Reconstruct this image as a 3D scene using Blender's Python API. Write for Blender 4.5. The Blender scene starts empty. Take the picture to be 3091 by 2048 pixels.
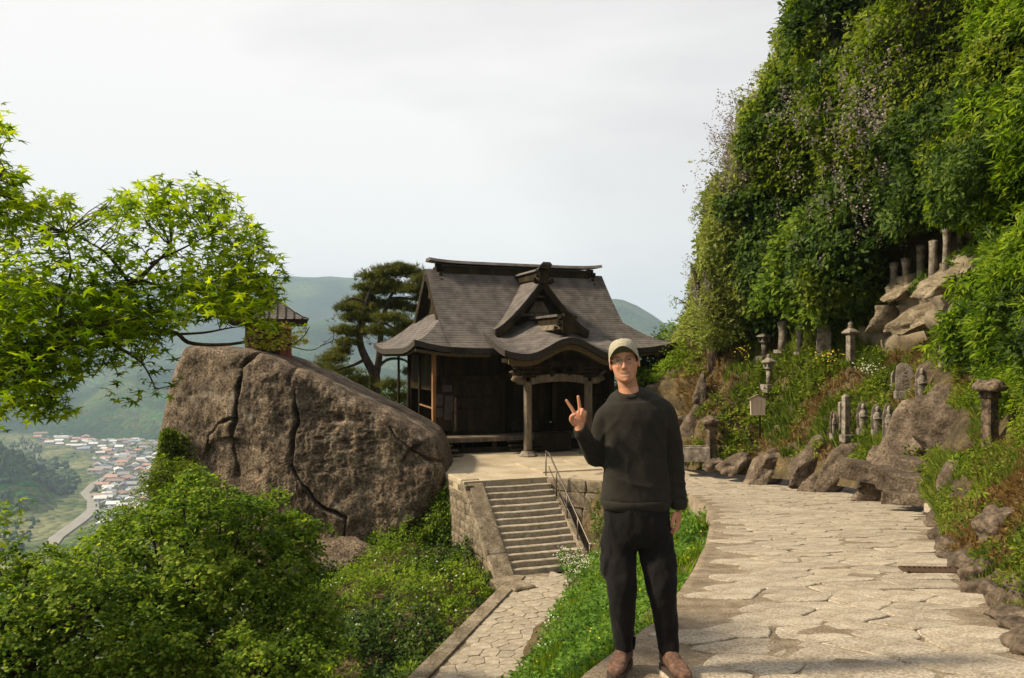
import bpy, bmesh, math, random
import numpy as np
from mathutils import Vector, Matrix, Euler

SC = bpy.context.scene
COL = SC.collection
R = math.radians
rng = np.random.default_rng(7)
random.seed(7)

# ------------------------------------------------------------------ camera, sky, sun, exposure
CAMH = 1.757
cam = bpy.data.objects.new('camera', bpy.data.cameras.new('camera'))
COL.objects.link(cam)
cam.location = (0, 0, CAMH)
cam.rotation_euler = (R(90), 0, 0)
cam.data.sensor_width = 36.0
cam.data.lens = 36.0 * 830 / 1024
cam.data.shift_y = 17.8 / 1024
cam.data.clip_start = 0.05
cam.data.clip_end = 40000
SC.camera = cam

SUN = Vector((-0.75, -0.09, 0.64)).normalized()
sun_elev = math.asin(SUN.z)
sun_az = math.atan2(SUN.x, SUN.y)
sl = bpy.data.lights.new('sun', 'SUN')
sl.energy = 4.8
sl.angle = R(6)
sl.color = (1.0, 0.86, 0.64)
so = bpy.data.objects.new('sun', sl)
so.rotation_euler = SUN.to_track_quat('Z', 'Y').to_euler()
so.location = (-20, 0, 30)
COL.objects.link(so)

W = bpy.data.worlds.new('World')
SC.world = W
W.use_nodes = True
nt = W.node_tree
nt.nodes.clear()
def wn(t, **k):
    n = nt.nodes.new(t)
    for a, b in k.items(): setattr(n, a, b)
    return n
out = wn('ShaderNodeOutputWorld')
bg = wn('ShaderNodeBackground')
sky = wn('ShaderNodeTexSky', sky_type='NISHITA', sun_disc=False)
sky.sun_elevation = sun_elev
sky.sun_rotation = sun_az
skym = wn('ShaderNodeMixRGB', blend_type='MULTIPLY'); skym.inputs[0].default_value = 1
skym.inputs[2].default_value = (0.10, 0.10, 0.10, 1)
nt.links.new(sky.outputs[0], skym.inputs[1])
tc = wn('ShaderNodeTexCoord')
mp = wn('ShaderNodeMapping'); mp.inputs['Scale'].default_value = (1.0, 1.0, 3.4)
nt.links.new(tc.outputs['Generated'], mp.inputs[0])
nz = wn('ShaderNodeTexNoise'); nz.inputs['Scale'].default_value = 1.7; nz.inputs['Detail'].default_value = 5; nz.inputs['Roughness'].default_value = 0.5
nz.inputs['Distortion'].default_value = 0.25
nt.links.new(mp.outputs[0], nz.inputs[0])
# the cloud layer is thinner and whiter towards the sun
dt = wn('ShaderNodeVectorMath', operation='DOT_PRODUCT')
dt.inputs[1].default_value = Vector((-0.72, 0.30, 0.62)).normalized()
nt.links.new(tc.outputs['Generated'], dt.inputs[0])
ma = wn('ShaderNodeMath', operation='MULTIPLY_ADD'); ma.inputs[1].default_value = 0.62; ma.inputs[2].default_value = -0.10
nt.links.new(dt.outputs['Value'], ma.inputs[0])
mb = wn('ShaderNodeMath', operation='MULTIPLY_ADD'); mb.inputs[1].default_value = 0.95
nt.links.new(nz.outputs[0], mb.inputs[0]); nt.links.new(ma.outputs[0], mb.inputs[2])
cr = wn('ShaderNodeValToRGB')
cr.color_ramp.elements[0].position = 0.28; cr.color_ramp.elements[0].color = (0.63, 0.60, 0.61, 1)
cr.color_ramp.elements[1].position = 0.78; cr.color_ramp.elements[1].color = (1.10, 1.065, 1.03, 1)
e = cr.color_ramp.elements.new(0.52); e.color = (0.87, 0.835, 0.825, 1)
nt.links.new(mb.outputs[0], cr.inputs[0])
mx = wn('ShaderNodeMixRGB'); mx.inputs[0].default_value = 0.93
nt.links.new(skym.outputs[0], mx.inputs[1]); nt.links.new(cr.outputs[0], mx.inputs[2])
nt.links.new(mx.outputs[0], bg.inputs[0]); bg.inputs[1].default_value = 0.58
nt.links.new(bg.outputs[0], out.inputs[0])

SC.render.engine = 'CYCLES'
SC.view_settings.view_transform = 'Standard'
SC.view_settings.look = 'None'
SC.view_settings.exposure = 0.80
SC.view_settings.gamma = 1.0
SC.view_settings.use_curve_mapping = False
cy = SC.cycles
cy.max_bounces = 6; cy.diffuse_bounces = 3; cy.glossy_bounces = 2
cy.transmission_bounces = 4; cy.transparent_max_bounces = 8; cy.volume_bounces = 0
cy.sample_clamp_indirect = 4
cy.use_denoising = True

# ------------------------------------------------------------------ helpers
K = 1918.5                      # focal length in photo units (photo 2367 wide)
def at(u, v, Y):
    """World point seen at photo position (u, v), Y metres ahead of the camera."""
    return Vector(((u - 1183.5) / K * Y, Y, CAMH - (v - 825.0) / K * Y))
TERR = -2.38                    # terrace level
SLOPE = 2.38 / 22.4
def zpath(y):
    y = np.asarray(y, float)
    t = (y - 4.6) * -SLOPE
    t = np.where(y < 4.6, 0.0, t)
    return np.maximum(t, TERR)
def gp(u, v):
    """Point of the sloping path seen at (u, v)."""
    s = (v - 825.0) / K
    Y = CAMH / s
    if Y > 4.6:
        Y = (CAMH - SLOPE * 4.6) / (s - SLOPE) if s > SLOPE + 1e-3 else 99
        if Y > 27 or Y < 0: Y = (CAMH - TERR) / s
    return Vector(((u - 1183.5) / K * Y, Y, float(zpath(Y))))

def _hash(ix, iy, iz, seed):
    h = (ix.astype(np.int64) * 374761393 + iy.astype(np.int64) * 668265263 + iz.astype(np.int64) * 2147483647 + seed * 974634777) & 0xffffffff
    h = ((h ^ (h >> 13)) * 1274126177) & 0xffffffff
    h = (h ^ (h >> 16)) & 0xffffffff
    return h.astype(np.float64) / 4294967295.0
def vnoise(p, seed=0):
    p = np.asarray(p, float)
    i = np.floor(p).astype(np.int64); f = p - i
    f = f * f * (3 - 2 * f)
    x, y, z = i[:, 0], i[:, 1], i[:, 2]
    r = 0
    for dx in (0, 1):
        for dy in (0, 1):
            for dz in (0, 1):
                w = (f[:, 0] if dx else 1 - f[:, 0]) * (f[:, 1] if dy else 1 - f[:, 1]) * (f[:, 2] if dz else 1 - f[:, 2])
                r = r + w * _hash(x + dx, y + dy, z + dz, seed)
    return r * 2 - 1
def fbm(p, octv=4, seed=0, gain=0.5):
    p = np.asarray(p, float); a, s, r = 1.0, 1.0, 0
    for k in range(octv):
        r = r + a * vnoise(p * s + 17.3 * k, seed + k); a *= gain; s *= 2.03
    return r
def nrm(v): return v / np.maximum(np.linalg.norm(v, axis=-1, keepdims=True), 1e-9)

def link(o, parent=None):
    COL.objects.link(o)
    if parent is not None: o.parent = parent
    return o
def set_mats(me, mats):
    for m in (mats if isinstance(mats, (list, tuple)) else [mats]): me.materials.append(m)
def fastmesh(name, V, F, mats, parent=None, smooth=False, mi=None):
    """V (n,3), F (m,k) -> one mesh object."""
    V = np.asarray(V, np.float32); F = np.asarray(F, np.int32)
    me = bpy.data.meshes.new(name)
    k = F.shape[1]
    me.vertices.add(len(V)); me.vertices.foreach_set('co', V.ravel())
    me.loops.add(F.size); me.loops.foreach_set('vertex_index', F.ravel())
    me.polygons.add(len(F)); me.polygons.foreach_set('loop_start', np.arange(0, F.size, k, dtype=np.int32))
    if smooth: me.polygons.foreach_set('use_smooth', np.ones(len(F), bool))
    if mi is not None: me.polygons.foreach_set('material_index', np.asarray(mi, np.int32))
    set_mats(me, mats)
    me.update(calc_edges=True); me.validate()
    return link(bpy.data.objects.new(name, me), parent)
class MB:
    """Collects shapes and links them as one mesh object."""
    def __init__(s): s.v = []; s.f = []; s.m = []; s.n = 0
    def add(s, V, F, m=0):
        V = [tuple(map(float, p)) for p in V]
        s.v += V; s.f += [tuple(int(i) + s.n for i in f) for f in F]; s.m += [m] * len(F); s.n += len(V)
        return s
    def box(s, c, d, rot=None, m=0, taper=1.0, ch=0.0):
        x, y, z = d[0] / 2, d[1] / 2, d[2] / 2
        V = [(-x, -y, -z), (x, -y, -z), (x, y, -z), (-x, y, -z), (-x * taper, -y * taper, z), (x * taper, -y * taper, z), (x * taper, y * taper, z), (-x * taper, y * taper, z)]
        F = [(0, 3, 2, 1), (4, 5, 6, 7), (0, 1, 5, 4), (1, 2, 6, 5), (2, 3, 7, 6), (3, 0, 4, 7)]
        M = Euler(rot).to_matrix() if rot else None
        V = [(M @ Vector(p) if M else Vector(p)) + Vector(c) for p in V]
        return s.add(V, F, m)
    def bar(s, a, b, w, h=None, m=0):
        a, b = Vector(a), Vector(b); d = (b - a); L = d.length; d.normalize()
        up = Vector((0, 0, 1)) if abs(d.z) < 0.95 else Vector((0, 1, 0))
        r = d.cross(up).normalized(); u = r.cross(d).normalized(); h = h or w
        V = [a + r * sx * w / 2 + u * sz * h / 2 for sx, sz in ((-1, -1), (1, -1), (1, 1), (-1, 1))] + [b + r * sx * w / 2 + u * sz * h / 2 for sx, sz in ((-1, -1), (1, -1), (1, 1), (-1, 1))]
        return s.add(V, [(0, 1, 2, 3), (7, 6, 5, 4), (0, 4, 5, 1), (1, 5, 6, 2), (2, 6, 7, 3), (3, 7, 4, 0)], m)
    def tube(s, P, rad, n=8, m=0, cap=True):
        P = [Vector(p) for p in P]; N = len(P)
        rad = [rad] * N if not hasattr(rad, '__len__') else rad
        V = []; ref = None
        for i, p in enumerate(P):
            d = (P[min(i + 1, N - 1)] - P[max(i - 1, 0)]).normalized()
            if ref is None: ref = Vector((0, 0, 1)) if abs(d.z) < 0.9 else Vector((1, 0, 0))
            a = (ref - d * ref.dot(d)).normalized(); b = d.cross(a); ref = a
            for k in range(n):
                t = 2 * math.pi * k / n
                V.append(p + (a * math.cos(t) + b * math.sin(t)) * rad[i])
        F = [(i * n + k, i * n + (k + 1) % n, (i + 1) * n + (k + 1) % n, (i + 1) * n + k) for i in range(N - 1) for k in range(n)]
        if cap: F += [tuple(reversed(range(n))), tuple(range((N - 1) * n, N * n))]
        return s.add(V, F, m)
    def lathe(s, prof, c=(0, 0, 0), n=16, m=0, sx=1, sy=1, ang=0):
        V = []; N = len(prof)
        for r, z in prof:
            for k in range(n):
                t = 2 * math.pi * k / n + ang
                V.append((c[0] + r * sx * math.cos(t), c[1] + r * sy * math.sin(t), c[2] + z))
        F = [(i * n + k, i * n + (k + 1) % n, (i + 1) * n + (k + 1) % n, (i + 1) * n + k) for i in range(N - 1) for k in range(n)]
        F += [tuple(reversed(range(n))), tuple(range((N - 1) * n, N * n))]
        return s.add(V, F, m)
    def rings(s, rs, m=0, cap=True):
        """rs: list of rings (n,3)."""
        n = len(rs[0]); N = len(rs); V = [p for r in rs for p in r]
        F = [(i * n + k, i * n + (k + 1) % n, (i + 1) * n + (k + 1) % n, (i + 1) * n + k) for i in range(N - 1) for k in range(n)]
        if cap: F += [tuple(reversed(range(n))), tuple(range((N - 1) * n, N * n))]
        return s.add(V, F, m)
    def build(s, name, mats, parent=None, smooth=False, bevel=0.0):
        me = bpy.data.meshes.new(name)
        me.from_pydata(s.v, [], s.f)
        set_mats(me, mats)
        me.polygons.foreach_set('material_index', s.m)
        me.polygons.foreach_set('use_smooth', [smooth] * len(s.f))
        if bevel > 0:
            bm = bmesh.new(); bm.from_mesh(me)
            bmesh.ops.bevel(bm, geom=list(bm.edges), offset=bevel, segments=1, affect='EDGES', clamp_overlap=True)
            bm.to_mesh(me); bm.free()
        me.update(); me.validate()
        return link(bpy.data.objects.new(name, me), parent)
def empty(name, loc, rz=0):
    o = bpy.data.objects.new(name, None); o.empty_display_size = 0.2
    o.location = loc; o.rotation_euler = (0, 0, rz)
    return link(o)
def tag(o, label=None, cat=None, group=None, kind=None):
    if label: o['label'] = label
    if cat: o['category'] = cat
    if group: o['group'] = group
    if kind: o['kind'] = kind
    return o
def copy_tree(o, parent=None):
    c = o.copy(); COL.objects.link(c)
    if parent is not None: c.parent = parent
    for ch in o.children: copy_tree(ch, c)
    return c
def grid_faces(nu, nv):
    i, j = np.meshgrid(np.arange(nu - 1), np.arange(nv - 1), indexing='ij')
    a = (i * nv + j).ravel()
    return np.stack([a, a + nv, a + nv + 1, a + 1], 1)
def remeshed(mb, voxel, smooth_it=2, fac=0.5):
    """Union of overlapping closed shapes as one continuous mesh (returns verts, quads)."""
    o = mb.build('tmp', [])
    md = o.modifiers.new('r', 'REMESH'); md.mode = 'VOXEL'; md.voxel_size = voxel
    ms = o.modifiers.new('s', 'SMOOTH'); ms.iterations = smooth_it; ms.factor = fac
    dg = bpy.context.evaluated_depsgraph_get(); dg.update()
    me = bpy.data.meshes.new_from_object(o.evaluated_get(dg))
    V = np.empty(len(me.vertices) * 3, np.float32); me.vertices.foreach_get('co', V)
    N = np.empty(len(me.vertices) * 3, np.float32); me.vertices.foreach_get('normal', N)
    F = np.empty(len(me.loops), np.int32); me.loops.foreach_get('vertex_index', F)
    src = o.data
    bpy.data.objects.remove(o); bpy.data.meshes.remove(src); bpy.data.meshes.remove(me)
    return V.reshape(-1, 3).astype(float), N.reshape(-1, 3).astype(float), F.reshape(-1, 4)
def in_poly(P, poly):
    """P (n,2) inside polygon."""
    P = np.asarray(P, float); x, y = P[:, 0], P[:, 1]; r = np.zeros(len(P), bool)
    n = len(poly)
    for i in range(n):
        (x1, y1), (x2, y2) = poly[i], poly[(i + 1) % n]
        c = ((y1 > y) != (y2 > y)) & (x < (x2 - x1) * (y - y1) / ((y2 - y1) if y2 != y1 else 1e-9) + x1)
        r ^= c
    return r
def seg_dist(P, line):
    P = np.asarray(P, float); d = np.full(len(P), 1e9)
    for a, b in zip(line[:-1], line[1:]):
        a = np.array(a, float); b = np.array(b, float); ab = b - a
        t = np.clip(((P - a) @ ab) / (ab @ ab), 0, 1)
        d = np.minimum(d, np.linalg.norm(P - (a + t[:, None] * ab), axis=1))
    return d
def proj(P):
    P = np.asarray(P, float)
    return np.stack([1183.5 + K * P[:, 0] / P[:, 1], 825 + K * (CAMH - P[:, 2]) / P[:, 1]], 1)

# ------------------------------------------------------------------ materials
def M_new(name):
    m = bpy.data.materials.new(name); m.use_nodes = True
    n = m.node_tree; n.nodes.clear()
    o = n.nodes.new('ShaderNodeOutputMaterial'); b = n.nodes.new('ShaderNodeBsdfPrincipled')
    n.links.new(b.outputs[0], o.inputs[0])
    return m, n, b, o
def rgba(c): return (c[0], c[1], c[2], 1)
def mottled(name, cols, scale=3.0, rough=0.9, bump=0.3, bscale=None, detail=6, spec=0.25, fine=None, dist=0.02, coord='Object', obj_rand=0.0, stretch=None, streak=0.0):
    """Noise through a colour ramp, with noise bump; optional speckle and per-object value shift."""
    m, n, b, o = M_new(name)
    t = n.nodes.new('ShaderNodeTexCoord'); src = t.outputs[coord]
    if stretch:
        q = n.nodes.new('ShaderNodeMapping'); q.inputs['Scale'].default_value = stretch
        n.links.new(src, q.inputs[0]); src = q.outputs[0]
    z = n.nodes.new('ShaderNodeTexNoise'); z.inputs['Scale'].default_value = scale; z.inputs['Detail'].default_value = detail; z.inputs['Roughness'].default_value = 0.62
    n.links.new(src, z.inputs[0])
    r = n.nodes.new('ShaderNodeValToRGB')
    k = len(cols)
    while len(r.color_ramp.elements) < k: r.color_ramp.elements.new(0.5)
    for i, c in enumerate(cols):
        r.color_ramp.elements[i].position = 0.32 + 0.36 * i / max(k - 1, 1); r.color_ramp.elements[i].color = rgba(c)
    n.links.new(z.outputs[0], r.inputs[0]); colr = r.outputs[0]
    if fine:
        z2 = n.nodes.new('ShaderNodeTexNoise'); z2.inputs['Scale'].default_value = fine[0]; z2.inputs['Detail'].default_value = 3
        n.links.new(src, z2.inputs[0])
        r2 = n.nodes.new('ShaderNodeMapRange'); r2.inputs[1].default_value = 0.35; r2.inputs[2].default_value = 0.65; r2.inputs[3].default_value = 1 - fine[1]; r2.inputs[4].default_value = 1 + fine[1]
        n.links.new(z2.outputs[0], r2.inputs[0])
        mm = n.nodes.new('ShaderNodeMixRGB'); mm.blend_type = 'MULTIPLY'; mm.inputs[0].default_value = 1
        n.links.new(colr, mm.inputs[1]); n.links.new(r2.outputs[0], mm.inputs[2]); colr = mm.outputs[0]
    if streak:
        q2 = n.nodes.new('ShaderNodeMapping'); q2.inputs['Scale'].default_value = (1.5, 1.5, .16); n.links.new(t.outputs[coord], q2.inputs[0])
        z5 = n.nodes.new('ShaderNodeTexNoise'); z5.inputs['Scale'].default_value = 1; z5.inputs['Detail'].default_value = 5; n.links.new(q2.outputs[0], z5.inputs[0])
        r5 = n.nodes.new('ShaderNodeMapRange'); r5.inputs[1].default_value = .38; r5.inputs[2].default_value = .6; r5.inputs[3].default_value = 1 - streak; r5.inputs[4].default_value = 1 + streak * .45; n.links.new(z5.outputs[0], r5.inputs[0])
        mm = n.nodes.new('ShaderNodeMixRGB'); mm.blend_type = 'MULTIPLY'; mm.inputs[0].default_value = 1
        n.links.new(colr, mm.inputs[1]); n.links.new(r5.outputs[0], mm.inputs[2]); colr = mm.outputs[0]
        z6 = n.nodes.new('ShaderNodeTexNoise'); z6.inputs['Scale'].default_value = 1.1; z6.inputs['Detail'].default_value = 8; z6.inputs['Roughness'].default_value = .7; n.links.new(t.outputs[coord], z6.inputs[0])
        r6 = n.nodes.new('ShaderNodeMapRange'); r6.inputs[1].default_value = .56; r6.inputs[2].default_value = .66; r6.inputs[4].default_value = .55; n.links.new(z6.outputs[0], r6.inputs[0])
        m6 = n.nodes.new('ShaderNodeMixRGB'); m6.inputs[2].default_value = rgba((.235, .205, .155)); n.links.new(r6.outputs[0], m6.inputs[0]); n.links.new(colr, m6.inputs[1]); colr = m6.outputs[0]
    if obj_rand:
        oi = n.nodes.new('ShaderNodeObjectInfo'); r3 = n.nodes.new('ShaderNodeMapRange'); r3.inputs[3].default_value = 1 - obj_rand; r3.inputs[4].default_value = 1 + obj_rand
        n.links.new(oi.outputs['Random'], r3.inputs[0])
        mm = n.nodes.new('ShaderNodeMixRGB'); mm.blend_type = 'MULTIPLY'; mm.inputs[0].default_value = 1
        n.links.new(colr, mm.inputs[1]); n.links.new(r3.outputs[0], mm.inputs[2]); colr = mm.outputs[0]
    n.links.new(colr, b.inputs['Base Color'])
    b.inputs['Roughness'].default_value = rough; b.inputs['Specular IOR Level'].default_value = spec
    if bump:
        z3 = n.nodes.new('ShaderNodeTexNoise'); z3.inputs['Scale'].default_value = bscale or scale * 4; z3.inputs['Detail'].default_value = 8; z3.inputs['Roughness'].default_value = 0.65
        n.links.new(src, z3.inputs[0])
        bp = n.nodes.new('ShaderNodeBump'); bp.inputs['Strength'].default_value = bump; bp.inputs['Distance'].default_value = dist
        n.links.new(z3.outputs[0], bp.inputs['Height']); n.links.new(bp.outputs[0], b.inputs['Normal'])
    return m
def leafy(name, cols, trans=0.35, rough=0.65, gloss=0.12, tcol=None):
    """Leaf material: the tint varies from leaf to leaf, light passes through."""
    m, n, b, o = M_new(name)
    g = n.nodes.new('ShaderNodeNewGeometry')
    t = n.nodes.new('ShaderNodeTexCoord'); z = n.nodes.new('ShaderNodeTexNoise'); z.inputs['Scale'].default_value = 0.7; z.inputs['Detail'].default_value = 3
    n.links.new(t.outputs['Object'], z.inputs[0])
    a = n.nodes.new('ShaderNodeMath'); a.operation = 'MULTIPLY_ADD'; a.inputs[1].default_value = 0.62; a.inputs[2].default_value = -0.31
    n.links.new(g.outputs['Random Per Island'], a.inputs[0])
    s = n.nodes.new('ShaderNodeMath'); s.operation = 'ADD'; n.links.new(z.outputs[0], s.inputs[0]); n.links.new(a.outputs[0], s.inputs[1])
    r = n.nodes.new('ShaderNodeValToRGB'); k = len(cols)
    while len(r.color_ramp.elements) < k: r.color_ramp.elements.new(0.5)
    for i, c in enumerate(cols):
        r.color_ramp.elements[i].position = 0.2 + 0.6 * i / max(k - 1, 1); r.color_ramp.elements[i].color = rgba(c)
    n.links.new(s.outputs[0], r.inputs[0]); n.links.new(r.outputs[0], b.inputs['Base Color'])
    b.inputs['Roughness'].default_value = rough; b.inputs['Specular IOR Level'].default_value = gloss
    tr = n.nodes.new('ShaderNodeBsdfTranslucent'); mm = n.nodes.new('ShaderNodeMixRGB'); mm.blend_type = 'MULTIPLY'; mm.inputs[0].default_value = 1
    tc_ = tcol or (1.9, 2.1, 0.8); mm.inputs[2].default_value = rgba(tc_)
    n.links.new(r.outputs[0], mm.inputs[1]); n.links.new(mm.outputs[0], tr.inputs[0])
    mxs = n.nodes.new('ShaderNodeMixShader'); mxs.inputs[0].default_value = trans
    n.links.new(b.outputs[0], mxs.inputs[1]); n.links.new(tr.outputs[0], mxs.inputs[2]); n.links.new(mxs.outputs[0], o.inputs[0])
    return m
def plain(name, c, rough=0.7, metal=0.0, spec=0.3):
    m, n, b, o = M_new(name)
    z = n.nodes.new('ShaderNodeTexNoise'); z.inputs['Scale'].default_value = 25; z.inputs['Detail'].default_value = 4
    t = n.nodes.new('ShaderNodeTexCoord'); n.links.new(t.outputs['Object'], z.inputs[0])
    r = n.nodes.new('ShaderNodeMapRange'); r.inputs[3].default_value = 0.8; r.inputs[4].default_value = 1.2; n.links.new(z.outputs[0], r.inputs[0])
    mm = n.nodes.new('ShaderNodeMixRGB'); mm.blend_type = 'MULTIPLY'; mm.inputs[0].default_value = 1; mm.inputs[1].default_value = rgba(c)
    n.links.new(r.outputs[0], mm.inputs[2]); n.links.new(mm.outputs[0], b.inputs['Base Color'])
    b.inputs['Roughness'].default_value = rough; b.inputs['Metallic'].default_value = metal; b.inputs['Specular IOR Level'].default_value = spec
    return m

MAT = {}
MAT['flag'] = mottled('flagstone', [(0.20, 0.162, 0.115), (0.28, 0.236, 0.176), (0.345, 0.298, 0.23)], 4.5, 0.95, 0.55, 36, fine=(55, 0.34), obj_rand=0.12, dist=0.012)
MAT['mortar'] = mottled('path_mortar', [(0.12, 0.09, 0.058), (0.19, 0.148, 0.10), (0.26, 0.21, 0.148)], 5, 1.0, 0.9, 35, fine=(70, 0.35), dist=0.02)
MAT['terrace'] = mottled('terrace_sand', [(0.26, 0.205, 0.135), (0.34, 0.28, 0.19), (0.41, 0.345, 0.25)], 0.8, 1.0, 0.5, 14, fine=(18, 0.12), dist=0.02)
MAT['step'] = mottled('step_stone', [(0.20, 0.165, 0.115), (0.30, 0.25, 0.185), (0.38, 0.33, 0.255)], 5, 0.95, 0.6, 24, fine=(45, 0.3), obj_rand=0.08, dist=0.015)
MAT['rock'] = mottled('weathered_rock', [(0.046, 0.032, 0.020), (0.115, 0.083, 0.054), (0.20, 0.152, 0.105)], 2.4, 0.95, 1.0, 13, fine=(15, 0.62), dist=0.05, detail=12, streak=.38)
MAT['rockp'] = mottled('slope_rock', [(0.042, 0.030, 0.020), (0.105, 0.078, 0.054), (0.20, 0.155, 0.112)], 2.2, 0.95, 1.0, 12, fine=(20, 0.38), dist=0.05, detail=9, obj_rand=0.12)
MAT['block'] = mottled('wall_block', [(0.085, 0.066, 0.042), (0.17, 0.135, 0.09), (0.25, 0.205, 0.15)], 3.0, 0.95, 0.9, 16, fine=(22, 0.35), dist=0.04, obj_rand=0.22)
MAT['statue'] = mottled('mossy_stone', [(0.07, 0.06, 0.042), (0.16, 0.135, 0.105), (0.29, 0.25, 0.205)], 5, 0.95, 0.8, 30, fine=(40, 0.3), dist=0.02, obj_rand=0.15)
MAT['wood'] = mottled('dark_timber', [(0.012, 0.010, 0.006), (0.026, 0.020, 0.011), (0.05, 0.037, 0.02)], 2.0, 0.85, 0.35, 20, fine=(26, 0.25), stretch=(1, 1, 0.25), dist=0.01, spec=0.04)
MAT['woodw'] = mottled('weathered_timber', [(0.07, 0.055, 0.036), (0.12, 0.095, 0.066), (0.17, 0.14, 0.105)], 4.0, 0.85, 0.4, 24, fine=(30, 0.3), stretch=(1, 1, 0.2), dist=0.01)
MAT['woodr'] = mottled('ochre_timber', [(0.13, 0.062, 0.022), (0.21, 0.10, 0.038), (0.28, 0.145, 0.06)], 4.0, 0.8, 0.3, 24, fine=(30, 0.2), stretch=(1, 1, 0.2), dist=0.01)
MAT['bark'] = mottled('bark', [(0.018, 0.013, 0.009), (0.045, 0.032, 0.022), (0.085, 0.062, 0.045)], 8, 0.95, 1.0, 30, stretch=(1, 1, 0.3), dist=0.02)
MAT['soil'] = mottled('soil', [(0.045, 0.033, 0.016), (0.09, 0.062, 0.03), (0.14, 0.10, 0.05)], 2.5, 1.0, 1.0, 18, fine=(30, 0.4), dist=0.05)
MAT['steel'] = plain('handrail_steel', (0.10, 0.085, 0.07), 0.4, 0.7)
MAT['iron'] = plain('rusty_iron', (0.09, 0.055, 0.035), 0.7, 0.5)
MAT['board'] = mottled('sign_board', [(0.50, 0.37, 0.27), (0.58, 0.45, 0.34), (0.64, 0.51, 0.40)], 3, 0.8, 0.2, 30, stretch=(1, 1, 0.3))
MAT['ink'] = plain('ink', (0.16, 0.11, 0.075), 0.8)

# leaf shapes: rows of (along, across, out)
def tri_leaf():
    return np.array([(0, 0, 0), (.45, .27, .06), (1, 0, -.12), (.45, -.27, .06)]), np.array([(0, 2, 1), (0, 3, 2)])
def long_leaf():
    return np.array([(0, 0, 0), (.4, .13, .05), (1, 0, -.2), (.4, -.13, .05)]), np.array([(0, 2, 1), (0, 3, 2)])
def maple_leaf():
    tips = [(-118, .55), (-62, .9), (0, 1.05), (62, .9), (118, .55)]; V = [(0, 0, .04)]; F = []
    notch = [(-150, .14), (-90, .26), (-31, .30), (31, .30), (90, .26), (150, .14)]
    seq = []
    for i in range(5):
        seq += [notch[i], tips[i]]
    seq += [notch[5]]
    for a, r in seq:
        V.append((.28 + r * .72 * math.cos(R(a)), r * .72 * math.sin(R(a)), -.10 * r * r))
    V[0] = (.28, 0, .03)
    F = [(0, i, i + 1) for i in range(1, len(seq))]
    return np.array(V), np.array(F)
def small_star():
    V = [(0.1, 0, .02)]
    for a, r in ((-100, .5), (-55, .22), (-45, .85), (-20, .3), (0, 1), (20, .3), (45, .85), (55, .22), (100, .5)):
        V.append((.1 + r * .85 * math.cos(R(a)), r * .85 * math.sin(R(a)), -.12 * r * r))
    return np.array(V), np.array([(0, 1, 3), (0, 3, 5), (0, 5, 7), (0, 7, 9)])
def spray(n, leaf, seed, spread=1.0, flat=0.5):
    """A twig end with n leaves."""
    r = np.random.default_rng(seed); V = []; F = []; lv, lf = leaf; o = 0
    for i in range(n):
        a = r.uniform(0, 2 * math.pi); t = r.uniform(.1, 1); p = np.array([math.cos(a) * t, math.sin(a) * t, r.uniform(-.5, .5) * flat]) * spread * .6
        yaw = a + r.uniform(-.7, .7); pit = r.uniform(-.7, .4); rol = r.uniform(-.6, .6)
        m = np.array(Euler((rol, -pit * .0 + pit, yaw)).to_matrix())
        V.append(lv * .55 @ m.T + p); F.append(lf + o); o += len(lv)
    return np.concatenate(V), np.concatenate(F)
def grass_tuft(n, seed, w=.035):
    r = np.random.default_rng(seed); V = []; F = []; o = 0
    for i in range(n):
        a = r.uniform(0, 6.28); b = r.uniform(.1, .45); h = r.uniform(.55, 1); p = r.uniform(-.12, .12, 2)
        d = np.array([math.cos(a), math.sin(a)]); q = np.array([-d[1], d[0]]) * w
        V += [(p[0] - q[0], p[1] - q[1], 0), (p[0] + q[0], p[1] + q[1], 0), (p[0] + d[0] * b * .35 + q[0] * .7, p[1] + d[1] * b * .35 + q[1] * .7, h * .6), (p[0] + d[0] * b * .35 - q[0] * .7, p[1] + d[1] * b * .35 - q[1] * .7, h * .6), (p[0] + d[0] * b, p[1] + d[1] * b, h)]
        F += [(o, o + 1, o + 2), (o, o + 2, o + 3), (o + 3, o + 2, o + 4)]; o += 5
    return np.array(V), np.array(F)
def needle_tuft(n, seed):
    r = np.random.default_rng(seed); V = []; F = []; o = 0
    for i in range(n):
        d = r.normal(size=3); d[2] = abs(d[2]) * .9 + .15; d /= np.linalg.norm(d)
        q = np.cross(d, r.normal(size=3)); q = q / np.linalg.norm(q) * .045
        b = r.uniform(-.15, .15, 3)
        V += [b - q, b + q, b + d * r.uniform(.7, 1)]; F += [(o, o + 1, o + 2)]; o += 3
    return np.array(V), np.array(F)
def spread(tpl, pos, normal, size, jit=0.4, droop=0.0, up=False, g=rng):
    """Place the shape at every pos; its z axis along normal (jittered). Returns V, F."""
    tv, tf = tpl; n = len(pos)
    pos = np.asarray(pos, float)
    N = np.broadcast_to(np.asarray(normal, float), (n, 3)) + jit * g.normal(size=(n, 3)); N = nrm(N)
    T = g.normal(size=(n, 3)); T[:, 2] -= droop
    T = nrm(T - (T * N).sum(1, keepdims=True) * N); B = np.cross(N, T)
    s = np.broadcast_to(np.asarray(size, float), (n,))[:, None, None]
    V = pos[:, None, :] + s * (tv[None, :, 0:1] * T[:, None, :] + tv[None, :, 1:2] * B[:, None, :] + tv[None, :, 2:3] * N[:, None, :])
    F = tf[None] + (np.arange(n) * len(tv))[:, None, None]
    return V.reshape(-1, 3), F.reshape(-1, tf.shape[1])
def merge(parts):
    V, F, o = [], [], 0
    for v, f in parts:
        V.append(v); F.append(f + o); o += len(v)
    return np.concatenate(V), np.concatenate(F)
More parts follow.
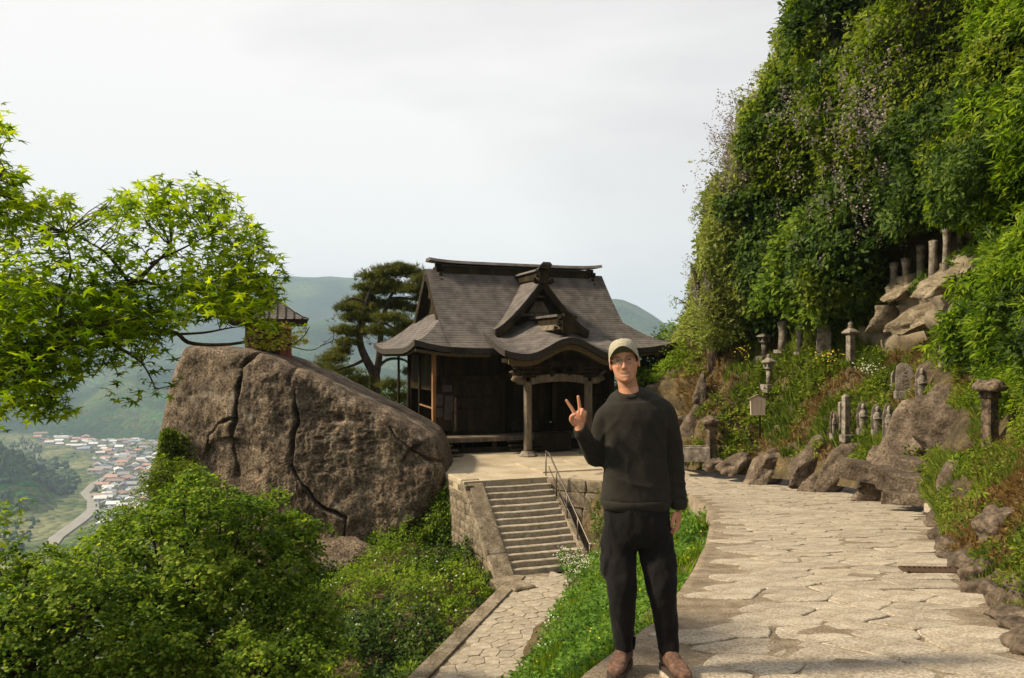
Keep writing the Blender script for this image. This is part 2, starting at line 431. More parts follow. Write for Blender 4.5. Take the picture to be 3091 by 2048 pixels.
LEAF, LONG, MAPLE, STAR = tri_leaf(), long_leaf(), maple_leaf(), small_star()
SPRAYS = [spray(6, LEAF, s) for s in range(4)]
STARS = [spray(5, STAR, 20 + s, flat=.25) for s in range(4)]
LSPRAYS = [spray(6, LONG, 40 + s) for s in range(4)]
TUFTS = [grass_tuft(5, s) for s in range(4)]
NEEDLES = [needle_tuft(9, s) for s in range(4)]
def multi(tpls, pos, normal, size, **k):
    n = len(pos); w = rng.integers(0, len(tpls), n); out = []
    normal = np.broadcast_to(np.asarray(normal, float), (n, 3)); size = np.broadcast_to(np.asarray(size, float), (n,))
    for i, t in enumerate(tpls):
        q = w == i
        if q.any(): out.append(spread(t, pos[q], normal[q], size[q], **k))
    return merge(out)
MAT['lf_maple'] = leafy('maple_leaves', [(0.034, 0.068, 0.004), (0.10, 0.16, 0.008), (0.22, 0.275, 0.016)], 0.58, tcol=(2.4, 2.3, 0.5))
MAT['lf_bush'] = leafy('lower_maple_leaves', [(0.032, 0.070, 0.006), (0.10, 0.165, 0.013), (0.24, 0.29, 0.036)], 0.45, tcol=(1.7, 1.8, 0.6))
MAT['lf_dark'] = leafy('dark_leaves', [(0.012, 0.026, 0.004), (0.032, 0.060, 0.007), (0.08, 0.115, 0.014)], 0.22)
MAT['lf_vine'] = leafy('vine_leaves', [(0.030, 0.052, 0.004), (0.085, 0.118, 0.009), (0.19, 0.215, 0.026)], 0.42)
MAT['lf_yel'] = leafy('young_vine_leaves', [(0.09, 0.12, 0.018), (0.19, 0.22, 0.045), (0.30, 0.31, 0.10)], 0.45, tcol=(1.5, 1.6, 0.8))
MAT['lf_fresh'] = leafy('fresh_leaves', [(0.036, 0.070, 0.004), (0.095, 0.15, 0.009), (0.20, 0.25, 0.022)], 0.42)
MAT['lf_grass'] = leafy('grass_blades', [(0.045, 0.075, 0.007), (0.10, 0.145, 0.014), (0.20, 0.23, 0.03)], 0.35, tcol=(1.5, 1.6, 0.7))
MAT['lf_dry'] = leafy('dry_grass', [(0.09, 0.055, 0.016), (0.17, 0.105, 0.03), (0.23, 0.16, 0.06)], 0.25, tcol=(1.2, 1.1, 0.8))
MAT['lf_pine'] = leafy('pine_needles', [(0.022, 0.034, 0.005), (0.06, 0.072, 0.009), (0.15, 0.145, 0.02)], 0.28, tcol=(1.4, 1.4, 0.7))
MAT['fl_wist'] = leafy('wisteria_flowers', [(0.17, 0.125, 0.125), (0.25, 0.20, 0.19), (0.34, 0.29, 0.27)], 0.3, tcol=(1.1, 1.0, 1.1))
MAT['fl_white'] = leafy('white_flowers', [(0.5, 0.52, 0.36), (0.6, 0.6, 0.48), (0.7, 0.7, 0.6)], 0.3, tcol=(1, 1, .9))
MAT['fl_yel'] = leafy('yellow_flowers', [(0.55, 0.42, 0.02), (0.6, 0.48, 0.03), (0.65, 0.55, 0.05)], 0.2, tcol=(1, 1, .5))
# ------------------------------------------------------------------ far land: valley, hills, mountains
def hill_height(x, y):
    """Height of the far terrain (valley floor, spurs, mountains) at world x, y."""
    u = 1183.5 + K * x / np.maximum(y, 1); r = y
    z = np.full(x.shape, -240.0)
    def ridge(us, vs, Yc, wf, wb, base=-240.0):
        vc = np.interp(u, us, vs); top = CAMH + (825 - vc) / K * Yc
        t = np.where(r < Yc, np.clip(1 - (Yc - r) / wf, 0, 1), np.clip(1 - (r - Yc) / wb, 0, 1))
        t = t * t * (3 - 2 * t)
        return base + (top - base) * t
    P = np.stack([x / 420, y / 420, x * 0], -1).reshape(-1, 3)
    n1 = fbm(P, 4, 3).reshape(x.shape)
    n2 = fbm(P * 3.1, 3, 9).reshape(x.shape)
    a = ridge([-2500, -900, 0, 300, 620, 700, 845, 950, 1200, 1400, 1600, 3000, 6000], [760, 730, 690, 660, 640, 641, 648, 690, 730, 740, 760, 800, 860], 6200, 2900, 1800)
    b = ridge([-2500, 900, 1180, 1300, 1400, 1440, 1500, 1560, 1640, 1900, 2600, 6000], [900, 800, 760, 722, 702, 703, 722, 752, 790, 850, 900, 900], 4300, 1900, 1500)
    c = ridge([-2500, 0, 200, 330, 450, 560, 680, 760, 850, 1000, 1300, 1500, 2600], [960, 930, 890, 850, 812, 780, 760, 752, 770, 800, 800, 790, 860], 3900, 1500, 1100)
    d = ridge([-2500, 40, 150, 230, 330, 440, 560, 760, 900, 1500, 2600], [1010, 985, 935, 890, 872, 868, 850, 838, 845, 860, 900], 3000, 700, 600)
    e = ridge([-2500, -200, 0, 60, 130, 200, 230, 300], [985, 1005, 1030, 1062, 1125, 1230, 1320, 1400], 1500, 300, 320)
    for q, s in ((a, 20), (b, 24), (c, 26), (d, 24), (e, 10)):
        z = np.maximum(z, q + (n1 * s + n2 * s * .35) * np.clip((q + 240) / 120, 0, 1))
    return z
us = np.linspace(-2600, 4600, 420)
ys = np.concatenate([np.geomspace(420, 9000, 190)])
UU, YY = np.meshgrid(us, ys, indexing='ij')
XX = (UU - 1183.5) / K * YY
ZZ = hill_height(XX, YY)
def hill_material():
    m, n, b, o = M_new('forested_hills')
    t = n.nodes.new('ShaderNodeTexCoord')
    v = n.nodes.new('ShaderNodeTexVoronoi'); v.inputs['Scale'].default_value = 1 / 17.0; n.links.new(t.outputs['Object'], v.inputs['Vector'])
    z = n.nodes.new('ShaderNodeTexNoise'); z.inputs['Scale'].default_value = 1 / 330.0; z.inputs['Detail'].default_value = 6; n.links.new(t.outputs['Object'], z.inputs[0])
    r = n.nodes.new('ShaderNodeValToRGB')
    for i, (p, c) in enumerate(((0.36, (0.010, 0.026, 0.014)), (0.47, (0.022, 0.050, 0.018)), (0.56, (0.048, 0.082, 0.024)), (0.66, (0.085, 0.12, 0.04)))):
        if i > 1: r.color_ramp.elements.new(p)
        r.color_ramp.elements[i].position = p; r.color_ramp.elements[i].color = rgba(c)
    n.links.new(z.outputs[0], r.inputs[0])
    mm = n.nodes.new('ShaderNodeMixRGB'); mm.blend_type = 'MULTIPLY'; mm.inputs[0].default_value = 0.55
    n.links.new(r.outputs[0], mm.inputs[1]); n.links.new(v.outputs['Color'], mm.inputs[2])
    f1 = n.nodes.new('ShaderNodeTexNoise'); f1.inputs['Scale'].default_value = 1 / 95.0; f1.inputs['Detail'].default_value = 5; n.links.new(t.outputs['Object'], f1.inputs[0])
    fr1 = n.nodes.new('ShaderNodeValToRGB'); fr1.color_ramp.elements[0].position = .36; fr1.color_ramp.elements[0].color = rgba((0.045, 0.075, 0.025)); fr1.color_ramp.elements[1].position = .66; fr1.color_ramp.elements[1].color = rgba((0.20, 0.19, 0.10)); n.links.new(f1.outputs[0], fr1.inputs[0])
    sz_ = n.nodes.new('ShaderNodeSeparateXYZ'); n.links.new(t.outputs['Object'], sz_.inputs[0])
    hn_ = n.nodes.new('ShaderNodeMath'); hn_.operation = 'MULTIPLY_ADD'; hn_.inputs[1].default_value = 16; n.links.new(f1.outputs[0], hn_.inputs[0]); n.links.new(sz_.outputs[2], hn_.inputs[2])
    mr_ = n.nodes.new('ShaderNodeMapRange'); mr_.inputs[1].default_value = -230; mr_.inputs[2].default_value = -224; n.links.new(hn_.outputs[0], mr_.inputs[0])
    mv_ = n.nodes.new('ShaderNodeMixRGB'); n.links.new(mr_.outputs[0], mv_.inputs[0]); n.links.new(fr1.outputs[0], mv_.inputs[1]); n.links.new(mm.outputs[0], mv_.inputs[2])
    n.links.new(mv_.outputs[0], b.inputs['Base Color']); b.inputs['Roughness'].default_value = 1; b.inputs['Specular IOR Level'].default_value = 0
    bp = n.nodes.new('ShaderNodeBump'); bp.inputs['Strength'].default_value = 1; bp.inputs['Distance'].default_value = 9; bp.invert = True
    n.links.new(v.outputs['Distance'], bp.inputs['Height']); n.links.new(bp.outputs[0], b.inputs['Normal'])
    return m
MAT['hills'] = hill_material()
MAT['valley'] = mottled('valley_fields', [(0.055, 0.085, 0.03), (0.11, 0.14, 0.05), (0.20, 0.20, 0.10)], 1 / 90.0, 1, 0, fine=(1 / 25.0, 0.3))
V = np.stack([XX, YY, ZZ], -1).reshape(-1, 3)
F = grid_faces(len(us), len(ys))
tag(fastmesh('hills', V, F, MAT['hills'], smooth=True), 'forested hills and valley floor behind the temple', kind='structure')
# the ground under everything, out to the horizon
V = [(math.cos(a) * r, math.sin(a) * r, -246.0) for r in (10, 3000, 9500) for a in np.linspace(0, 2 * math.pi, 48, endpoint=False)]
mb = MB(); mb.add(V, [(i * 48 + k, i * 48 + (k + 1) % 48, (i + 1) * 48 + (k + 1) % 48, (i + 1) * 48 + k) for i in range(2) for k in range(48)])
mb.build('ground', MAT['valley']).__setitem__('kind', 'structure')

def vpt(u, v, dz=0.6):
    """Point of the valley floor seen at (u, v)."""
    Y = (CAMH + 240) * K / (v - 825.0)
    return Vector(((u - 1183.5) / K * Y, Y, -240.0 + dz))
# valley road
cl = [(96, 1290, 14), (130, 1245, 15), (185, 1205, 16), (215, 1180, 16), (214, 1160, 14), (196, 1142, 13), (214, 1122, 12), (250, 1100, 10), (268, 1080, 9), (264, 1055, 8), (272, 1020, 8), (262, 1000, 8), (240, 985, 8)]
L, Rr = [], []
pts = [vpt(u, v, 1.5) for u, v, w in cl]
for i, p in enumerate(pts):
    d = (pts[min(i + 1, len(pts) - 1)] - pts[max(i - 1, 0)]).normalized(); q = Vector((d.y, -d.x, 0)) * cl[i][2] / 2 * 1.15
    L.append(p - q); Rr.append(p + q)
MAT['road'] = mottled('road_surface', [(0.19, 0.175, 0.15), (0.25, 0.235, 0.205)], 0.05, 1, 0)
mb = MB(); n = len(pts); mb.add(L + Rr, [(i, i + n, i + n + 1, i + 1) for i in range(n - 1)])
mb.build('road', MAT['road'])['kind'] = 'structure'
# houses of the valley town
roofc = [('grey', (0.22, 0.22, 0.23)), ('pale', (0.55, 0.54, 0.52)), ('red', (0.36, 0.21, 0.16)), ('brown', (0.26, 0.19, 0.15)), ('blue', (0.25, 0.29, 0.34))]
wallm = mottled('house_wall', [(0.42, 0.40, 0.36), (0.62, 0.60, 0.56)], 0.05, 0.9, 0, obj_rand=0.2)
winm = plain('house_window', (0.05, 0.06, 0.07), 0.2)
proto = {}
for nm, c in roofc:
    rm = mottled('roof_' + nm, [tuple(x * .8 for x in c), tuple(x * 1.15 for x in c)], 0.3, 0.8, 0, obj_rand=0.2)
    for big in (0, 1):
        w, d, h, rh = ((11, 8, 5.2, 2.6), (20, 11, 6.4, 2.2))[big]
        mb = MB(); mb.box((0, 0, h / 2), (w, d, h))
        e = .7
        V = [(-w / 2 - e, -d / 2 - e, h - .4), (w / 2 + e, -d / 2 - e, h - .4), (w / 2 + e, d / 2 + e, h - .4), (-w / 2 - e, d / 2 + e, h - .4), (-w / 2 - e, 0, h + rh), (w / 2 + e, 0, h + rh)]
        mb.add(V, [(0, 1, 5, 4), (2, 3, 4, 5), (0, 4, 3), (1, 2, 5), (0, 3, 2, 1)], 1)
        for k in range(3): mb.box((-w / 3 + k * w / 3, -d / 2 - .03, h * .55), (w * .16, .12, 1.3), m=2)
        o = mb.build('house', [wallm, rm, winm]); proto[(nm, big)] = o.data; bpy.data.objects.remove(o)
town = [(60, 1000), (120, 965), (230, 975), (330, 1010), (385, 1035), (420, 1070), (410, 1130), (340, 1140), (270, 1120), (235, 1080), (190, 1050), (130, 1035), (90, 1020)]
placed = []; tries = 0
while len(placed) < 286 and tries < 30000:
    tries += 1
    u, v = random.uniform(40, 430), random.uniform(960, 1200)
    if not (in_poly([(u, v)], town)[0] or in_poly([(u, v)], [(222, 1080), (300, 1080), (350, 1140), (330, 1200), (240, 1200), (222, 1130)])[0]): continue
    if seg_dist([(u, v)], [(a, b) for a, b, _ in cl])[0] < 6: continue
    p = vpt(u, v, 0)
    if any((p - q).length < 18 for q in placed): continue
    placed.append(p)
for k in ((150, 1010), (30, 985), (60, 978), (270, 1195), (240, 1218), (300, 1220)): placed.append(vpt(*k, 0))
for i, p in enumerate(placed):
    nm = random.choices(['grey', 'pale', 'red', 'brown', 'blue'], [4, 4, 3, 2, 1])[0]; big = 1 if (random.random() < .15 or i >= len(placed) - 6) else 0
    if i >= len(placed) - 6: nm = 'pale'
    o = bpy.data.objects.new('house', proto[(nm, big)]); link(o)
    o.location = p; o.rotation_euler.z = random.choice((0.2, 0.2 + math.pi / 2)) + random.gauss(0, .12); s = random.uniform(1.25, 1.9); o.scale = (s, s, s * random.uniform(.7, .9))
    tag(o, ('large ' if big else 'small ') + nm + '-roofed house in the far valley town', 'house', ('large ' if big else 'small ') + nm + '-roofed houses of the valley town')
# woods of the valley: clumpy crowns
def ico(sub):
    bm = bmesh.new(); bmesh.ops.create_icosphere(bm, subdivisions=sub, radius=1.0)
    V = np.array([v.co[:] for v in bm.verts]); F = np.array([[v.index for v in f.verts] for f in bm.faces]); bm.free()
    return V, F
ICO1, ICO2, ICO3, ICO4 = ico(1), ico(2), ico(3), ico(4)
def blob_crowns(P, S, conifer, seed):
    parts = []
    tv, tf = ICO2
    for i, (p, s) in enumerate(zip(P, S)):
        v = tv * (1 + .34 * fbm(tv * 1.9 + i * 7.7, 2, seed)[:, None])
        if conifer[i]:
            hz = (v[:, 2:3] + 1) / 2; v = np.concatenate([v[:, :2] * (1.15 - hz * .98) * .62, hz * 2.5], 1)
        else: v = v * np.array([1, 1, .9]) + np.array([0, 0, .75])
        parts.append((v * s + np.array(p), tf))
    return merge(parts)
wood_polys = [([(0, 1040), (60, 1010), (100, 1040), (90, 1080), (60, 1130), (40, 1170), (-40, 1180), (-80, 1060)], 240, .75, (6, 10)),
              ([(60, 1130), (85, 1065), (130, 1060), (170, 1090), (190, 1118), (170, 1140), (110, 1158), (70, 1150)], 90, .05, (8, 13)),
              ([(-60, 1180), (40, 1175), (95, 1190), (80, 1230), (60, 1270), (-80, 1300)], 80, .3, (5, 8)),
              ([(170, 900), (330, 880), (400, 900), (400, 950), (290, 975), (190, 960)], 260, .9, (8, 13)),
              ([(285, 1040), (330, 1020), (400, 1040), (440, 1090), (380, 1120), (330, 1090)], 60, .2, (5, 8)),
              ([(90, 1000), (300, 985), (420, 1030), (420, 1150), (240, 1130)], 70, .5, (4, 7)),
              ([(230, 940), (450, 900), (450, 1000), (330, 990)], 120, .3, (6, 11)),
              ([(215, 1120), (250, 1110), (260, 1150), (245, 1200), (220, 1170)], 26, .4, (4, 7))]
MAT['woods'] = leafy('woods_crowns', [(0.008, 0.022, 0.010), (0.020, 0.048, 0.013), (0.06, 0.10, 0.022)], 0.0)
PP, SS, CC = [], [], []
for poly, cnt, cf, (s0, s1) in wood_polys:
    k = 0; cnt = int(cnt * 1.7)
    xs_ = [p[0] for p in poly]; ys_ = [p[1] for p in poly]
    while k < cnt:
        u, v = random.uniform(min(xs_), max(xs_)), random.uniform(min(ys_), max(ys_))
        if not in_poly([(u, v)], poly)[0]: continue
        p = vpt(u, v, 0); p.z = float(hill_height(np.array([p.x]), np.array([p.y]))[0]) - 1
        PP.append(p[:]); SS.append(random.uniform(s0, s1) * random.uniform(.42, .66)); CC.append(random.random() < cf); k += 1
V, F = blob_crowns(PP, SS, CC, 5)
tag(fastmesh('woods', V, F, MAT['woods'], smooth=False), 'trees scattered round the valley town', 'woods', kind='stuff')
# the air: one even volume round everything
hz = MB(); hz.box((0, 4000, (-250 + 690) / 2 - 0), (20000, 12000, 940)); 
hm = bpy.data.materials.new('haze'); hm.use_nodes = True; hn = hm.node_tree; hn.nodes.clear()
ho = hn.nodes.new('ShaderNodeOutputMaterial'); hv = hn.nodes.new('ShaderNodeVolumePrincipled')
hv.inputs['Color'].default_value = (0.60, 0.80, 1.0, 1); hv.inputs['Density'].default_value = 0.000115; hv.inputs['Anisotropy'].default_value = 0.0
hn.links.new(hv.outputs[0], ho.inputs['Volume'])
hzo = hz.build('haze', hm); tag(hzo, 'thin blue haze filling the valley air', kind='stuff')

# ------------------------------------------------------------------ near ground sheet (banks, lower path bed, slope left of it)
LPZ = -4.84
PL = [gp(u, v) for u, v in ((1200, 1790), (1270, 1660), (1340, 1568), (1440, 1493), (1530, 1424), (1600, 1322), (1630, 1260), (1640, 1215), (1634, 1180), (1592, 1146))] + [Vector((4.1, 23.2, float(zpath(23.2)))), Vector((3.0, 27.7, TERR))]
LPL = [(0.05, 24.9), (-.73, 22), (-2.07, 17), (-3.5, 12), (-4.6, 8), (-5.4, 4)]
LPR = [(2.35, 25.3), (1.6, 22), (.4, 17), (-.9, 12), (-2.0, 8), (-2.9, 4)]
ctrl = [(p.x, p.y, p.z - .04) for p in PL] + [(p.x + 1.2, p.y, float(zpath(p.y)) - .45) for p in PL] + [(p.x + 4, p.y, float(zpath(p.y)) - .7) for p in PL]
ctrl += [(PL[0].x - .2, 2.0, 0), (1.5, 2, -.4), (4, 2, -.5)]
ctrl += [(x, y, LPZ - .10) for x, y in LPL] + [(x, y, LPZ - .10) for x, y in LPR]
ctrl += [((a[0] + b[0]) / 2, a[1], LPZ - .28) for a, b in zip(LPL, LPR)] + [((a[0] * .5 + b[0] * .5) * .5 + (c[0] * .5 + d[0] * .5) * .5, (a[1] + c[1]) / 2, LPZ - .28) for a, b, c, d in zip(LPL[:-1], LPR[:-1], LPL[1:], LPR[1:])]
for x, y in ((0.8, 26.5), (2, 26), (1.5, 27.5), (0, 28), (1, 31), (3, 32), (-1, 32), (5, 30)): ctrl.append((x, y, LPZ - .35))
for u, v, Y in ((1112, 1372, 24.8), (1075, 1310, 26.6), (1045, 1265, 29), (1005, 1205, 30.2), (960, 1225, 29.8), (900, 1255, 29), (850, 1285, 28.2), (770, 1400, 24), (745, 1568, 19.5), (880, 1420, 23), (920, 1500, 20.5), (820, 1560, 19)):
    p = at(u, v, Y); ctrl.append((p.x, p.y, p.z))
ctrl += [(-6, 12, -6.2), (-7, 8, -6.6), (-7, 4, -6.6), (-9, 22, -8), (-11, 15, -10), (-14, 8, -12), (-15, 25, -13), (-15, 35, -12), (-8, 34, -6.5), (-3, 34, -5.4), (-20, 18, -20), (-20, 34, -18)]
ctrl = np.array(ctrl)
Dm = np.linalg.norm(ctrl[:, None, :2] - ctrl[None, :, :2], axis=2)
Wt = np.linalg.solve(Dm + np.eye(len(ctrl)) * 0.02, ctrl[:, 2] - ctrl[:, 2].mean())
def zground(x, y):
    q = np.stack([x, y], -1).reshape(-1, 2); r = np.zeros(len(q))
    for s in range(0, len(q), 20000):
        d = np.linalg.norm(q[s:s + 20000, None] - ctrl[None, :, :2], axis=2); r[s:s + 20000] = d @ Wt
    return (r + ctrl[:, 2].mean()).reshape(np.shape(x))
gx = np.linspace(-20, 8.5, 150); gy = np.linspace(1.8, 35, 150)
GX, GY = np.meshgrid(gx, gy, indexing='ij'); GZ = zground(GX, GY) + .05 * fbm(np.stack([GX, GY, GX * 0], -1).reshape(-1, 3) * 1.3, 3, 2).reshape(GX.shape)
gnd = fastmesh('bank', np.stack([GX, GY, GZ], -1).reshape(-1, 3), grid_faces(150, 150), MAT['soil'], smooth=True)
tag(gnd, kind='structure')

# ------------------------------------------------------------------ flagstone paving
def voronoi_cells(P, bound=0.9, knn=18):
    P = np.asarray(P); cells = []
    for i, p in enumerate(P):
        d = np.linalg.norm(P - p, axis=1); idx = np.argsort(d)[1:knn]
        poly = [np.array([-bound, -bound]), np.array([bound, -bound]), np.array([bound, bound]), np.array([-bound, bound])]
        for j in idx:
            q = (P[j] - p); m = q / 2; newp = []
            for a, b in zip(poly, poly[1:] + poly[:1]):
                da, db = (a - m) @ q, (b - m) @ q
                if da <= 0: newp.append(a)
                if (da < 0) != (db < 0) and abs(da - db) > 1e-12: newp.append(a + (b - a) * da / (da - db))
            poly = newp
            if len(poly) < 3: break
        cells.append(poly)
    return cells
def relax_points(poly, spacing, g, aniso=(1, 1)):
    xs_ = [p[0] for p in poly]; ys_ = [p[1] for p in poly]; pts = []
    cell = {}
    for _ in range(60000):
        p = (g.uniform(min(xs_), max(xs_)), g.uniform(min(ys_), max(ys_)))
        k = (int(p[0] / aniso[0] // spacing), int(p[1] / aniso[1] // spacing)); ok = True
        for a in (-1, 0, 1):
            for b in (-1, 0, 1):
                for q in cell.get((k[0] + a, k[1] + b), ()):
                    if ((p[0] - q[0]) / aniso[0]) ** 2 + ((p[1] - q[1]) / aniso[1]) ** 2 < (spacing * .8 * q[2]) ** 2: ok = False
        if ok: cell.setdefault(k, []).append((p[0], p[1], g.uniform(.75, 1.25))); pts.append(p)
    return np.array(pts)
def stone_mesh(poly, c, zfun, g, gap=0.0065, dep=0.06, lift=0.008):
    """A paving stone with uneven edges and a slightly domed top; verts in world coordinates."""
    pts = []
    n = len(poly)
    for a, b in zip(poly, poly[1:] + poly[:1]):
        L = np.linalg.norm(b - a)
        k = max(1, int(L / .10))
        for t in range(k): pts.append(a + (b - a) * t / k)
    pts = np.array(pts); m = len(pts)
    if m < 5: return None
    ctr = pts.mean(0); sm = (np.roll(pts, 1, 0) + pts * 5 + np.roll(pts, -1, 0)) / 7
    d = sm - ctr; rr = np.linalg.norm(d, axis=1, keepdims=True)
    if rr.mean() < .06: return None
    w = np.stack([sm[:, 0] + c[0], sm[:, 1] + c[1], np.zeros(m)], 1)
    jit = 1 + .022 * fbm(w * 8, 3, 4)[:, None] / np.maximum(rr, .05)
    o = ctr + d * jit * (1 - gap / np.maximum(rr, .05))
    i1 = ctr + (o - ctr) * (1 - .010 / np.maximum(rr, .05)); i2 = ctr + (o - ctr) * .55
    tilt = g.normal(size=2) * .012; h = lift + g.uniform(-.004, .005)
    def up(q, dz):
        x, y = q[:, 0] + c[0], q[:, 1] + c[1]
        return np.stack([x, y, zfun(x, y) + dz + (q - ctr) @ tilt + .004 * vnoise(np.stack([x * 5, y * 5, x * 0], 1), 8)], 1)
    V = np.concatenate([up(o, h - dep), up(o, h - .006), up(i1, h), up(i2, h + .003), up(ctr[None], h + .003)])
    F = []
    for r in range(3):
        for k in range(m): F.append((r * m + k, r * m + (k + 1) % m, (r + 1) * m + (k + 1) % m, (r + 1) * m + k))
    T = [(3 * m + k, 3 * m + (k + 1) % m, 4 * m) for k in range(m)]
    return V, F, T
def pave(parent, poly, inset_poly, spacing, zfun, mat, limit, seed, aniso=(1, 1), name='flagstone'):
    g = np.random.default_rng(seed)
    P = relax_points(poly, spacing, g, aniso)
    A = np.array(aniso)
    cells = voronoi_cells(P / A, bound=spacing * 1.6)
    ok = in_poly(P, inset_poly)
    items = []
    for p, c, k in zip(P, cells, ok):
        if not k or len(c) < 3: continue
        s = stone_mesh([q * A for q in c], p, zfun, g)
        if s: items.append((p, s))
    # those that look largest first: area over distance to the fourth power
    def key(it):
        p, (V, F, T) = it; m = (len(V) - 1) // 4; a = V[:m]; ar = abs((a[:, 0] * np.roll(a[:, 1], -1) - a[:, 1] * np.roll(a[:, 0], -1)).sum())
        uv = proj(np.array([[p[0], p[1], float(zfun(np.array([p[0]]), np.array([p[1]]))[0])]]))[0]
        vis = 1 if (-40 < uv[0] < 2400 and uv[1] < 1640) else 1e-3
        return -ar / (p[1] ** 3) * vis
    items.sort(key=key)
    rest = MB()
    for i, (p, (V, F, T)) in enumerate(items):
        if i < limit:
            o3 = V.mean(0); mb = MB(); mb.add(V - o3, F + T)
            o = mb.build(name, mat, parent); o.location = o3
        else: rest.add(V, F + T)
    if rest.n:
        o = rest.build('far_paving', mat, parent); o['kind'] = 'stuff'
# main path
PRr = [gp(u, v) for u, v in ((2760, 2040), (2520, 1745), (2380, 1545), (2292, 1432), (2172, 1292), (2135, 1172), (1995, 1133), (1860, 1113), (1720, 1099), (1600, 1086), (1500, 1076))]
path_poly = [(p.x, p.y) for p in PL] + [(2.2, 29.5), (6, 33)] + [(p.x, p.y) for p in reversed(PRr)]
def strip_mesh(poly, zf, step=.35):
    xs_ = np.arange(min(p[0] for p in poly) - step, max(p[0] for p in poly) + step, step); ys_ = np.arange(min(p[1] for p in poly) - step, max(p[1] for p in poly) + step, step)
    return xs_, ys_
# path bed: rows across from left edge to right edge
def edge_interp(pts, y):
    ys_ = np.array([p[1] for p in pts]); xs_ = np.array([p[0] for p in pts]); o = np.argsort(ys_)
    return np.interp(y, ys_[o], xs_[o])
yy = np.concatenate([np.linspace(1.9, 12, 60), np.linspace(12.3, 31, 60)])
xl = edge_interp([(p.x, p.y) for p in PL] + [(2.4, 29.2), (2.2, 33)], yy); xr = edge_interp([(p.x, p.y) for p in PRr], yy) + .5
rows = []
for t in np.linspace(0, 1, 40):
    x = xl + (xr - xl) * t
    z = zpath(yy) + .012 * fbm(np.stack([x * 3, yy * 3, x * 0], 1), 3, 6)
    rows.append(np.stack([x, yy, z], 1))
wall_l = rows[0].copy(); wall_l[:, 2] -= .35; wall_l[:, 0] -= .05
V = np.concatenate([wall_l[None], np.stack(rows)]).reshape(-1, 3)
path = fastmesh('path', V, grid_faces(41, len(yy)), MAT['mortar'], smooth=True); tag(path, 'pale flagstone path curving past the man to the temple', kind='structure')
ins = [(p.x + .34 if i > 1 else p.x + .42, p.y) for i, p in enumerate(PL[:-2])] + [(3.7, 25), (3.3, 27.4), (3.3, 28), (6.5, 30)] + [(p.x - .05, p.y) for p in reversed(PRr)]
pave(path, path_poly, ins, 0.46, lambda x, y: zpath(y), MAT['flag'], 298, 3, aniso=(1.2, .88))
# lower path
lp_poly = [(x, y) for x, y in LPL] + [(x, y) for x, y in reversed(LPR)]
lp_poly2 = [(x + .32, y) for x, y in LPL] + [(x - .05, y) for x, y in reversed(LPR)]
rows = []; yy = np.linspace(4, 25.3, 90); xl = edge_interp(LPL + [(.15, 25.5)], yy); xr = edge_interp(LPR, yy) + .4
for t in np.linspace(0, 1, 14):
    x = xl + (xr - xl) * t; rows.append(np.stack([x, yy, LPZ + .01 * fbm(np.stack([x * 3, yy * 3, x * 0], 1), 2, 6)], 1))
lpath = fastmesh('lower_path', np.stack(rows).reshape(-1, 3), grid_faces(14, 90), MAT['mortar'], smooth=True); tag(lpath, 'small flagstone path leading to the foot of the stairs', kind='structure')
pave(lpath, lp_poly, lp_poly2, 0.40, lambda x, y: np.full(np.shape(x), LPZ + .004), MAT['flag'], 240, 5)
# kerb slabs along the open edge of the lower path
for a, b in zip(LPL[:-1], LPL[1:]):
    a, b = np.array(a), np.array(b); L = np.linalg.norm(b - a); k = max(1, int(L / 1.3)); d = (b - a) / L
    for i in range(k):
        p = a + d * L * (i + .5) / k; mb = MB(); mb.box((0, 0, 0), (L / k - .02, .42, .22))
        o = mb.build('kerb_slab', MAT['block'], lpath, bevel=.02); o.location = (p[0] + .16, p[1], LPZ - .05); o.rotation_euler.z = math.atan2(d[1], d[0])

# ------------------------------------------------------------------ terrace, stairs, walls (frame turned with the temple)
RZ = R(21.3)
CA, SA = math.cos(RZ), math.sin(RZ)
W0 = Vector((-1.01, 27.65, TERR))
def fr(x, y, z=0): return Vector((W0.x + CA * x - SA * y, W0.y + SA * x + CA * y, W0.z + z))
SWID = 2.42; NST = 14; RISE = 2.46 / NST; TRD = 3.05 / NST
# terrace slab
Tp = [fr(-.62, 0), fr(SWID, 0), Vector((3.0, 27.72, TERR)), Vector((3.9, 25.6, TERR - .12)), Vector((9, 26.5, TERR - .12)), Vector((12, 33, TERR)), fr(14, 22), fr(-1.6, 22), fr(-.62, 4.1)]
mb = MB(); n = len(Tp)
Tt = [Vector((p.x, p.y, TERR + .006)) for p in Tp]; Tb = [Vector((p.x, p.y, TERR - .5)) for p in Tp]
mb.add(Tt + Tb, [tuple(range(n))] + [(i + n, (i + 1) % n + n, (i + 1) % n, i) for i in range(n)])
terr = mb.build('terrace', MAT['terrace']); tag(terr, 'sandy terrace in front of the dark temple', kind='structure')
for x0, x1, y0, y1 in ((2.6, 4.6, 2.2, 3.6), (4.62, 6.7, 2.2, 3.6), (6.72, 8.8, 2.2, 3.6), (2.6, 5.0, .9, 2.17), (5.02, 7.4, .9, 2.17)):
    mb = MB(); mb.box((0, 0, .0), (x1 - x0 - .03, y1 - y0 - .03, .09)); o = mb.build('paving_slab', MAT['terrace'], terr, bevel=.012)
    o.location = fr((x0 + x1) / 2, (y0 + y1) / 2, .012); o.rotation_euler.z = RZ
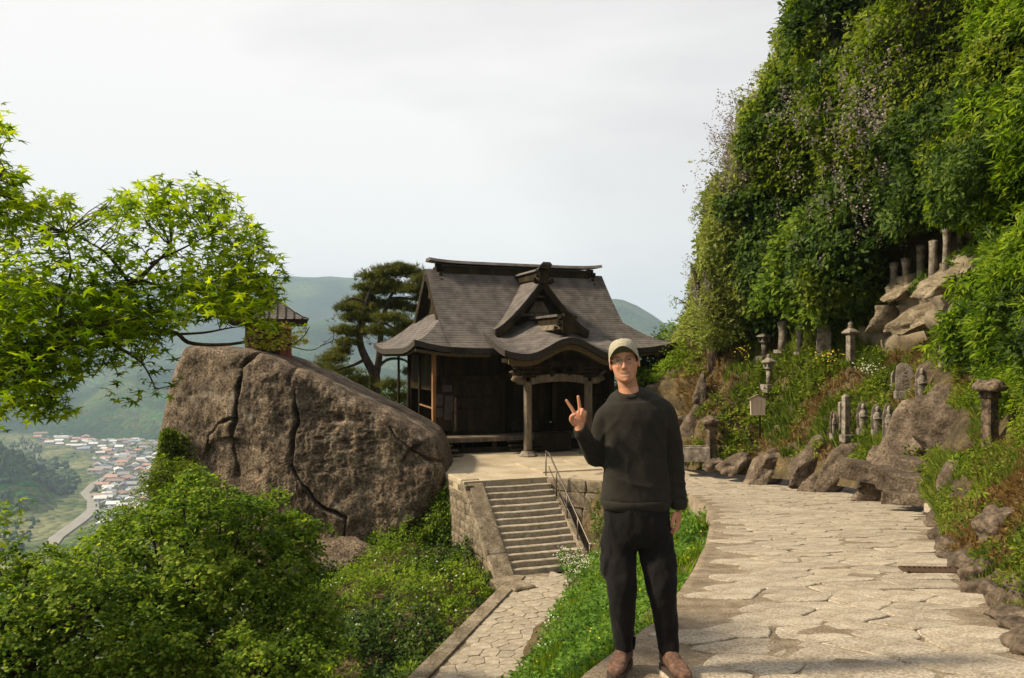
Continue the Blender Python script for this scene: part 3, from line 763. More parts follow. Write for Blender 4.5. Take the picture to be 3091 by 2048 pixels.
# stairs
st = empty('stone_stairs', W0, RZ); tag(st, 'flight of worn stone steps climbing to the temple terrace', 'stairs')
for i in range(NST):
    mb = MB(); y1 = -i * TRD; z1 = -i * RISE
    nx = 13; xs_ = np.linspace(0.01, SWID, nx); g2 = np.random.default_rng(i)
    V = []
    for x in xs_:
        w = .008 * g2.normal(); s = -.014 * math.sin(math.pi * x / SWID)
        V += [(x, y1 - TRD * 1.0 + .02 + w * .7 - .035, z1 - RISE - .012 + s + w * .5), (x, y1 - TRD - .015 + w, z1 - RISE * 1.0 + s), (x, y1 - TRD + .015 + w, z1 - RISE + .0 + s), (x, y1 + .03, z1 - RISE + s)]
    # tread i is at height z1-RISE .. and its riser drops a further RISE
    V = []
    for x in xs_:
        w = .010 * g2.normal(); s = -.016 * math.sin(math.pi * x / SWID) - .004
        top = z1 - (RISE if i else RISE) * 1.0 + RISE
        f = y1 - TRD
        V += [(x, f + w, top - RISE - .03), (x, f + w, top - .022 + s), (x, f + .022 + w * .6, top + s), (x, y1 + .05, top + s), (x, y1 + .05, top - RISE - .03)]
    F = []
    for k in range(nx - 1):
        for r_ in range(4): F.append((k * 5 + r_, (k + 1) * 5 + r_, (k + 1) * 5 + r_ + 1, k * 5 + r_ + 1))
    F += [(0, 1, 2, 3, 4), tuple((nx - 1) * 5 + q for q in (4, 3, 2, 1, 0))]
    mb.add([(x, y + TRD, z) for x, y, z in V], F)
    mb.build('step', MAT['step'], st)
# side kerb at the right of the steps
mb = MB(); mb.add([(SWID, .3, .02), (SWID + .2, .3, .02), (SWID + .2, -3.2, -2.36), (SWID, -3.2, -2.36), (SWID, .3, -.6), (SWID + .2, .3, -.6), (SWID + .2, -3.2, -3.0), (SWID, -3.2, -3.0)], [(0, 3, 2, 1), (4, 5, 6, 7), (0, 1, 5, 4), (1, 2, 6, 5), (2, 3, 7, 6), (3, 0, 4, 7)])
mb.build('side_kerb', MAT['block'], st, bevel=.02)
# rough stone block, shared
def rough_block(seed):
    bm = bmesh.new(); bmesh.ops.create_cube(bm, size=1.0)
    bmesh.ops.bevel(bm, geom=list(bm.edges), offset=.07, segments=1, affect='EDGES')
    g3 = np.random.default_rng(seed)
    for v in bm.verts: v.co += Vector(g3.normal(size=3) * .025)
    me = bpy.data.meshes.new('stone'); bm.to_mesh(me); bm.free(); me.materials.append(MAT['block']); return me
BLK = [rough_block(s) for s in range(8)]
def blocks(root, x_of, length, top_of, bottom, row_h, mean_l, thick, seed):
    """Courses of stones in a wall that runs along its local axis; x_of(s) gives the position."""
    g3 = random.Random(seed); z = bottom; 
    while z < .3:
        h = row_h * g3.uniform(.85, 1.15); s = -g3.uniform(0, .3)
        while s < length:
            l = mean_l * g3.uniform(.65, 1.4); c = s + l / 2
            t = top_of(min(max(c, 0), length)); hh = min(h, t - z)
            if hh > .10:
                o = bpy.data.objects.new('stone', g3.choice(BLK)); link(o, root)
                p, rz = x_of(c); o.location = (p[0], p[1], z + hh / 2); o.rotation_euler = (g3.gauss(0, .015), g3.gauss(0, .015), rz + g3.gauss(0, .012))
                o.scale = (l - .018, thick * g3.uniform(.92, 1.08), hh - .018)
            s += l
        z += h
wl = empty('stone_wall', W0, RZ); tag(wl, 'rubble stone wall with coping blocks beside the left of the stairs', 'wall')
def topl(s):   # s from the back (y=4) to the front (y=-3.3)
    y = 4.0 - s
    return -.05 if y > -.1 else -.05 + (y + .1) * (2.42 / 3.1) - .22
blocks(wl, lambda s: ((-.50, 4.0 - s), math.pi / 2), 7.3, topl, -3.3, .30, .46, .26, 4)
mb = MB(); mb.add([(-.48, 4, -.06), (0.0, 4, -.06), (0.0, -.1, -.06), (-.48, -.1, -.06), (0, -3.2, -2.6), (-.48, -3.2, -2.6), (-.48, 4, -3.5), (0, 4, -3.5), (0, -3.2, -3.5), (-.48, -3.2, -3.5)], [(0, 1, 2, 3), (3, 2, 4, 5), (0, 3, 5, 9, 6), (5, 4, 8, 9), (1, 7, 8, 4, 2)])
mb.build('wall_core', MAT['mortar'], wl)
q = [(0.25, 0.0), (-.72, -.62), (-1.55, -1.28), (-2.35, -1.92), (-3.12, -2.52)]
for (ya, za), (yb, zb) in zip(q[:-1], q[1:]):
    mb = MB(); V = []
    for y, z in ((ya - .012, za), (yb + .012, zb)):
        V += [(-.66, y, z - .26), (.0, y, z - .26), (.0, y, z + .05), (-.66, y, z + .05)]
    mb.add(V, [(0, 1, 2, 3), (7, 6, 5, 4), (0, 4, 5, 1), (1, 5, 6, 2), (2, 6, 7, 3), (3, 7, 4, 0)]); mb.build('coping_block', MAT['block'], wl, bevel=.03)
mb = MB(); mb.box((-.31, 2.2, -.06), (.66, 3.8, .2)); mb.build('coping_block', MAT['terrace'], wl, bevel=.03)
# big foot slab at the end of the wall
mb = MB(); mb.box((0, 0, 0), (.75, 1.3, .3)); o = mb.build('foot_slab', MAT['block'], wl, bevel=.04); o.location = (-.38, -3.8, -2.52); o.rotation_euler = (0, 0, .25)
wa = fr(SWID + .1, .02); wb = Vector((3.05, 27.72, TERR)); wc = Vector((3.9, 25.3, TERR))
wr = empty('stone_wall', (0, 0, 0)); tag(wr, 'retaining wall of large squared blocks below the terrace, right of the handrail', 'wall')
La = (wb - wa).length; dxa = (wb - wa) / La; Lb = (wc - wb).length; dxb = (wc - wb) / Lb
def xr_(s):
    p = wa + dxa * s if s < La else wb + dxb * (s - La); d = dxa if s < La else dxb
    return ((p.x, p.y), math.atan2(d.y, d.x))
g3 = random.Random(9); z = TERR - 2.9; 
for h in (.7, .6, .62, .55, .42):
    s = -.1
    while s < La + Lb:
        l = g3.uniform(.55, 1.15)
        o = bpy.data.objects.new('stone', g3.choice(BLK)); link(o, wr); p, rz = xr_(s + l / 2); o.location = (p[0], p[1], z + h / 2); o.rotation_euler.z = rz
        o.scale = (l - .02, .32 * g3.uniform(.95, 1.08), h - .02); s += l
    z += h
# handrail
hr = empty('handrail', fr(SWID + .06, 0, 0), RZ); tag(hr, 'thin dark metal handrail on the right of the stone stairs', 'handrail')
sl_ = 2.46 / 3.05
rp = [(0, .35, .86), (0, .05, .80), (0, -3.05, .80 - 3.05 * sl_), (0, -3.15, .72 - 3.05 * sl_)]
mb = MB(); mb.tube(rp, .028, 8); mb.build('rail', MAT['steel'], hr, smooth=True)
mb = MB(); mb.tube([(0, .1, .35), (0, -3.0, .35 - 3.0 * sl_)], .016, 6); mb.build('lower_rail', MAT['steel'], hr, smooth=True)
for y in (.33, -.55, -1.4, -2.2, -3.05):
    z = 0 if y > 0 else y * sl_
    mb = MB(); mb.tube([(0, y, z - .15), (0, y, z + .80)], .024, 8); mb.build('post', MAT['steel'], hr, smooth=True)
# ------------------------------------------------------------------ the temple
def roof_material():
    m, n, b, o = M_new('shingle_roof')
    t = n.nodes.new('ShaderNodeTexCoord'); s = n.nodes.new('ShaderNodeSeparateXYZ'); n.links.new(t.outputs['Object'], s.inputs[0])
    z = n.nodes.new('ShaderNodeTexNoise'); z.inputs['Scale'].default_value = 2.2; z.inputs['Detail'].default_value = 7; n.links.new(t.outputs['Object'], z.inputs[0])
    q = n.nodes.new('ShaderNodeMapping'); q.inputs['Scale'].default_value = (4, 4, 26); n.links.new(t.outputs['Object'], q.inputs[0])
    z2 = n.nodes.new('ShaderNodeTexNoise'); z2.inputs['Scale'].default_value = 1; z2.inputs['Detail'].default_value = 3; n.links.new(q.outputs[0], z2.inputs[0])
    r = n.nodes.new('ShaderNodeValToRGB')
    r.color_ramp.elements[0].position = .36; r.color_ramp.elements[0].color = rgba((0.066, 0.056, 0.050))
    r.color_ramp.elements[1].position = .66; r.color_ramp.elements[1].color = rgba((0.120, 0.104, 0.093))
    n.links.new(z.outputs[0], r.inputs[0])
    mr = n.nodes.new('ShaderNodeMapRange'); mr.inputs[1].default_value = .3; mr.inputs[2].default_value = .7; mr.inputs[3].default_value = .85; mr.inputs[4].default_value = 1.15; n.links.new(z2.outputs[0], mr.inputs[0])
    mm = n.nodes.new('ShaderNodeMixRGB'); mm.blend_type = 'MULTIPLY'; mm.inputs[0].default_value = 1; n.links.new(r.outputs[0], mm.inputs[1]); n.links.new(mr.outputs[0], mm.inputs[2])
    zz_ = n.nodes.new('ShaderNodeMath'); zz_.operation = 'MULTIPLY'; zz_.inputs[1].default_value = 1 / .105; n.links.new(s.outputs[2], zz_.inputs[0])
    fz = n.nodes.new('ShaderNodeMath'); fz.operation = 'FRACT'; n.links.new(zz_.outputs[0], fz.inputs[0])
    ln_ = n.nodes.new('ShaderNodeMapRange'); ln_.inputs[1].default_value = .0; ln_.inputs[2].default_value = .45; ln_.inputs[3].default_value = .70; ln_.inputs[4].default_value = 1.06; n.links.new(fz.outputs[0], ln_.inputs[0])
    m3 = n.nodes.new('ShaderNodeMixRGB'); m3.blend_type = 'MULTIPLY'; m3.inputs[0].default_value = 1; n.links.new(mm.outputs[0], m3.inputs[1]); n.links.new(ln_.outputs[0], m3.inputs[2])
    n.links.new(m3.outputs[0], b.inputs['Base Color']); b.inputs['Roughness'].default_value = .8; b.inputs['Specular IOR Level'].default_value = .2
    return m
MAT['roof'] = roof_material()
MAT['roofedge'] = mottled('shingle_edge', [(0.022, 0.018, 0.014), (0.045, 0.036, 0.028)], 6, .9, .4, 40)
MAT['gilt'] = mottled('faded_ochre_band', [(0.055, 0.038, 0.016), (0.10, 0.07, 0.028)], 6, .8, .3, 40)
TO = at(1222, 1055, 34.5) + Vector((1.365 * CA, 1.365 * SA, 0)); TO.z = TERR
T = empty('temple', TO, RZ); tag(T, 'dark wooden temple hall with sweeping shingled roof and gabled porch', 'temple')
YC, HD, HWD, VX = 4.8, 3.98, 6.3, 4.47
EZ = 4.50
def zf(d): return EZ + 3.35 * np.clip((HD - d) / (HD - .35), 0, 1.06) ** 1.32
def zs(ax): return EZ + 1.25 * np.clip((HWD - ax) / (HWD - VX), 0, 1.6) ** 1.25
def corner(ax, d): return .34 * np.clip((ax - 3.2) / 3.1, 0, 1) ** 2.4 * np.clip((d - 1.6) / 2.38, 0, 1) ** 2.0
def courses(n, lo, hi):
    """Sample positions along the slope with a small step at every shingle course (value, drop)."""
    c = np.linspace(lo, hi, n + 1); out = []
    for a, b in zip(c[:-1], c[1:]): out += [(a, 0.0), (b - 1e-4, -0.0)]
    return c
def sheet(mb, X, Y, Z, thick, m_top=0, m_edge=1):
    """A roof sheet with thickness: top, underside and edges."""
    nu, nv = X.shape; V = np.stack([X, Y, Z], -1).reshape(-1, 3); Vb = V.copy(); Vb[:, 2] -= thick
    F = grid_faces(nu, nv); n = nu * nv
    mb.add(V, F, m_top); mb.add(Vb, F[:, ::-1], m_edge)
    off = mb.n - 2 * n
    b = [i * nv for i in range(nu)] + [(nu - 1) * nv + j for j in range(1, nv)] + [i * nv + nv - 1 for i in range(nu - 2, -1, -1)] + [j for j in range(nv - 2, 0, -1)]
    for p, q in zip(b, b[1:] + b[:1]):
        mb.f.append((off + p, off + q, off + n + q, off + n + p)); mb.m.append(m_edge)
def stepz(Z, step=.105, amt=.016):
    """Lap the shingle courses: a small lip at equal heights."""
    return Z + amt * (1 - (Z / step) % 1.0)
def axis(a, b, n): return np.linspace(a, b, n)
mb = MB()
d_ax = np.concatenate([-axis(HD, .0, 150), axis(0.03, HD, 60)])
# upper gabled part
X, D = np.meshgrid(axis(-VX, VX, 70), d_ax, indexing='ij'); ad = np.abs(D)
sheet(mb, X, YC + D, stepz(zf(ad) + corner(np.abs(X), ad)), .24)
roof = mb.build('roof', [MAT['roof'], MAT['roofedge']], T, smooth=False)
for sgn in (-1, 1):
    hw_ = HWD - .28 if sgn < 0 else HWD + .12
    mb = MB(); ax = axis(VX - .75, HWD, 60)
    X, D = np.meshgrid(ax, d_ax, indexing='ij'); ad = np.abs(D)
    Z = np.minimum(zf(ad), zs(X))
    Z = np.where(X < VX, Z - .03, Z) + corner(X, ad)
    Xw = np.where(X > VX, VX + (X - VX) * (hw_ - VX) / (HWD - VX), X)
    sheet(mb, Xw * sgn, YC + D, stepz(Z), .24); mb.build('roof_skirt', [MAT['roof'], MAT['roofedge']], T)
    # gable panel, barge boards
    g4 = MB(); xg = sgn * (VX - .42)
    prof = [(YC - d, float(zf(np.array(d))) - .2) for d in axis(2.45, 0, 14)] + [(YC + d, float(zf(np.array(d))) - .2) for d in axis(0, 2.45, 14)[1:]]
    n = len(prof); V = [(xg, y, z) for y, z in prof] + [(xg - sgn * .12, y, z) for y, z in prof]
    g4.add(V, [tuple(range(n)), tuple(reversed(range(n, 2 * n)))] + [(i, i + 1, i + 1 + n, i + n) for i in range(n - 1)]); g4.build('gable_panel', MAT['wood'], T)
    for sd in (-1, 1):
        bb = MB(); P = [(YC + sd * d, float(zf(np.array(d))) - .26) for d in axis(2.6, 0, 16)]
        V = []
        for i, (y, z) in enumerate(P): V += [(sgn * (VX + .02), y, z + .05), (sgn * (VX - .08), y, z + .05), (sgn * (VX - .08), y, z - .26), (sgn * (VX + .02), y, z - .26)]
        F = [(4 * i + a, 4 * i + (a + 1) % 4, 4 * i + 4 + (a + 1) % 4, 4 * i + 4 + a) for i in range(15) for a in range(4)] + [(0, 1, 2, 3), (63, 62, 61, 60)]
        bb.add(V, F); bb.build('bargeboard', MAT['wood'], T)
    pn = MB(); pn.box((xg + sgn * .2, YC, 7.15), (.08, .5, .7), taper=.4); pn.build('gable_pendant', MAT['wood'], T)
# main ridge
rd = MB(); rd.box((0, YC, 8.0), (7.5, .56, .62), taper=1)
rd.build('ridge', MAT['wood'], T, bevel=.02)
for z, w, dd in ((7.78, 7.56, .66), (8.30, 7.56, .66)):
    b = MB(); b.box((0, YC, z), (w, dd, .09)); b.build('ridge_moulding', MAT['roofedge'], T)
cp = MB(); P = [(x, 8.45 + .09 * (abs(x) / 4.2) ** 6) for x in axis(-4.36, 4.36, 31)]
V = []
for x, z in P: V += [(x, YC - .44, z - .05), (x, YC + .44, z - .05), (x, YC + .30, z + .09), (x, YC - .30, z + .09)]
cp.add(V, [(4 * i + a, 4 * i + (a + 1) % 4, 4 * i + 4 + (a + 1) % 4, 4 * i + 4 + a) for i in range(30) for a in range(4)] + [(3, 2, 1, 0), (120, 121, 122, 123)])
cp.build('ridge_cap', MAT['roof'], T)
def ornament(w, h, dpt, c, parent, rz=0, mat='wood'):
    """Curled ridge-end ornament: stepped block, side curls, crown."""
    m_ = MB(); m_.box((0, 0, h * .38), (w * .46, dpt, h * .76)); m_.box((0, 0, h * .80), (w * .62, dpt * 1.2, h * .12)); m_.box((0, 0, h * .93), (w * .30, dpt * .9, h * .16))
    for s in (-1, 1):
        P = [(s * w * .2, 0, h * .12), (s * w * .36, 0, h * .08), (s * w * .50, 0, h * .16), (s * w * .47, 0, h * .30), (s * w * .37, 0, h * .28)]
        m_.tube(P, [h * .13, h * .13, h * .11, h * .09, h * .05], 6)
        m_.tube([(s * w * .2, 0, h * .42), (s * w * .33, 0, h * .46), (s * w * .34, 0, h * .58), (s * w * .26, 0, h * .57)], [h * .09, h * .09, h * .07, h * .04], 6)
    m_.lathe([(0.001, -.02), (h * .16, 0), (h * .12, .05), (0.001, .06)], (0, 0, 0), 10)
    o = m_.build('ridge_ornament', MAT[mat], parent); o.location = c; o.rotation_euler.z = rz; return o
ornament(1.0, 1.1, .3, (-3.86, YC, 7.30), T, math.pi / 2); ornament(1.0, 1.1, .3, (3.86, YC, 7.30), T, math.pi / 2)
# dormer gable (chidori) in the front slope
mb = MB(); X, Yq = np.meshgrid(axis(-2.25, 2.25, 61), axis(1.62, YC, 30), indexing='ij')
zch = lambda ax: 5.32 + 2.28 * np.clip((2.25 - ax) / 2.25, 0, 1) ** 1.28
sheet(mb, X, Yq, stepz(zch(np.abs(X))), .2); mb.build('dormer_roof', [MAT['roof'], MAT['roofedge']], T)
mb = MB(); prof = [(x, float(zch(np.array(abs(x)))) - .17) for x in axis(-2.0, 2.0, 25)]; n = len(prof)
V = [(x, 2.28, z) for x, z in prof] + [(x, 2.5, z) for x, z in prof]
mb.add(V, [tuple(range(n)), tuple(reversed(range(n, 2 * n)))] + [(i, i + 1, i + 1 + n, i + n) for i in range(n - 1)] + [(n - 1, 0, n, 2 * n - 1)]); mb.build('dormer_panel', MAT['wood'], T)
for sd in (-1, 1):
    bb = MB(); V = []; P = [(sd * x, float(zch(np.array(x))) - .2) for x in axis(2.2, 0, 18)]
    for x, z in P: V += [(x, 1.60, z + .03), (x, 1.74, z + .03), (x, 1.74, z - .24), (x, 1.60, z - .24)]
    bb.add(V, [(4 * i + a, 4 * i + (a + 1) % 4, 4 * i + 4 + (a + 1) % 4, 4 * i + 4 + a) for i in range(17) for a in range(4)] + [(0, 1, 2, 3), (71, 70, 69, 68)]); bb.build('bargeboard', MAT['wood'], T)
mb = MB(); mb.box((0, 2.1, 6.35), (1.0, .1, .5), taper=.35); mb.box((0, 2.08, 6.0), (1.7, .14, .12)); mb.lathe([(.001, 0), (.28, .02), (.2, .1), (.001, .12)], (0, 2.02, 6.75), 8); mb.build('gable_carving', MAT['woodw'], T)
mb = MB(); mb.box((0, 3.25, 7.74), (.30, 3.0, .36)); mb.build('dormer_ridge', MAT['wood'], T, bevel=.02)
mb = MB(); V = []
for y, z in ((1.25, 8.22), (1.55, 8.06), (2.0, 7.98), (4.6, 7.96)): V += [(-.27, y, z - .06), (.27, y, z - .06), (.17, y, z + .05), (-.17, y, z + .05)]
mb.add(V, [(4 * i + a, 4 * i + (a + 1) % 4, 4 * i + 4 + (a + 1) % 4, 4 * i + 4 + a) for i in range(3) for a in range(4)] + [(3, 2, 1, 0), (12, 13, 14, 15)]); mb.build('dormer_ridge_cap', MAT['roof'], T)
ornament(.95, .72, .24, (0, 1.62, 7.36), T)
# porch roof with its cusped (karahafu) front
PXH = 2.92; PY0 = -1.3
def zk(ax):
    t = np.clip(ax / 1.85, 0, 1)
    return 4.30 + .62 * (.5 + .5 * np.cos(math.pi * t)) + .16 * np.clip((ax - 2.0) / .92, 0, 1) ** 2 - .05 * np.clip((ax - 1.3) / .7, 0, 1)
mb = MB(); X, Yq = np.meshgrid(axis(-PXH, PXH, 90), axis(PY0, 3.0, 70), indexing='ij'); t = (Yq - PY0) / 4.3
Z = zk(np.abs(X)) * 1 + 1.15 * t ** 1.25
Xs = X * (1 - .10 * t)
sheet(mb, Xs, Yq, stepz(Z, .07, .012), .26); mb.build('porch_roof', [MAT['roof'], MAT['roofedge']], T)
def arch_band(y0, y1, dz0, dz1, xh, name, mat):
    V = []; P = axis(-xh, xh, 61)
    for x in P:
        z = float(zk(np.array(abs(x)))); V += [(x, y0, z + dz0), (x, y1, z + dz0), (x, y1, z + dz1), (x, y0, z + dz1)]
    m_ = MB(); m_.add(V, [(4 * i + a, 4 * i + (a + 1) % 4, 4 * i + 4 + (a + 1) % 4, 4 * i + 4 + a) for i in range(60) for a in range(4)] + [(0, 1, 2, 3), (243, 242, 241, 240)]); m_.build(name, MAT[mat], T)
arch_band(PY0 + .12, PY0 + .22, -.27, -.50, 2.7, 'cusped_bargeboard', 'gilt')
arch_band(PY0 + .23, PY0 + .9, -.28, -.44, 2.72, 'porch_soffit', 'wood')
# karahafu ridge with end ornament
mb = MB(); mb.box((0, .75, 5.62), (.62, 2.9, .34)); mb.build('porch_ridge', MAT['wood'], T, bevel=.02)
mb = MB(); mb.box((0, .75, 5.84), (.84, 3.1, .10)); mb.build('porch_ridge_cap', MAT['roof'], T)
mb = MB(); mb.box((0, .75, 5.36), (.95, 2.95, .22), taper=.8); mb.build('porch_ridge_base', MAT['woodw'], T)
ornament(1.2, .82, .3, (0, -.86, 5.10), T)
# body
FL = .66
BX, BY0, BY1 = 4.2, 3.2, 8.4
def part(name, mat, boxes_, bevel=0.0):
    m_ = MB()
    for c, d in boxes_: m_.box(c, d)
    return m_.build(name, MAT[mat], T, bevel=bevel)
part('wall', 'wood', [((0, BY1, 2.6), (BX * 2, .12, 3.8))]); part('wall', 'wood', [((-BX, (BY0 + BY1) / 2, 3.55), (.12, BY1 - BY0, 1.9))]); part('wall', 'wood', [((BX, (BY0 + BY1) / 2, 2.6), (.12, BY1 - BY0, 3.8))])
part('wall', 'wood', [((-2.7, BY0 + .06, 2.6), (2.9, .1, 3.8))]); part('wall', 'wood', [((2.7, BY0 + .06, 2.6), (2.9, .1, 3.8))]); part('wall', 'wood', [((0, BY0 + .06, 3.75), (2.5, .1, 1.5))])
part('ceiling_panel', 'wood', [((0, YC + .3, 4.34), (11.6, 7.0, .08))])
for x in (-BX, -1.28, 1.28, BX):
    for y in (BY0, BY1) if abs(x) > 2 else (BY0,):
        m_ = MB(); m_.lathe([(.15, FL), (.15, 4.2)], (x, y - .02, 0), 12); m_.build('wall_post', MAT['wood'], T, smooth=True)
# panelled front wall left and right of the doorway
for x0, x1 in ((-4.0, -1.45), (1.45, 4.0)):
    for z0, z1 in ((.82, 1.85), (1.95, 2.35), (2.45, 3.1)):
        m_ = MB(); m_.box(((x0 + x1) / 2, BY0 - .05, (z0 + z1) / 2), (x1 - x0 - .5, .08, z1 - z0)); m_.build('wall_panel', MAT['wood'], T, bevel=.02)
    part('wall_beam', 'wood', [(((x0 + x1) / 2, BY0 - .1, 3.2), (x1 - x0, .18, .22))])
    part('wall_beam', 'wood', [(((x0 + x1) / 2, BY0 - .1, .74), (x1 - x0, .2, .16))])
part('light_jamb', 'woodw', [((-3.62, BY0 - .12, 1.6), (.14, .06, 1.5))])
# notices pasted beside the corner post
paper = mottled('aged_paper', [(0.05, 0.042, 0.034), (0.085, 0.072, 0.06)], 6, .9, .1); MAT['paper'] = paper
for x, z, w, h in ((-4.62, 2.25, .28, .5), (-4.62, 1.7, .28, .42), (-4.28, 2.75, .42, .3), (-4.2, 2.1, .36, .7), (-4.24, 1.6, .34, .45)):
    m_ = MB(); m_.box((x + .28, BY0 - .24, z), (w, .03, h)); m_.build('notice_sheet', MAT['paper'], T)
part('inner_floor', 'wood', [((0, 5.8, FL - .02), (8.3, 5.1, .08))])
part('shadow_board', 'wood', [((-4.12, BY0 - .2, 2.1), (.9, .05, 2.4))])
# door leaves set back in the doorway
for i in range(4):
    m_ = MB(); x = -.93 + i * .62; m_.box((x, BY0 + .5, 1.85), (.58, .05, 2.3)); o = m_.build('door_leaf', MAT['wood'], T, bevel=.015)
    for z in (1.2, 1.75, 2.3, 2.75):
        h_ = MB(); h_.box((x, BY0 + .465, z), (.46, .03, .05)); h_.build('door_rail', MAT['wood'], o)
part('door_lintel', 'wood', [((0, BY0 + .2, 3.08), (2.6, .3, .2))])
# veranda
vb = MB(); nv_ = 0
for i in range(46):
    x = -5.0 + .222 * i + .1
    m_ = MB(); m_.box((x, 2.45, FL), (.215, 1.35, .06)); m_.build('floor_plank', MAT['woodw'], T)
for sgn in (-1, 1):
    for j in range(26):
        m_ = MB(); m_.box((sgn * 4.62, 3.24 + .23 * j, FL), (.76, .215, .06)); m_.build('floor_plank', MAT['woodw'], T)
part('floor_edge_beam', 'woodw', [((0, 1.74, FL - .08), (10.1, .12, .16))])
part('ground_sill', 'wood', [((0, 2.0, .12), (10.2, .24, .24))]); part('ground_sill', 'wood', [((-5.1, 5.6, .12), (.24, 6.9, .24))])
for x in axis(-5.1, 5.1, 8):
    m_ = MB(); m_.box((x, 1.95, .32), (.2, .2, .5)); m_.build('floor_strut', MAT['wood'], T, bevel=.015)
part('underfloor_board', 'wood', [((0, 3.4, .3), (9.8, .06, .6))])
# corner and side eave posts, railing on the left side
for x, y, m0 in ((-4.9, 1.9, 'woodr'), (-4.9, 4.2, 'wood'), (-4.9, 6.2, 'wood'), (-4.9, 8.2, 'wood'), (5.22, 1.9, 'wood'), (5.22, 8.2, 'wood')):
    m_ = MB(); w = .17 if y < 3 else .11; m_.box((x, y, 2.2), (w, w, 4.3)); m_.build('eave_post', MAT[m0], T, bevel=.02)
for z in (.98, 1.38):
    m_ = MB(); m_.box((-4.9, 5.6, z), (.07, 5.6, .06)); m_.build('railing_bar', MAT['woodr'], T)
m_ = MB(); m_.bar((-4.9, 2.0, 1.95), (-4.9, 4.2, 2.02), .06); m_.build('railing_bar', MAT['woodr'], T)
m_ = MB(); m_.bar((-4.95, 2.1, .5), (-4.95, 4.0, 1.35), .05); m_.build('railing_brace', MAT['woodr'], T)
for y in (2.9, 3.5, 4.8, 5.6, 7.0):
    m_ = MB(); m_.box((-4.9, y, 1.0), (.09, .09, .9)); m_.build('railing_post', MAT['woodr'], T)
for y in (2.4, 3.1, 3.9, 5.0): 
    m_ = MB(); m_.box((-5.02, y, .38), (.05, .66, .55)); m_.build('side_board', MAT['woodr'], T)
m_ = MB(); m_.box((-4.75, 2.0, .80), (.24, .2, .2)); m_.build('paper_box', MAT['board'], T, bevel=.01)
# small steps at the left front corner
for i in range(4):
    m_ = MB(); m_.box((-4.95 + .17 * i, 1.35 - .18 * i, .60 - .17 * i), (.9, .3, .06)); m_.build('corner_step', MAT['woodw'], T)
# porch: columns on stone bases, beams, carvings
for x in (-1.40, 1.40):
    m_ = MB(); m_.lathe([(.40, 0), (.42, .05), (.36, .10), (.30, .14), (.25, .22)], (x, 0, .0), 8, ang=R(22.5)); m_.build('column_base', MAT['statue'], T)
    m_ = MB(); m_.box((x, 0, 1.66), (.29, .29, 2.9)); o = m_.build('porch_column', MAT['woodw'], T, bevel=.045)
    for k, (w, z) in enumerate(((.62, 3.34), (.9, 3.52), (1.25, 3.70))):
        b_ = MB(); b_.box((x, 0, z), (w, .34, .15)); b_.build('bracket', MAT['wood'], o, bevel=.02)
    s = -1 if x < 0 else 1
    lh = MB(); lh.tube([(x + s * .14, 0, 3.12), (x + s * .42, -.02, 3.16), (x + s * .62, -.04, 3.26), (x + s * .72, -.05, 3.16)], [.15, .17, .16, .07], 8)
    lh.tube([(x + s * .52, -.04, 3.32), (x + s * .74, -.05, 3.52), (x + s * .84, -.05, 3.50)], [.08, .06, .03], 6); lh.build('carved_nosing', MAT['woodw'], T, smooth=True)
V = []
for x in axis(-1.30, 1.30, 25):
    zz = 2.98 + .12 * (1 - (x / 1.3) ** 2); V += [(x, -.13, zz), (x, .13, zz), (x, .13, zz + .32), (x, -.13, zz + .32)]
m_ = MB(); m_.add(V, [(4 * i + a, 4 * i + (a + 1) % 4, 4 * i + 4 + (a + 1) % 4, 4 * i + 4 + a) for i in range(24) for a in range(4)] + [(0, 1, 2, 3), (99, 98, 97, 96)]); m_.build('rainbow_beam', MAT['woodw'], T)
part('porch_lintel', 'wood', [((0, 0, 3.85), (4.2, .3, .22))])
m_ = MB()
g4 = random.Random(3)
for i in range(26):   # carved waves and leaves above the beam
    x = g4.uniform(-1.1, 1.1); z = 3.42 + g4.uniform(0, .62) * (1 - abs(x) / 1.8); a = g4.uniform(0, 6)
    m_.tube([(x, -.1, z), (x + .12 * math.cos(a), -.17, z + .12 * math.sin(a)), (x + .2 * math.cos(a + .9), -.12, z + .16 * math.sin(a + .9))], [.06, .06, .02], 5)
m_.build('beam_carving', MAT['wood'], T)
m_ = MB(); m_.box((0, .1, 4.05), (2.6, .1, .7), taper=1); m_.build('porch_panel', MAT['wood'], T)
for x in (-1.4, 1.4): part('tie_beam', 'wood', [((x, 1.6, 3.3), (.2, 3.1, .28))])
# offertory box and steps up to the door
part('offertory_box', 'wood', [((.35, 1.35, .42), (1.5, .7, .78))], .02)
for i in range(3): part('porch_step', 'wood', [((-.1, 1.1 + .0 * i + .22 * i, .16 + .16 * i), (3.2, .3, .06))])
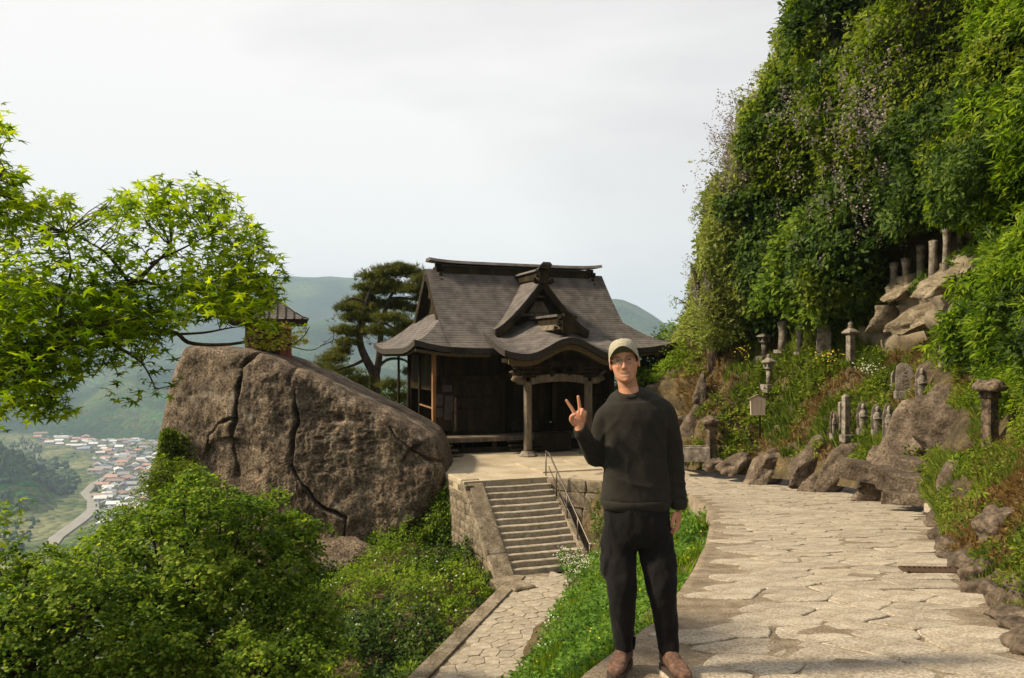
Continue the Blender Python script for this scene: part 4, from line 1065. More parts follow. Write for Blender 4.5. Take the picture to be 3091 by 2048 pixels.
# rafters under the front and left eaves
m_ = MB()
for x in axis(-5.75, 5.9, 60):
    if abs(x) < 2.6: continue
    m_.bar((x, 3.0, 4.42), (x, .95, 4.20 + .0 + float(corner(np.array(abs(x)), np.array(3.8)))), .07, .09)
for y in axis(1.2, 8.4, 34):
    for s in (-1, 1): m_.bar((s * 4.3, y, 4.42), (s * 5.95, y, 4.20 + float(corner(np.array(6.1), np.array(abs(y - YC))))), .07, .09)
o = m_.build('rafters', MAT['wood'], T); o['kind'] = 'stuff'
def eave_board(P, name, mat, h=.12, w=.08):
    m_ = MB(); V = []
    for x, y, z in P: V += [(x, y, z), (x, y + w, z), (x, y + w, z + h), (x, y, z + h)]
    n = len(P); m_.add(V, [(4 * i + a, 4 * i + (a + 1) % 4, 4 * i + 4 + (a + 1) % 4, 4 * i + 4 + a) for i in range(n - 1) for a in range(4)] + [(0, 1, 2, 3), (4 * n - 1, 4 * n - 2, 4 * n - 3, 4 * n - 4)]); m_.build(name, MAT[mat], T)
for s in (-1, 1):
    eave_board([(s * x, .94, 4.12 + float(corner(np.array(x), np.array(3.88)))) for x in axis(2.7, 5.95, 16)], 'eave_board', 'gilt')

# ------------------------------------------------------------------ great boulder on the left
def star_radius(poly, c, th):
    """Distance from c to the outline in each direction."""
    P = np.array(poly, float) - c; r = np.zeros(len(th))
    for i in range(len(P)):
        a, b = P[i], P[(i + 1) % len(P)]
        d = np.stack([np.cos(th), np.sin(th)], 1); e = b - a
        den = d[:, 0] * e[1] - d[:, 1] * e[0]; den = np.where(abs(den) < 1e-9, 1e-9, den)
        t = (a[0] * e[1] - a[1] * e[0]) / den; s = (a[0] * d[:, 1] - a[1] * d[:, 0]) / den
        ok = (t > 0) & (s >= -1e-6) & (s <= 1 + 1e-6); r = np.where(ok, np.maximum(r, t), r)
    return r
RY = 29.4
def pz(u, v):
    p = at(u, v, RY); p = at(u, v, RY + .45 + .42 * max(0, -8.6 - p.x)) if p.x < -8.6 else p
    return (p.x, p.z)
outl = [pz(*q) for q in ((436, 800), (470, 795), (520, 803), (572, 805), (600, 812), (640, 828), (680, 850), (712, 858), (760, 884), (830, 918), (900, 952), (960, 985), (1003, 1012), (1022, 1045), (1034, 1085), (1028, 1130), (1004, 1170), (980, 1205), (935, 1235), (870, 1262), (815, 1278), (740, 1290), (600, 1320), (470, 1330), (390, 1290), (368, 1200), (372, 1080), (384, 965), (402, 890), (420, 830))]
ctr = np.array(pz(690, 1060)); NT, NR = 560, 120
th = np.linspace(0, 2 * math.pi, NT, endpoint=False); rad = star_radius(outl, ctr, th)
rad = (np.roll(rad, 2) + np.roll(rad, -2) + 2 * rad + np.roll(rad, 1) + np.roll(rad, -1)) / 6
rad *= 1 + .006 * vnoise(np.stack([th * 12, th * 0, th * 0], 1), 3)
rr = np.linspace(0, 1, NR) ** .8
px = ctr[0] + np.outer(rad, rr) * np.cos(th)[:, None]; pzv = ctr[1] + np.outer(rad, rr) * np.sin(th)[:, None]
edge = np.outer(rad, 1 - rr)
prof = np.sqrt(np.clip(1 - (1 - np.clip(edge / .5, 0, 1)) ** 2, 0, 1))
Q = np.stack([px, pzv], -1).reshape(-1, 2)
front = RY + .5 - .9 * prof.reshape(-1)
front += .30 * np.clip(-8.6 - Q[:, 0], 0, 9) + .16 * (Q[:, 1] + 1) * .4          # left flank falls back, face leans back
front += .13 * fbm(np.stack([Q[:, 0] * .45, Q[:, 1] * .45, Q[:, 0] * 0], 1), 3, 21) + .042 * fbm(np.stack([Q[:, 0] * 2.6, Q[:, 1] * 2.6, Q[:, 0] * 0], 1), 5, 22, .6)
front += .035 * np.abs(fbm(np.stack([Q[:, 0] * 5, Q[:, 1] * 2.2, Q[:, 0] * 0], 1), 2, 33))
wob = np.stack([fbm(np.stack([Q[:, 0] * 2, Q[:, 1] * 2, Q[:, 0] * 0], 1), 2, 40), fbm(np.stack([Q[:, 0] * 2, Q[:, 1] * 2, Q[:, 0] * 0 + 5], 1), 2, 41)], 1) * .07
cracks = [([(600, 812), (575, 850), (568, 900), (562, 960), (557, 1010), (562, 1060), (570, 1095)], .065, .50), ([(557, 965), (525, 975), (505, 1000), (500, 1050)], .05, .26),
          ([(680, 846), (672, 880), (676, 895)], .055, .28), ([(690, 905), (692, 950), (688, 1010), (680, 1060), (695, 1095), (720, 1120), (745, 1160), (800, 1185)], .05, .40),
          ([(903, 985), (925, 1015), (960, 1040), (1000, 1062), (1032, 1072)], .05, .36), ([(806, 1185), (803, 1230), (790, 1270)], .06, .3), ([(712, 1130), (760, 1168), (806, 1188)], .05, .2)]
for ln, w, dep in cracks:
    d = seg_dist(Q + wob, [pz(*q) for q in ln]); wv_ = w * np.clip(.75 + .9 * fbm(np.stack([Q[:, 0] * 1.7, Q[:, 1] * 1.7, Q[:, 0] * 0 + 8], 1), 3, 61), .3, 1.7); front += dep * np.clip(.8 + .6 * vnoise(np.stack([Q[:, 0] * .9, Q[:, 1] * .9, Q[:, 0] * 0], 1), 62), .35, 1.2) * np.exp(-(d / wv_) ** 2 * 1.3)
    # one side of a crack stands a little proud
    front += .07 * np.exp(-(d / .5) ** 2) * np.sign(vnoise(np.stack([Q[:, 0] * .4, Q[:, 1] * .4, Q[:, 0] * 0], 1), 77))
g5 = np.random.default_rng(12)
for u, v, a in [(785, 965, .17), (790, 968, .12)] + [(g5.uniform(735, 880), g5.uniform(955, 1095), g5.uniform(.03, .085)) for _ in range(60)] + [(g5.uniform(420, 1000), g5.uniform(820, 1230), g5.uniform(.02, .05)) for _ in range(120)]:
    c = np.array(pz(u, v)); d = (Q - c) / np.array([a * 1.5, a * .8]); front += a * 1.3 * np.exp(-(d ** 2).sum(1))
Vf = np.stack([Q[:, 0], front, Q[:, 1]], 1).reshape(NT, NR, 3)
back = RY + 3.2 + 2.3 * prof.reshape(-1)
Vb = np.stack([Q[:, 0], back, Q[:, 1]], 1).reshape(NT, NR, 3)[:, ::-1][:, ::6]
Vall = np.concatenate([Vf, Vb], 1); NN = Vall.shape[1]
Vall = np.concatenate([Vall, Vall[:1]], 0)
rk = fastmesh('boulder', Vall.reshape(-1, 3), grid_faces(NT + 1, NN)[:, ::-1], MAT['rock'], smooth=True); tag(rk, 'huge cracked brown boulder beside the temple with a small hall on top', 'boulder')
def rock(c, s, seed, name, label, cat='rock', mat='rockp', rot=(0, 0, 0), cuts=7, rough=.10, sub=4, group=None, parent=None, strata=0):
    """Angular stone: a ball cut by random planes, then roughened."""
    tv, tf = ico(sub) if sub not in (3, 4) else (ICO3 if sub == 3 else ICO4)
    v = tv.copy(); g = np.random.default_rng(seed)
    for k in range(cuts):
        n = nrm(g.normal(size=3)); d = g.uniform(.45, .8); q = v @ n; v = v - np.outer(np.clip(q - d, 0, None), n)
    n0 = nrm(v); v = v + n0 * (rough * fbm(v * 2.1 + seed * 3.1, 4, seed))[:, None] + n0 * (.35 * rough * np.abs(fbm(v * 6 + seed, 3, seed + 5)))[:, None]
    if strata:    # bedding planes: harder and softer layers stand in and out
        k = v[:, 2] * 3.2 + .35 * fbm(v * 1.3 + seed, 2, seed + 9); w = (k % 1.0); v = v * (1 + .10 * strata * (np.clip(np.abs(w - .5) * 4 - .6, 0, 1) - .5))[:, None] * 1.0
    v = v * np.array(s); v = v @ np.array(Euler(rot).to_matrix()).T
    o = fastmesh(name, v, tf, MAT[mat], parent, smooth=True)
    if parent is None: o.location = c; tag(o, label, cat, group)
    else: o.location = c
    return o
rock(at(800, 1400, 28.5), (2.6, 1.4, 2.3), 5, 'rock', 'shadowed lower rock beneath the great boulder', mat='rock')
rock(at(1545, 912, 36), (1.1, .8, .55), 8, 'rock', 'pale round rock behind the shoulder of the man', mat='rockp')

# ------------------------------------------------------------------ small red hall on the boulder
HP = at(622, 832, 31.5)
H = empty('small_hall', HP, R(15)); tag(H, 'tiny red hall with a ribbed pyramid roof standing on the boulder', 'shrine')
MAT['red'] = mottled('faded_red_wood', [(0.10, 0.035, 0.02), (0.17, 0.06, 0.035)], 3, .8, .3, 30)
m_ = MB(); m_.box((0, 0, .66), (1.5, 1.5, 1.75)); m_.build('wall', MAT['red'], H, bevel=.01)
for sx in (-1, 1):
    for sy in (-1, 1): m_ = MB(); m_.box((sx * .76, sy * .76, .62), (.14, .14, 1.9)); m_.build('post', MAT['red'], H)
m_ = MB(); m_.box((0, 0, -.3), (1.75, 1.75, .22)); m_.build('base', MAT['block'], H)
m_ = MB(); m_.box((0, -.78, .6), (.8, .05, 1.2)); m_.build('door', MAT['wood'], H)
V = []; n = 9
for s in np.linspace(0, 1, n):
    w = 1.36 * (1 - s) + .08; z = 1.50 + 1.0 * s ** 1.35
    V += [(-w, -w, z), (w, -w, z), (w, w, z), (-w, w, z)]
m_ = MB(); m_.add(V, [(4 * i + a, 4 * i + (a + 1) % 4, 4 * i + 4 + (a + 1) % 4, 4 * i + 4 + a) for i in range(n - 1) for a in range(4)] + [(4 * n - 4, 4 * n - 3, 4 * n - 2, 4 * n - 1)]); m_.build('roof', MAT['roof'], H)
m_ = MB(); m_.box((0, 0, 1.41), (2.78, 2.78, .17)); m_.build('eave', MAT['wood'], H)
for k in range(4):
    a = k * math.pi / 2
    for j in range(-4, 5):
        P = []
        for s in np.linspace(0, 1 - abs(j) / 4.6, 6):
            w = 1.36 * (1 - s) + .08; z = 1.52 + 1.0 * s ** 1.35; x = j * .3; y = -w
            P.append((x * math.cos(a) - y * math.sin(a), x * math.sin(a) + y * math.cos(a), z))
        m_ = MB(); m_.tube(P, .03, 5); m_.build('roof_rib', MAT['roofedge'], H)
m_ = MB(); m_.lathe([(.16, 0), (.2, .1), (.1, .16), (.16, .28), (.02, .46)], (0, 0, 2.42), 10); m_.build('finial', MAT['iron'], H, smooth=True)
# ------------------------------------------------------------------ rock slope and cliff on the right
CT = [
 [(1440, 1072, 36), (1600, 1086, 29.5), (1720, 1099, 27.5), (1860, 1113, 24), (1995, 1133, 20), (2135, 1172, 15.2), (2172, 1292, 9.4), (2380, 1545, 4.9), (2760, 2040, 2.6)],
 [(1450, 1010, 37), (1600, 1050, 30.2), (1720, 1062, 28.2), (1860, 1050, 25), (2000, 1050, 21.3), (2150, 1085, 16.2), (2260, 1225, 10), (2500, 1420, 5.7), (3000, 1800, 3.2)],
 [(1460, 950, 38), (1595, 955, 31.5), (1720, 955, 29.5), (1860, 940, 27), (2010, 930, 23.5), (2170, 930, 18), (2330, 1060, 11.4), (2600, 1180, 7), (3300, 1400, 4.2)],
 [(1480, 890, 40), (1600, 885, 33), (1740, 850, 31), (1870, 830, 28.5), (2010, 815, 25.5), (2190, 800, 20), (2400, 850, 12.8), (2750, 850, 8.5), (3600, 900, 5.2)],
 [(1510, 830, 42), (1612, 815, 35.5), (1745, 790, 33), (1870, 770, 31), (2010, 735, 28.2), (2200, 690, 22), (2430, 650, 14), (2850, 500, 9.6), (3800, 300, 6)],
 [(1690, 620, 44), (1655, 640, 35), (1750, 610, 30.8), (1880, 600, 28.6), (2020, 590, 25.8), (2210, 560, 21.5), (2460, 450, 14.3), (2950, 200, 10.2), (3900, -300, 7)],
 [(1800, 390, 44), (1715, 410, 35), (1795, 380, 30.6), (1900, 370, 27.8), (2030, 350, 24.6), (2220, 330, 20.6), (2480, 200, 14.5), (3000, -100, 10.8), (4000, -900, 7.4)],
 [(1970, 140, 44), (1868, 150, 35), (1885, 110, 31.4), (1970, 90, 28.6), (2080, 70, 25.4), (2250, 30, 21.6), (2500, -100, 15.6), (3050, -500, 11.8), (4000, -1500, 8)],
 [(2140, -140, 46), (2035, -120, 38), (2070, -150, 35), (2090, -190, 32), (2180, -240, 29), (2350, -300, 25), (2600, -450, 19), (3100, -900, 14.5), (4000, -2000, 10)],
]
CP = np.array([[at(*q)[:] for q in row] for row in CT])       # rows up the slope, columns along it
def spline_axis(P, n, ax):
    P = np.moveaxis(P, ax, 0); m = len(P); t = np.linspace(0, m - 1, n); i = np.clip(t.astype(int), 0, m - 2); f = (t - i).reshape(-1, *([1] * (P.ndim - 1)))
    p0, p1, p2, p3 = P[np.clip(i - 1, 0, m - 1)], P[i], P[i + 1], P[np.clip(i + 2, 0, m - 1)]
    q = .5 * (2 * p1 + (p2 - p0) * f + (2 * p0 - 5 * p1 + 4 * p2 - p3) * f ** 2 + (3 * p1 - p0 - 3 * p2 + p3) * f ** 3)
    return np.moveaxis(q, 0, ax)
NRW, NCL = 200, 200
S = spline_axis(spline_axis(CP, NRW, 0), NCL, 1)
def normals(S):
    a = np.gradient(S, axis=0); b = np.gradient(S, axis=1); return nrm(np.cross(b, a))
NS = normals(S)
if (NS[60, 60] @ (np.array([0, 0, 2.]) - S[60, 60])) < 0: NS = -NS
rowi = np.linspace(0, 8, NRW)[:, None] * np.ones((1, NCL)); coli = np.ones((NRW, 1)) * np.linspace(0, 8, NCL)[None]
q = S.reshape(-1, 3)
dist = S[..., 1] / 25
bump = (.55 * fbm(q * .45, 4, 51) + .16 * fbm(q * 1.7, 3, 52)).reshape(NRW, NCL) * np.clip(rowi - .3, 0, 1) * np.clip(dist, .25, 1.2)
S2 = S + NS * bump[..., None]
def slope_material():
    m = mottled('slope_ground', [(0.035, 0.028, 0.014), (0.075, 0.055, 0.026), (0.13, 0.095, 0.045)], 1.4, 1, 1.0, 12, fine=(16, .35), dist=.06)
    n = m.node_tree; b = [x for x in n.nodes if x.type == 'BSDF_PRINCIPLED'][0]
    src = b.inputs['Base Color'].links[0].from_socket
    at_ = n.nodes.new('ShaderNodeAttribute'); at_.attribute_name = 'bare_rock'
    t = n.nodes.new('ShaderNodeTexCoord'); z = n.nodes.new('ShaderNodeTexNoise'); z.inputs['Scale'].default_value = 1.1; z.inputs['Detail'].default_value = 9; n.links.new(t.outputs['Object'], z.inputs[0])
    r = n.nodes.new('ShaderNodeValToRGB'); r.color_ramp.elements[0].position = .35; r.color_ramp.elements[0].color = rgba((.09, .07, .048)); r.color_ramp.elements[1].position = .65; r.color_ramp.elements[1].color = rgba((.30, .245, .165)); n.links.new(z.outputs[0], r.inputs[0])
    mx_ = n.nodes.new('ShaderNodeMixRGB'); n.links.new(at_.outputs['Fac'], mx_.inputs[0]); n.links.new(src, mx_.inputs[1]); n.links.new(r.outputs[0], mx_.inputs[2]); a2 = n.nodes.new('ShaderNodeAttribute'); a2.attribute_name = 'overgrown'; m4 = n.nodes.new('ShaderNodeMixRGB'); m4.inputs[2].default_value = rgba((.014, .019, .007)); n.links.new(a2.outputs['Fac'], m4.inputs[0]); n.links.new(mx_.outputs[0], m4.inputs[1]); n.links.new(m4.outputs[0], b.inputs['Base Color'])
    return m
MAT['slope'] = slope_material()
UV = proj(S2.reshape(-1, 3)).reshape(NRW, NCL, 2)
bare_poly = [(1985, 790), (2005, 735), (2060, 690), (2130, 660), (2180, 615), (2260, 570), (2300, 600), (2290, 660), (2270, 720), (2210, 765), (2130, 790), (2060, 815)]
cave_poly = [(2050, 650), (2060, 590), (2120, 530), (2190, 490), (2250, 500), (2270, 560), (2180, 612), (2110, 660)]
bare = in_poly(UV.reshape(-1, 2), bare_poly).reshape(NRW, NCL) & (rowi > 2.5)
cave = in_poly(UV.reshape(-1, 2), cave_poly).reshape(NRW, NCL) & (rowi > 2.5)
def blur(a, k):
    a = a.astype(float)
    for _ in range(k): a = (a + np.roll(a, 1, 0) + np.roll(a, -1, 0) + np.roll(a, 1, 1) + np.roll(a, -1, 1)) / 5
    return a
bf = blur(bare, 4); cf = blur(cave, 5)
S2 = S2 - NS * (1.5 * cf)[..., None] + NS * (.35 * bf)[..., None] * (1 + .5 * fbm(np.stack([q[:, 0] * .8, q[:, 1] * .8, q[:, 2] * 3.0], 1), 3, 60)).reshape(NRW, NCL)[..., None]
hs = fastmesh('hillside', S2.reshape(-1, 3), grid_faces(NRW, NCL), MAT['slope'], smooth=True)
tag(hs, 'steep rocky hillside and cliff rising right of the path', kind='structure')
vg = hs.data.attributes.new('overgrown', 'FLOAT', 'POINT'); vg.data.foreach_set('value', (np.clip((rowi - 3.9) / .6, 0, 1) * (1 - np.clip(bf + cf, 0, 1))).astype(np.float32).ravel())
at_ = hs.data.attributes.new('bare_rock', 'FLOAT', 'POINT'); at_.data.foreach_set('value', np.clip(np.maximum(bf, cf * .5), 0, 1).astype(np.float32).ravel())

def sample_slope(n, mask):
    """n random points on the slope where mask(row, col, u, v) holds, weighted by area in view."""
    P, N, RC = [], [], []
    A = np.linalg.norm(np.cross(S2[1:, :-1] - S2[:-1, :-1], S2[:-1, 1:] - S2[:-1, :-1]), axis=2)
    w = A / (np.clip(S2[:-1, :-1, 1], 6, 60) ** 1.1)
    uvc = UV[:-1, :-1]; ok = mask(rowi[:-1, :-1], coli[:-1, :-1], uvc[..., 0], uvc[..., 1])
    w = np.where(ok, w, 0).ravel(); w = w / w.sum()
    idx = rng.choice(len(w), n, p=w); i, j = np.divmod(idx, NCL - 1); a, b = rng.random(n)[:, None], rng.random(n)[:, None]
    p = S2[i, j] * (1 - a) * (1 - b) + S2[i + 1, j] * a * (1 - b) + S2[i, j + 1] * (1 - a) * b + S2[i + 1, j + 1] * a * b
    return p, NS[i, j], np.stack([rowi[i, j], coli[i, j]], 1)
def nocave(u, v): return ~in_poly(np.stack([u.ravel(), v.ravel()], 1), bare_poly).reshape(u.shape) & ~in_poly(np.stack([u.ravel(), v.ravel()], 1), cave_poly).reshape(u.shape)
def stuff(name, VF, mat, label, cat=None):
    o = fastmesh(name, VF[0], VF[1], MAT[mat]); tag(o, label, cat, kind='stuff'); return o
# -- vine curtain over the cliff
RK = [((1785, 1070, 26.6), (1.5, .6, .62), (.1, -.5, .3), 'broad sloping rock at the path edge, left of the split outcrop'),
      ((1868, 1085, 24.2), (1.25, .55, .70), (.0, -.68, .4), 'split outcrop with a dark cleft at the path edge'),
      ((1938, 1092, 22.4), (1.15, .5, .6), (.1, -.75, .3), 'slanting grey rock between the outcrop and the ledge'),
      ((1700, 1075, 27.6), (.75, .4, .32), (0, -.35, .2), 'low knobbly rock at the foot of the grassy slope'),
      ((1648, 1072, 28.4), (.40, .34, .30), (0, 0, .9), 'dark rounded stone in front of the lantern post'),
      ((1762, 1100, 26.4), (.7, .4, .4), (.0, -.5, .6), 'small rock wedged between the broad rock and the outcrop'),
      ((1905, 1118, 22.6), (.8, .4, .4), (.1, -.6, .1), 'low rust-brown rock filling the gap before the slanting rock'),
      ((2195, 985, 17.0), (.9, .6, .9), (.0, -.5, .5), 'dark rock hollow to the right of the leaning boulder'),
      ((1585, 990, 32.5), (.9, .6, .8), (.2, .2, .7), 'mossy rock face just behind the arm of the man'),
      ((2118, 1000, 19.0), (1.95, .8, .74), (.1, -.74, .2), 'large pitted boulder leaning diagonally over the ledge'),
      ((2060, 1058, 19.4), (.55, .5, .42), (.2, -.3, .2), 'lower end of the leaning boulder, pitted and dark'),
      ((2170, 870, 20.0), (.85, .6, .42), (.1, -.6, .2), 'pale ribbed rock above the leaning boulder'),
      ((1615, 915, 31.5), (.30, .35, .95), (.0, .35, .2), 'narrow pale rock fin above the left lantern'),
      ((1605, 985, 31.0), (.55, .5, .75), (.1, .1, .2), 'grey knobbly rock face behind the stone trough'),
      ((1650, 1000, 30.2), (.36, .3, .32), (.1, .1, .2), 'rounded boulder just behind the lantern post'),
      ((2225, 1125, 13.0), (.36, .36, .42), (.1, .1, .6), 'grey stone at the right end of the ledge'),
      ((2300, 1210, 9.2), (.22, .2, .34), (.1, .5, .6), 'weathered stone among dry grass on the near bank'),
      ((2125, 745, 0), (1.1, .5, .42), (.0, -.35, .3), 'tan layered rock outcrop below the cave of pillars'),
      ((2225, 720, 0), (.9, .5, .26), (.0, -.5, .3), 'tan rock slab shelving up to the right below the cave'),
      ((2062, 748, 0), (1.15, .32, .75), (.0, -.1, .3), 'smooth tan rock face with shallow carved niches'),
      ((2185, 650, 0), (1.2, .5, .26), (.0, -.45, .3), 'rough tan rock ledge under the standing pillars'),
      ((2098, 662, 0), (1.0, .55, .34), (.0, -.3, .3), 'shadowed tan ledge under the darker pillars of the cave'),
      ((2110, 20, 24.2), (.55, .7, 2.0), (.0, .45, .3), 'bare brown rock showing through vines high on the cliff')]
# every stone that stands on the slope: kind, u, top, foot, distance guess, width, label, category, name, group, turn
GP = 'weathered pillars standing in the cave on the cliff'
MONS = [
 ('lantern', 1766, 762, 826, 40, 'stone lantern with dark pointed cap under the vines, left end of the upper row', 'stone lantern', 'stone_lantern', None, .3),
 ('column', 1810, 741, 812, 26, 'thick rounded stone column right of the upper lantern', 'stone pillar', 'stone_pillar', None, .3),
 ('column', 1849, 752, 816, 17, 'slender stone column left of the pale-blotched slab', 'stone pillar', 'stone_pillar', None, .3),
 ('stele', 1904, 748, 820, 27, 'tall stone slab with pale lichen blotches in the upper row', 'stone slab', 'stone_stele', None, -.1),
 ('umbrella', 1966, 743, 831, 40, 'slim stone shaft with umbrella cap and jewel finial', 'stone lantern', 'stone_lantern', None, .3),
 ('lantern', 1777, 818, 892, 36, 'smaller stone lantern standing below the upper one', 'stone lantern', 'stone_lantern', None, .3),
 ('post', 1955, 914, 1012, 15, 'tall thin square stone post in the grass', 'stone post', 'stone_post', None, .3),
 ('post', 1943, 930, 985, 10, 'short thin stone post just left of the tall square post', 'stone post', 'stone_post', None, .3),
 ('figure', 1928, 952, 1004, 14, 'tiny carved figure left of the stone posts', 'stone figure', 'stone_figure', None, .3),
 ('figure', 1995, 930, 992, 22, 'hooded stone figure right of the tall square post', 'stone figure', 'stone_figure', None, -.1),
 ('figure', 2028, 936, 996, 22, 'middle stone figure of the three in the grass', 'stone figure', 'stone_figure', None, -.15),
 ('figure', 2055, 934, 1016, 22, 'tallest stone figure nearest the leaning boulder', 'stone figure', 'stone_figure', None, -.1),
 ('stele', 2090, 841, 908, 32, 'broad rounded grey stone slab on the slope', 'stone slab', 'stone_stele', None, -.25),
 ('stele', 2069, 858, 892, 17, 'little stone slab tucked left of the broad grey slab', 'stone slab', 'stone_stele', None, .1),
 ('figure', 2131, 847, 921, 23, 'narrow pale figure stone right of the broad grey slab', 'stone figure', 'stone_figure', None, -.2),
 ('figure', 2184, 777, 832, 18, 'small pale figure stone above the ribbed rock', 'stone figure', 'stone_figure', None, .3),
 ('post', 2231, 736, 826, 18, 'dark upright stone post at the right below the tan rock', 'stone post', 'stone_post', None, .3),
 ('rustic', 2288, 876, 1030, 70, 'big mushroom-shaped stone lantern among bushes beside the near bank', 'stone lantern', 'stone_lantern', None, .3),
 ('rustic', 1643, 963, 1058, 46, 'rough stone lantern with boulder cap beside the trough', 'stone lantern', 'stone_lantern', None, .3),
 ('column', 2067, 606, 650, 22, 'darkest pillar at the left end of the cave', 'stone pillar', 'stone_pillar', GP, .3),
 ('column', 2095, 596, 642, 22, 'second dark pillar deep in the cave', 'stone pillar', 'stone_pillar', GP, .3),
 ('column', 2129, 566, 626, 22, 'third cave pillar from the left, tall and pale', 'stone pillar', 'stone_pillar', GP, .3),
 ('column', 2157, 555, 606, 22, 'round-topped cave pillar between two taller ones', 'stone pillar', 'stone_pillar', GP, .3),
 ('column', 2188, 528, 594, 22, 'tallest pale pillar in the cave on the cliff', 'stone pillar', 'stone_pillar', GP, .3),
 ('column', 2221, 526, 574, 18, 'right-end pillar of the cave, half hidden by leaves', 'stone pillar', 'stone_pillar', GP, .3)]
def hit(u, v, tol=14):
    """Distance at which the bare slope is seen at (u, v)."""
    d = np.hypot(UV[..., 0] - u, UV[..., 1] - v); k = d < tol
    while not k.any(): tol *= 1.5; k = d < tol
    return float(np.percentile(S2[..., 1][k], 12))
UV = proj(S2.reshape(-1, 3)).reshape(NRW, NCL, 2)
MY = [hit(m[1], m[3]) - .1 for m in MONS]
def clear(p, keep=None):
    """Keep plants from growing over the faces of the stones, the notice board and the bare rock."""
    q = proj(p); ok = np.ones(len(p), bool)
    for m, Y in zip(MONS, MY):
        hgt = m[3] - m[2]; ok &= ~((np.abs(q[:, 0] - m[1]) < m[4] * .62 + 5) & (q[:, 1] > m[2] - 8) & (q[:, 1] < m[3] - hgt * .10) & (p[:, 1] < Y + .35))
    ok &= ~((np.abs(q[:, 0] - 1750) < 26) & (q[:, 1] > 903) & (q[:, 1] < 975) & (p[:, 1] < 28))
    ok &= ~(in_poly(q, bare_poly) & (fbm(p * 1.3, 2, 44) < .42)) & ~(in_poly(q, cave_poly) & (q[:, 1] > 515))
    for (c, s, rot, lb) in RK:
        if 'tan' in lb or 'bare' in lb: continue
        k_ = K / c[2]; ok &= ~((np.abs(q[:, 0] - c[0]) < s[0] * k_ * .5) & (np.abs(q[:, 1] - c[1]) < s[2] * k_ * .5) & (p[:, 1] < c[2] + .2))
    return ok
def vine_mask(r, c, u, v): return (r > 4.15) & (u < 2420) & nocave(u, v)
p, N, rc = sample_slope(34000, vine_mask)
clump = fbm(p * .42, 3, 71); keep = clump > -.95; p, N, rc, clump = p[keep], N[keep], rc[keep], clump[keep]
off = np.clip(.45 + 1.5 * clump + .4 * rng.random(len(p)), .05, 2.6)
foot = np.clip((rc[:, 0] - 4.15) / .6, .15, 1)
off = np.minimum(off, .7 + 1.9 * np.clip((rc[:, 1] - 1.0) / 2.2, 0, 1)); p = p + N * (off * foot)[:, None] + rng.normal(size=p.shape) * .07
kk = clear(p); p, N, rc, clump = p[kk], N[kk], rc[kk], clump[kk]
left = np.clip((2.6 - rc[:, 1]) / 1.6, 0, 1) + .25 * fbm(p * .8, 2, 75)
ng = nrm(N * .8 + np.array([-.15, -.1, .55]))
sz = .31 * np.clip(p[:, 1] / 26, .45, 1.3) * rng.uniform(.7, 1.3, len(p))
typ = fbm(p * .35, 2, 90)
m1 = left > .55; m2 = ~m1 & (typ + (rc[:, 0] - 5.6) * .16 > .10); m3 = ~m1 & ~m2  # darker leaves lower down: shade of the cliff core put into leaf colour
stuff('vine_foliage', multi(SPRAYS, p[m1], ng[m1], sz[m1] * .85, jit=.7, droop=.6), 'lf_yel', 'yellow-green vine foliage along the open edge of the cliff')
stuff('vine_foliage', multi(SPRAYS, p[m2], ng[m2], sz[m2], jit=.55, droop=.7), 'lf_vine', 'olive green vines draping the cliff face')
stuff('vine_foliage', multi(SPRAYS, p[m3], ng[m3], sz[m3] * 1.1, jit=.5, droop=.7), 'lf_dark', 'dark green creepers low on the cliff, leaf colour darkened for shade')
# trailing shoots against the sky
g6 = np.random.default_rng(31); tips = []; mb = MB()
edge_pts = [(1565, 745), (1585, 705), (1592, 650), (1605, 610), (1640, 560), (1612, 495), (1605, 480), (1650, 420), (1645, 380), (1680, 335), (1700, 270), (1690, 255), (1752, 190), (1740, 205), (1800, 90), (1790, 110), (1862, 10), (1830, 8), (1620, 460), (1625, 590), (1665, 360)]
for k in range(150):
    i = g6.integers(0, len(edge_pts)); u, v = edge_pts[i]; Y = 33.5 + g6.normal() * .8
    a = np.array(at(u + 50 + g6.normal() * 14, v + g6.normal() * 22, Y)); d = np.array([-1 * g6.uniform(.2, .75), g6.normal() * .3, g6.uniform(-.45, .45)])
    L = 1; P = [a, a + d * .4 + np.array([0, 0, .1]), a + d * .8 + np.array([0, 0, .08]), a + d * 1.1 - np.array([0, 0, .1])]
    mb.tube(P, [.02, .016, .011, .006], 4)
    for t in np.linspace(.25, 1, 7): 
        f = t * 3; ii = min(int(f), 2); tips.append(P[ii] + (P[ii + 1] - P[ii]) * (f - ii) + g6.normal(size=3) * .09)
tips = np.array(tips)
o = mb.build('vine_stems', MAT['bark']); tag(o, 'thin bare vine shoots reaching out over the cliff edge', kind='stuff')
stuff('vine_foliage', multi(SPRAYS, tips, (0, -.3, 1), rng.uniform(.14, .24, len(tips)), jit=.8), 'lf_yel', 'leafy shoots sticking out into the sky at the cliff edge')
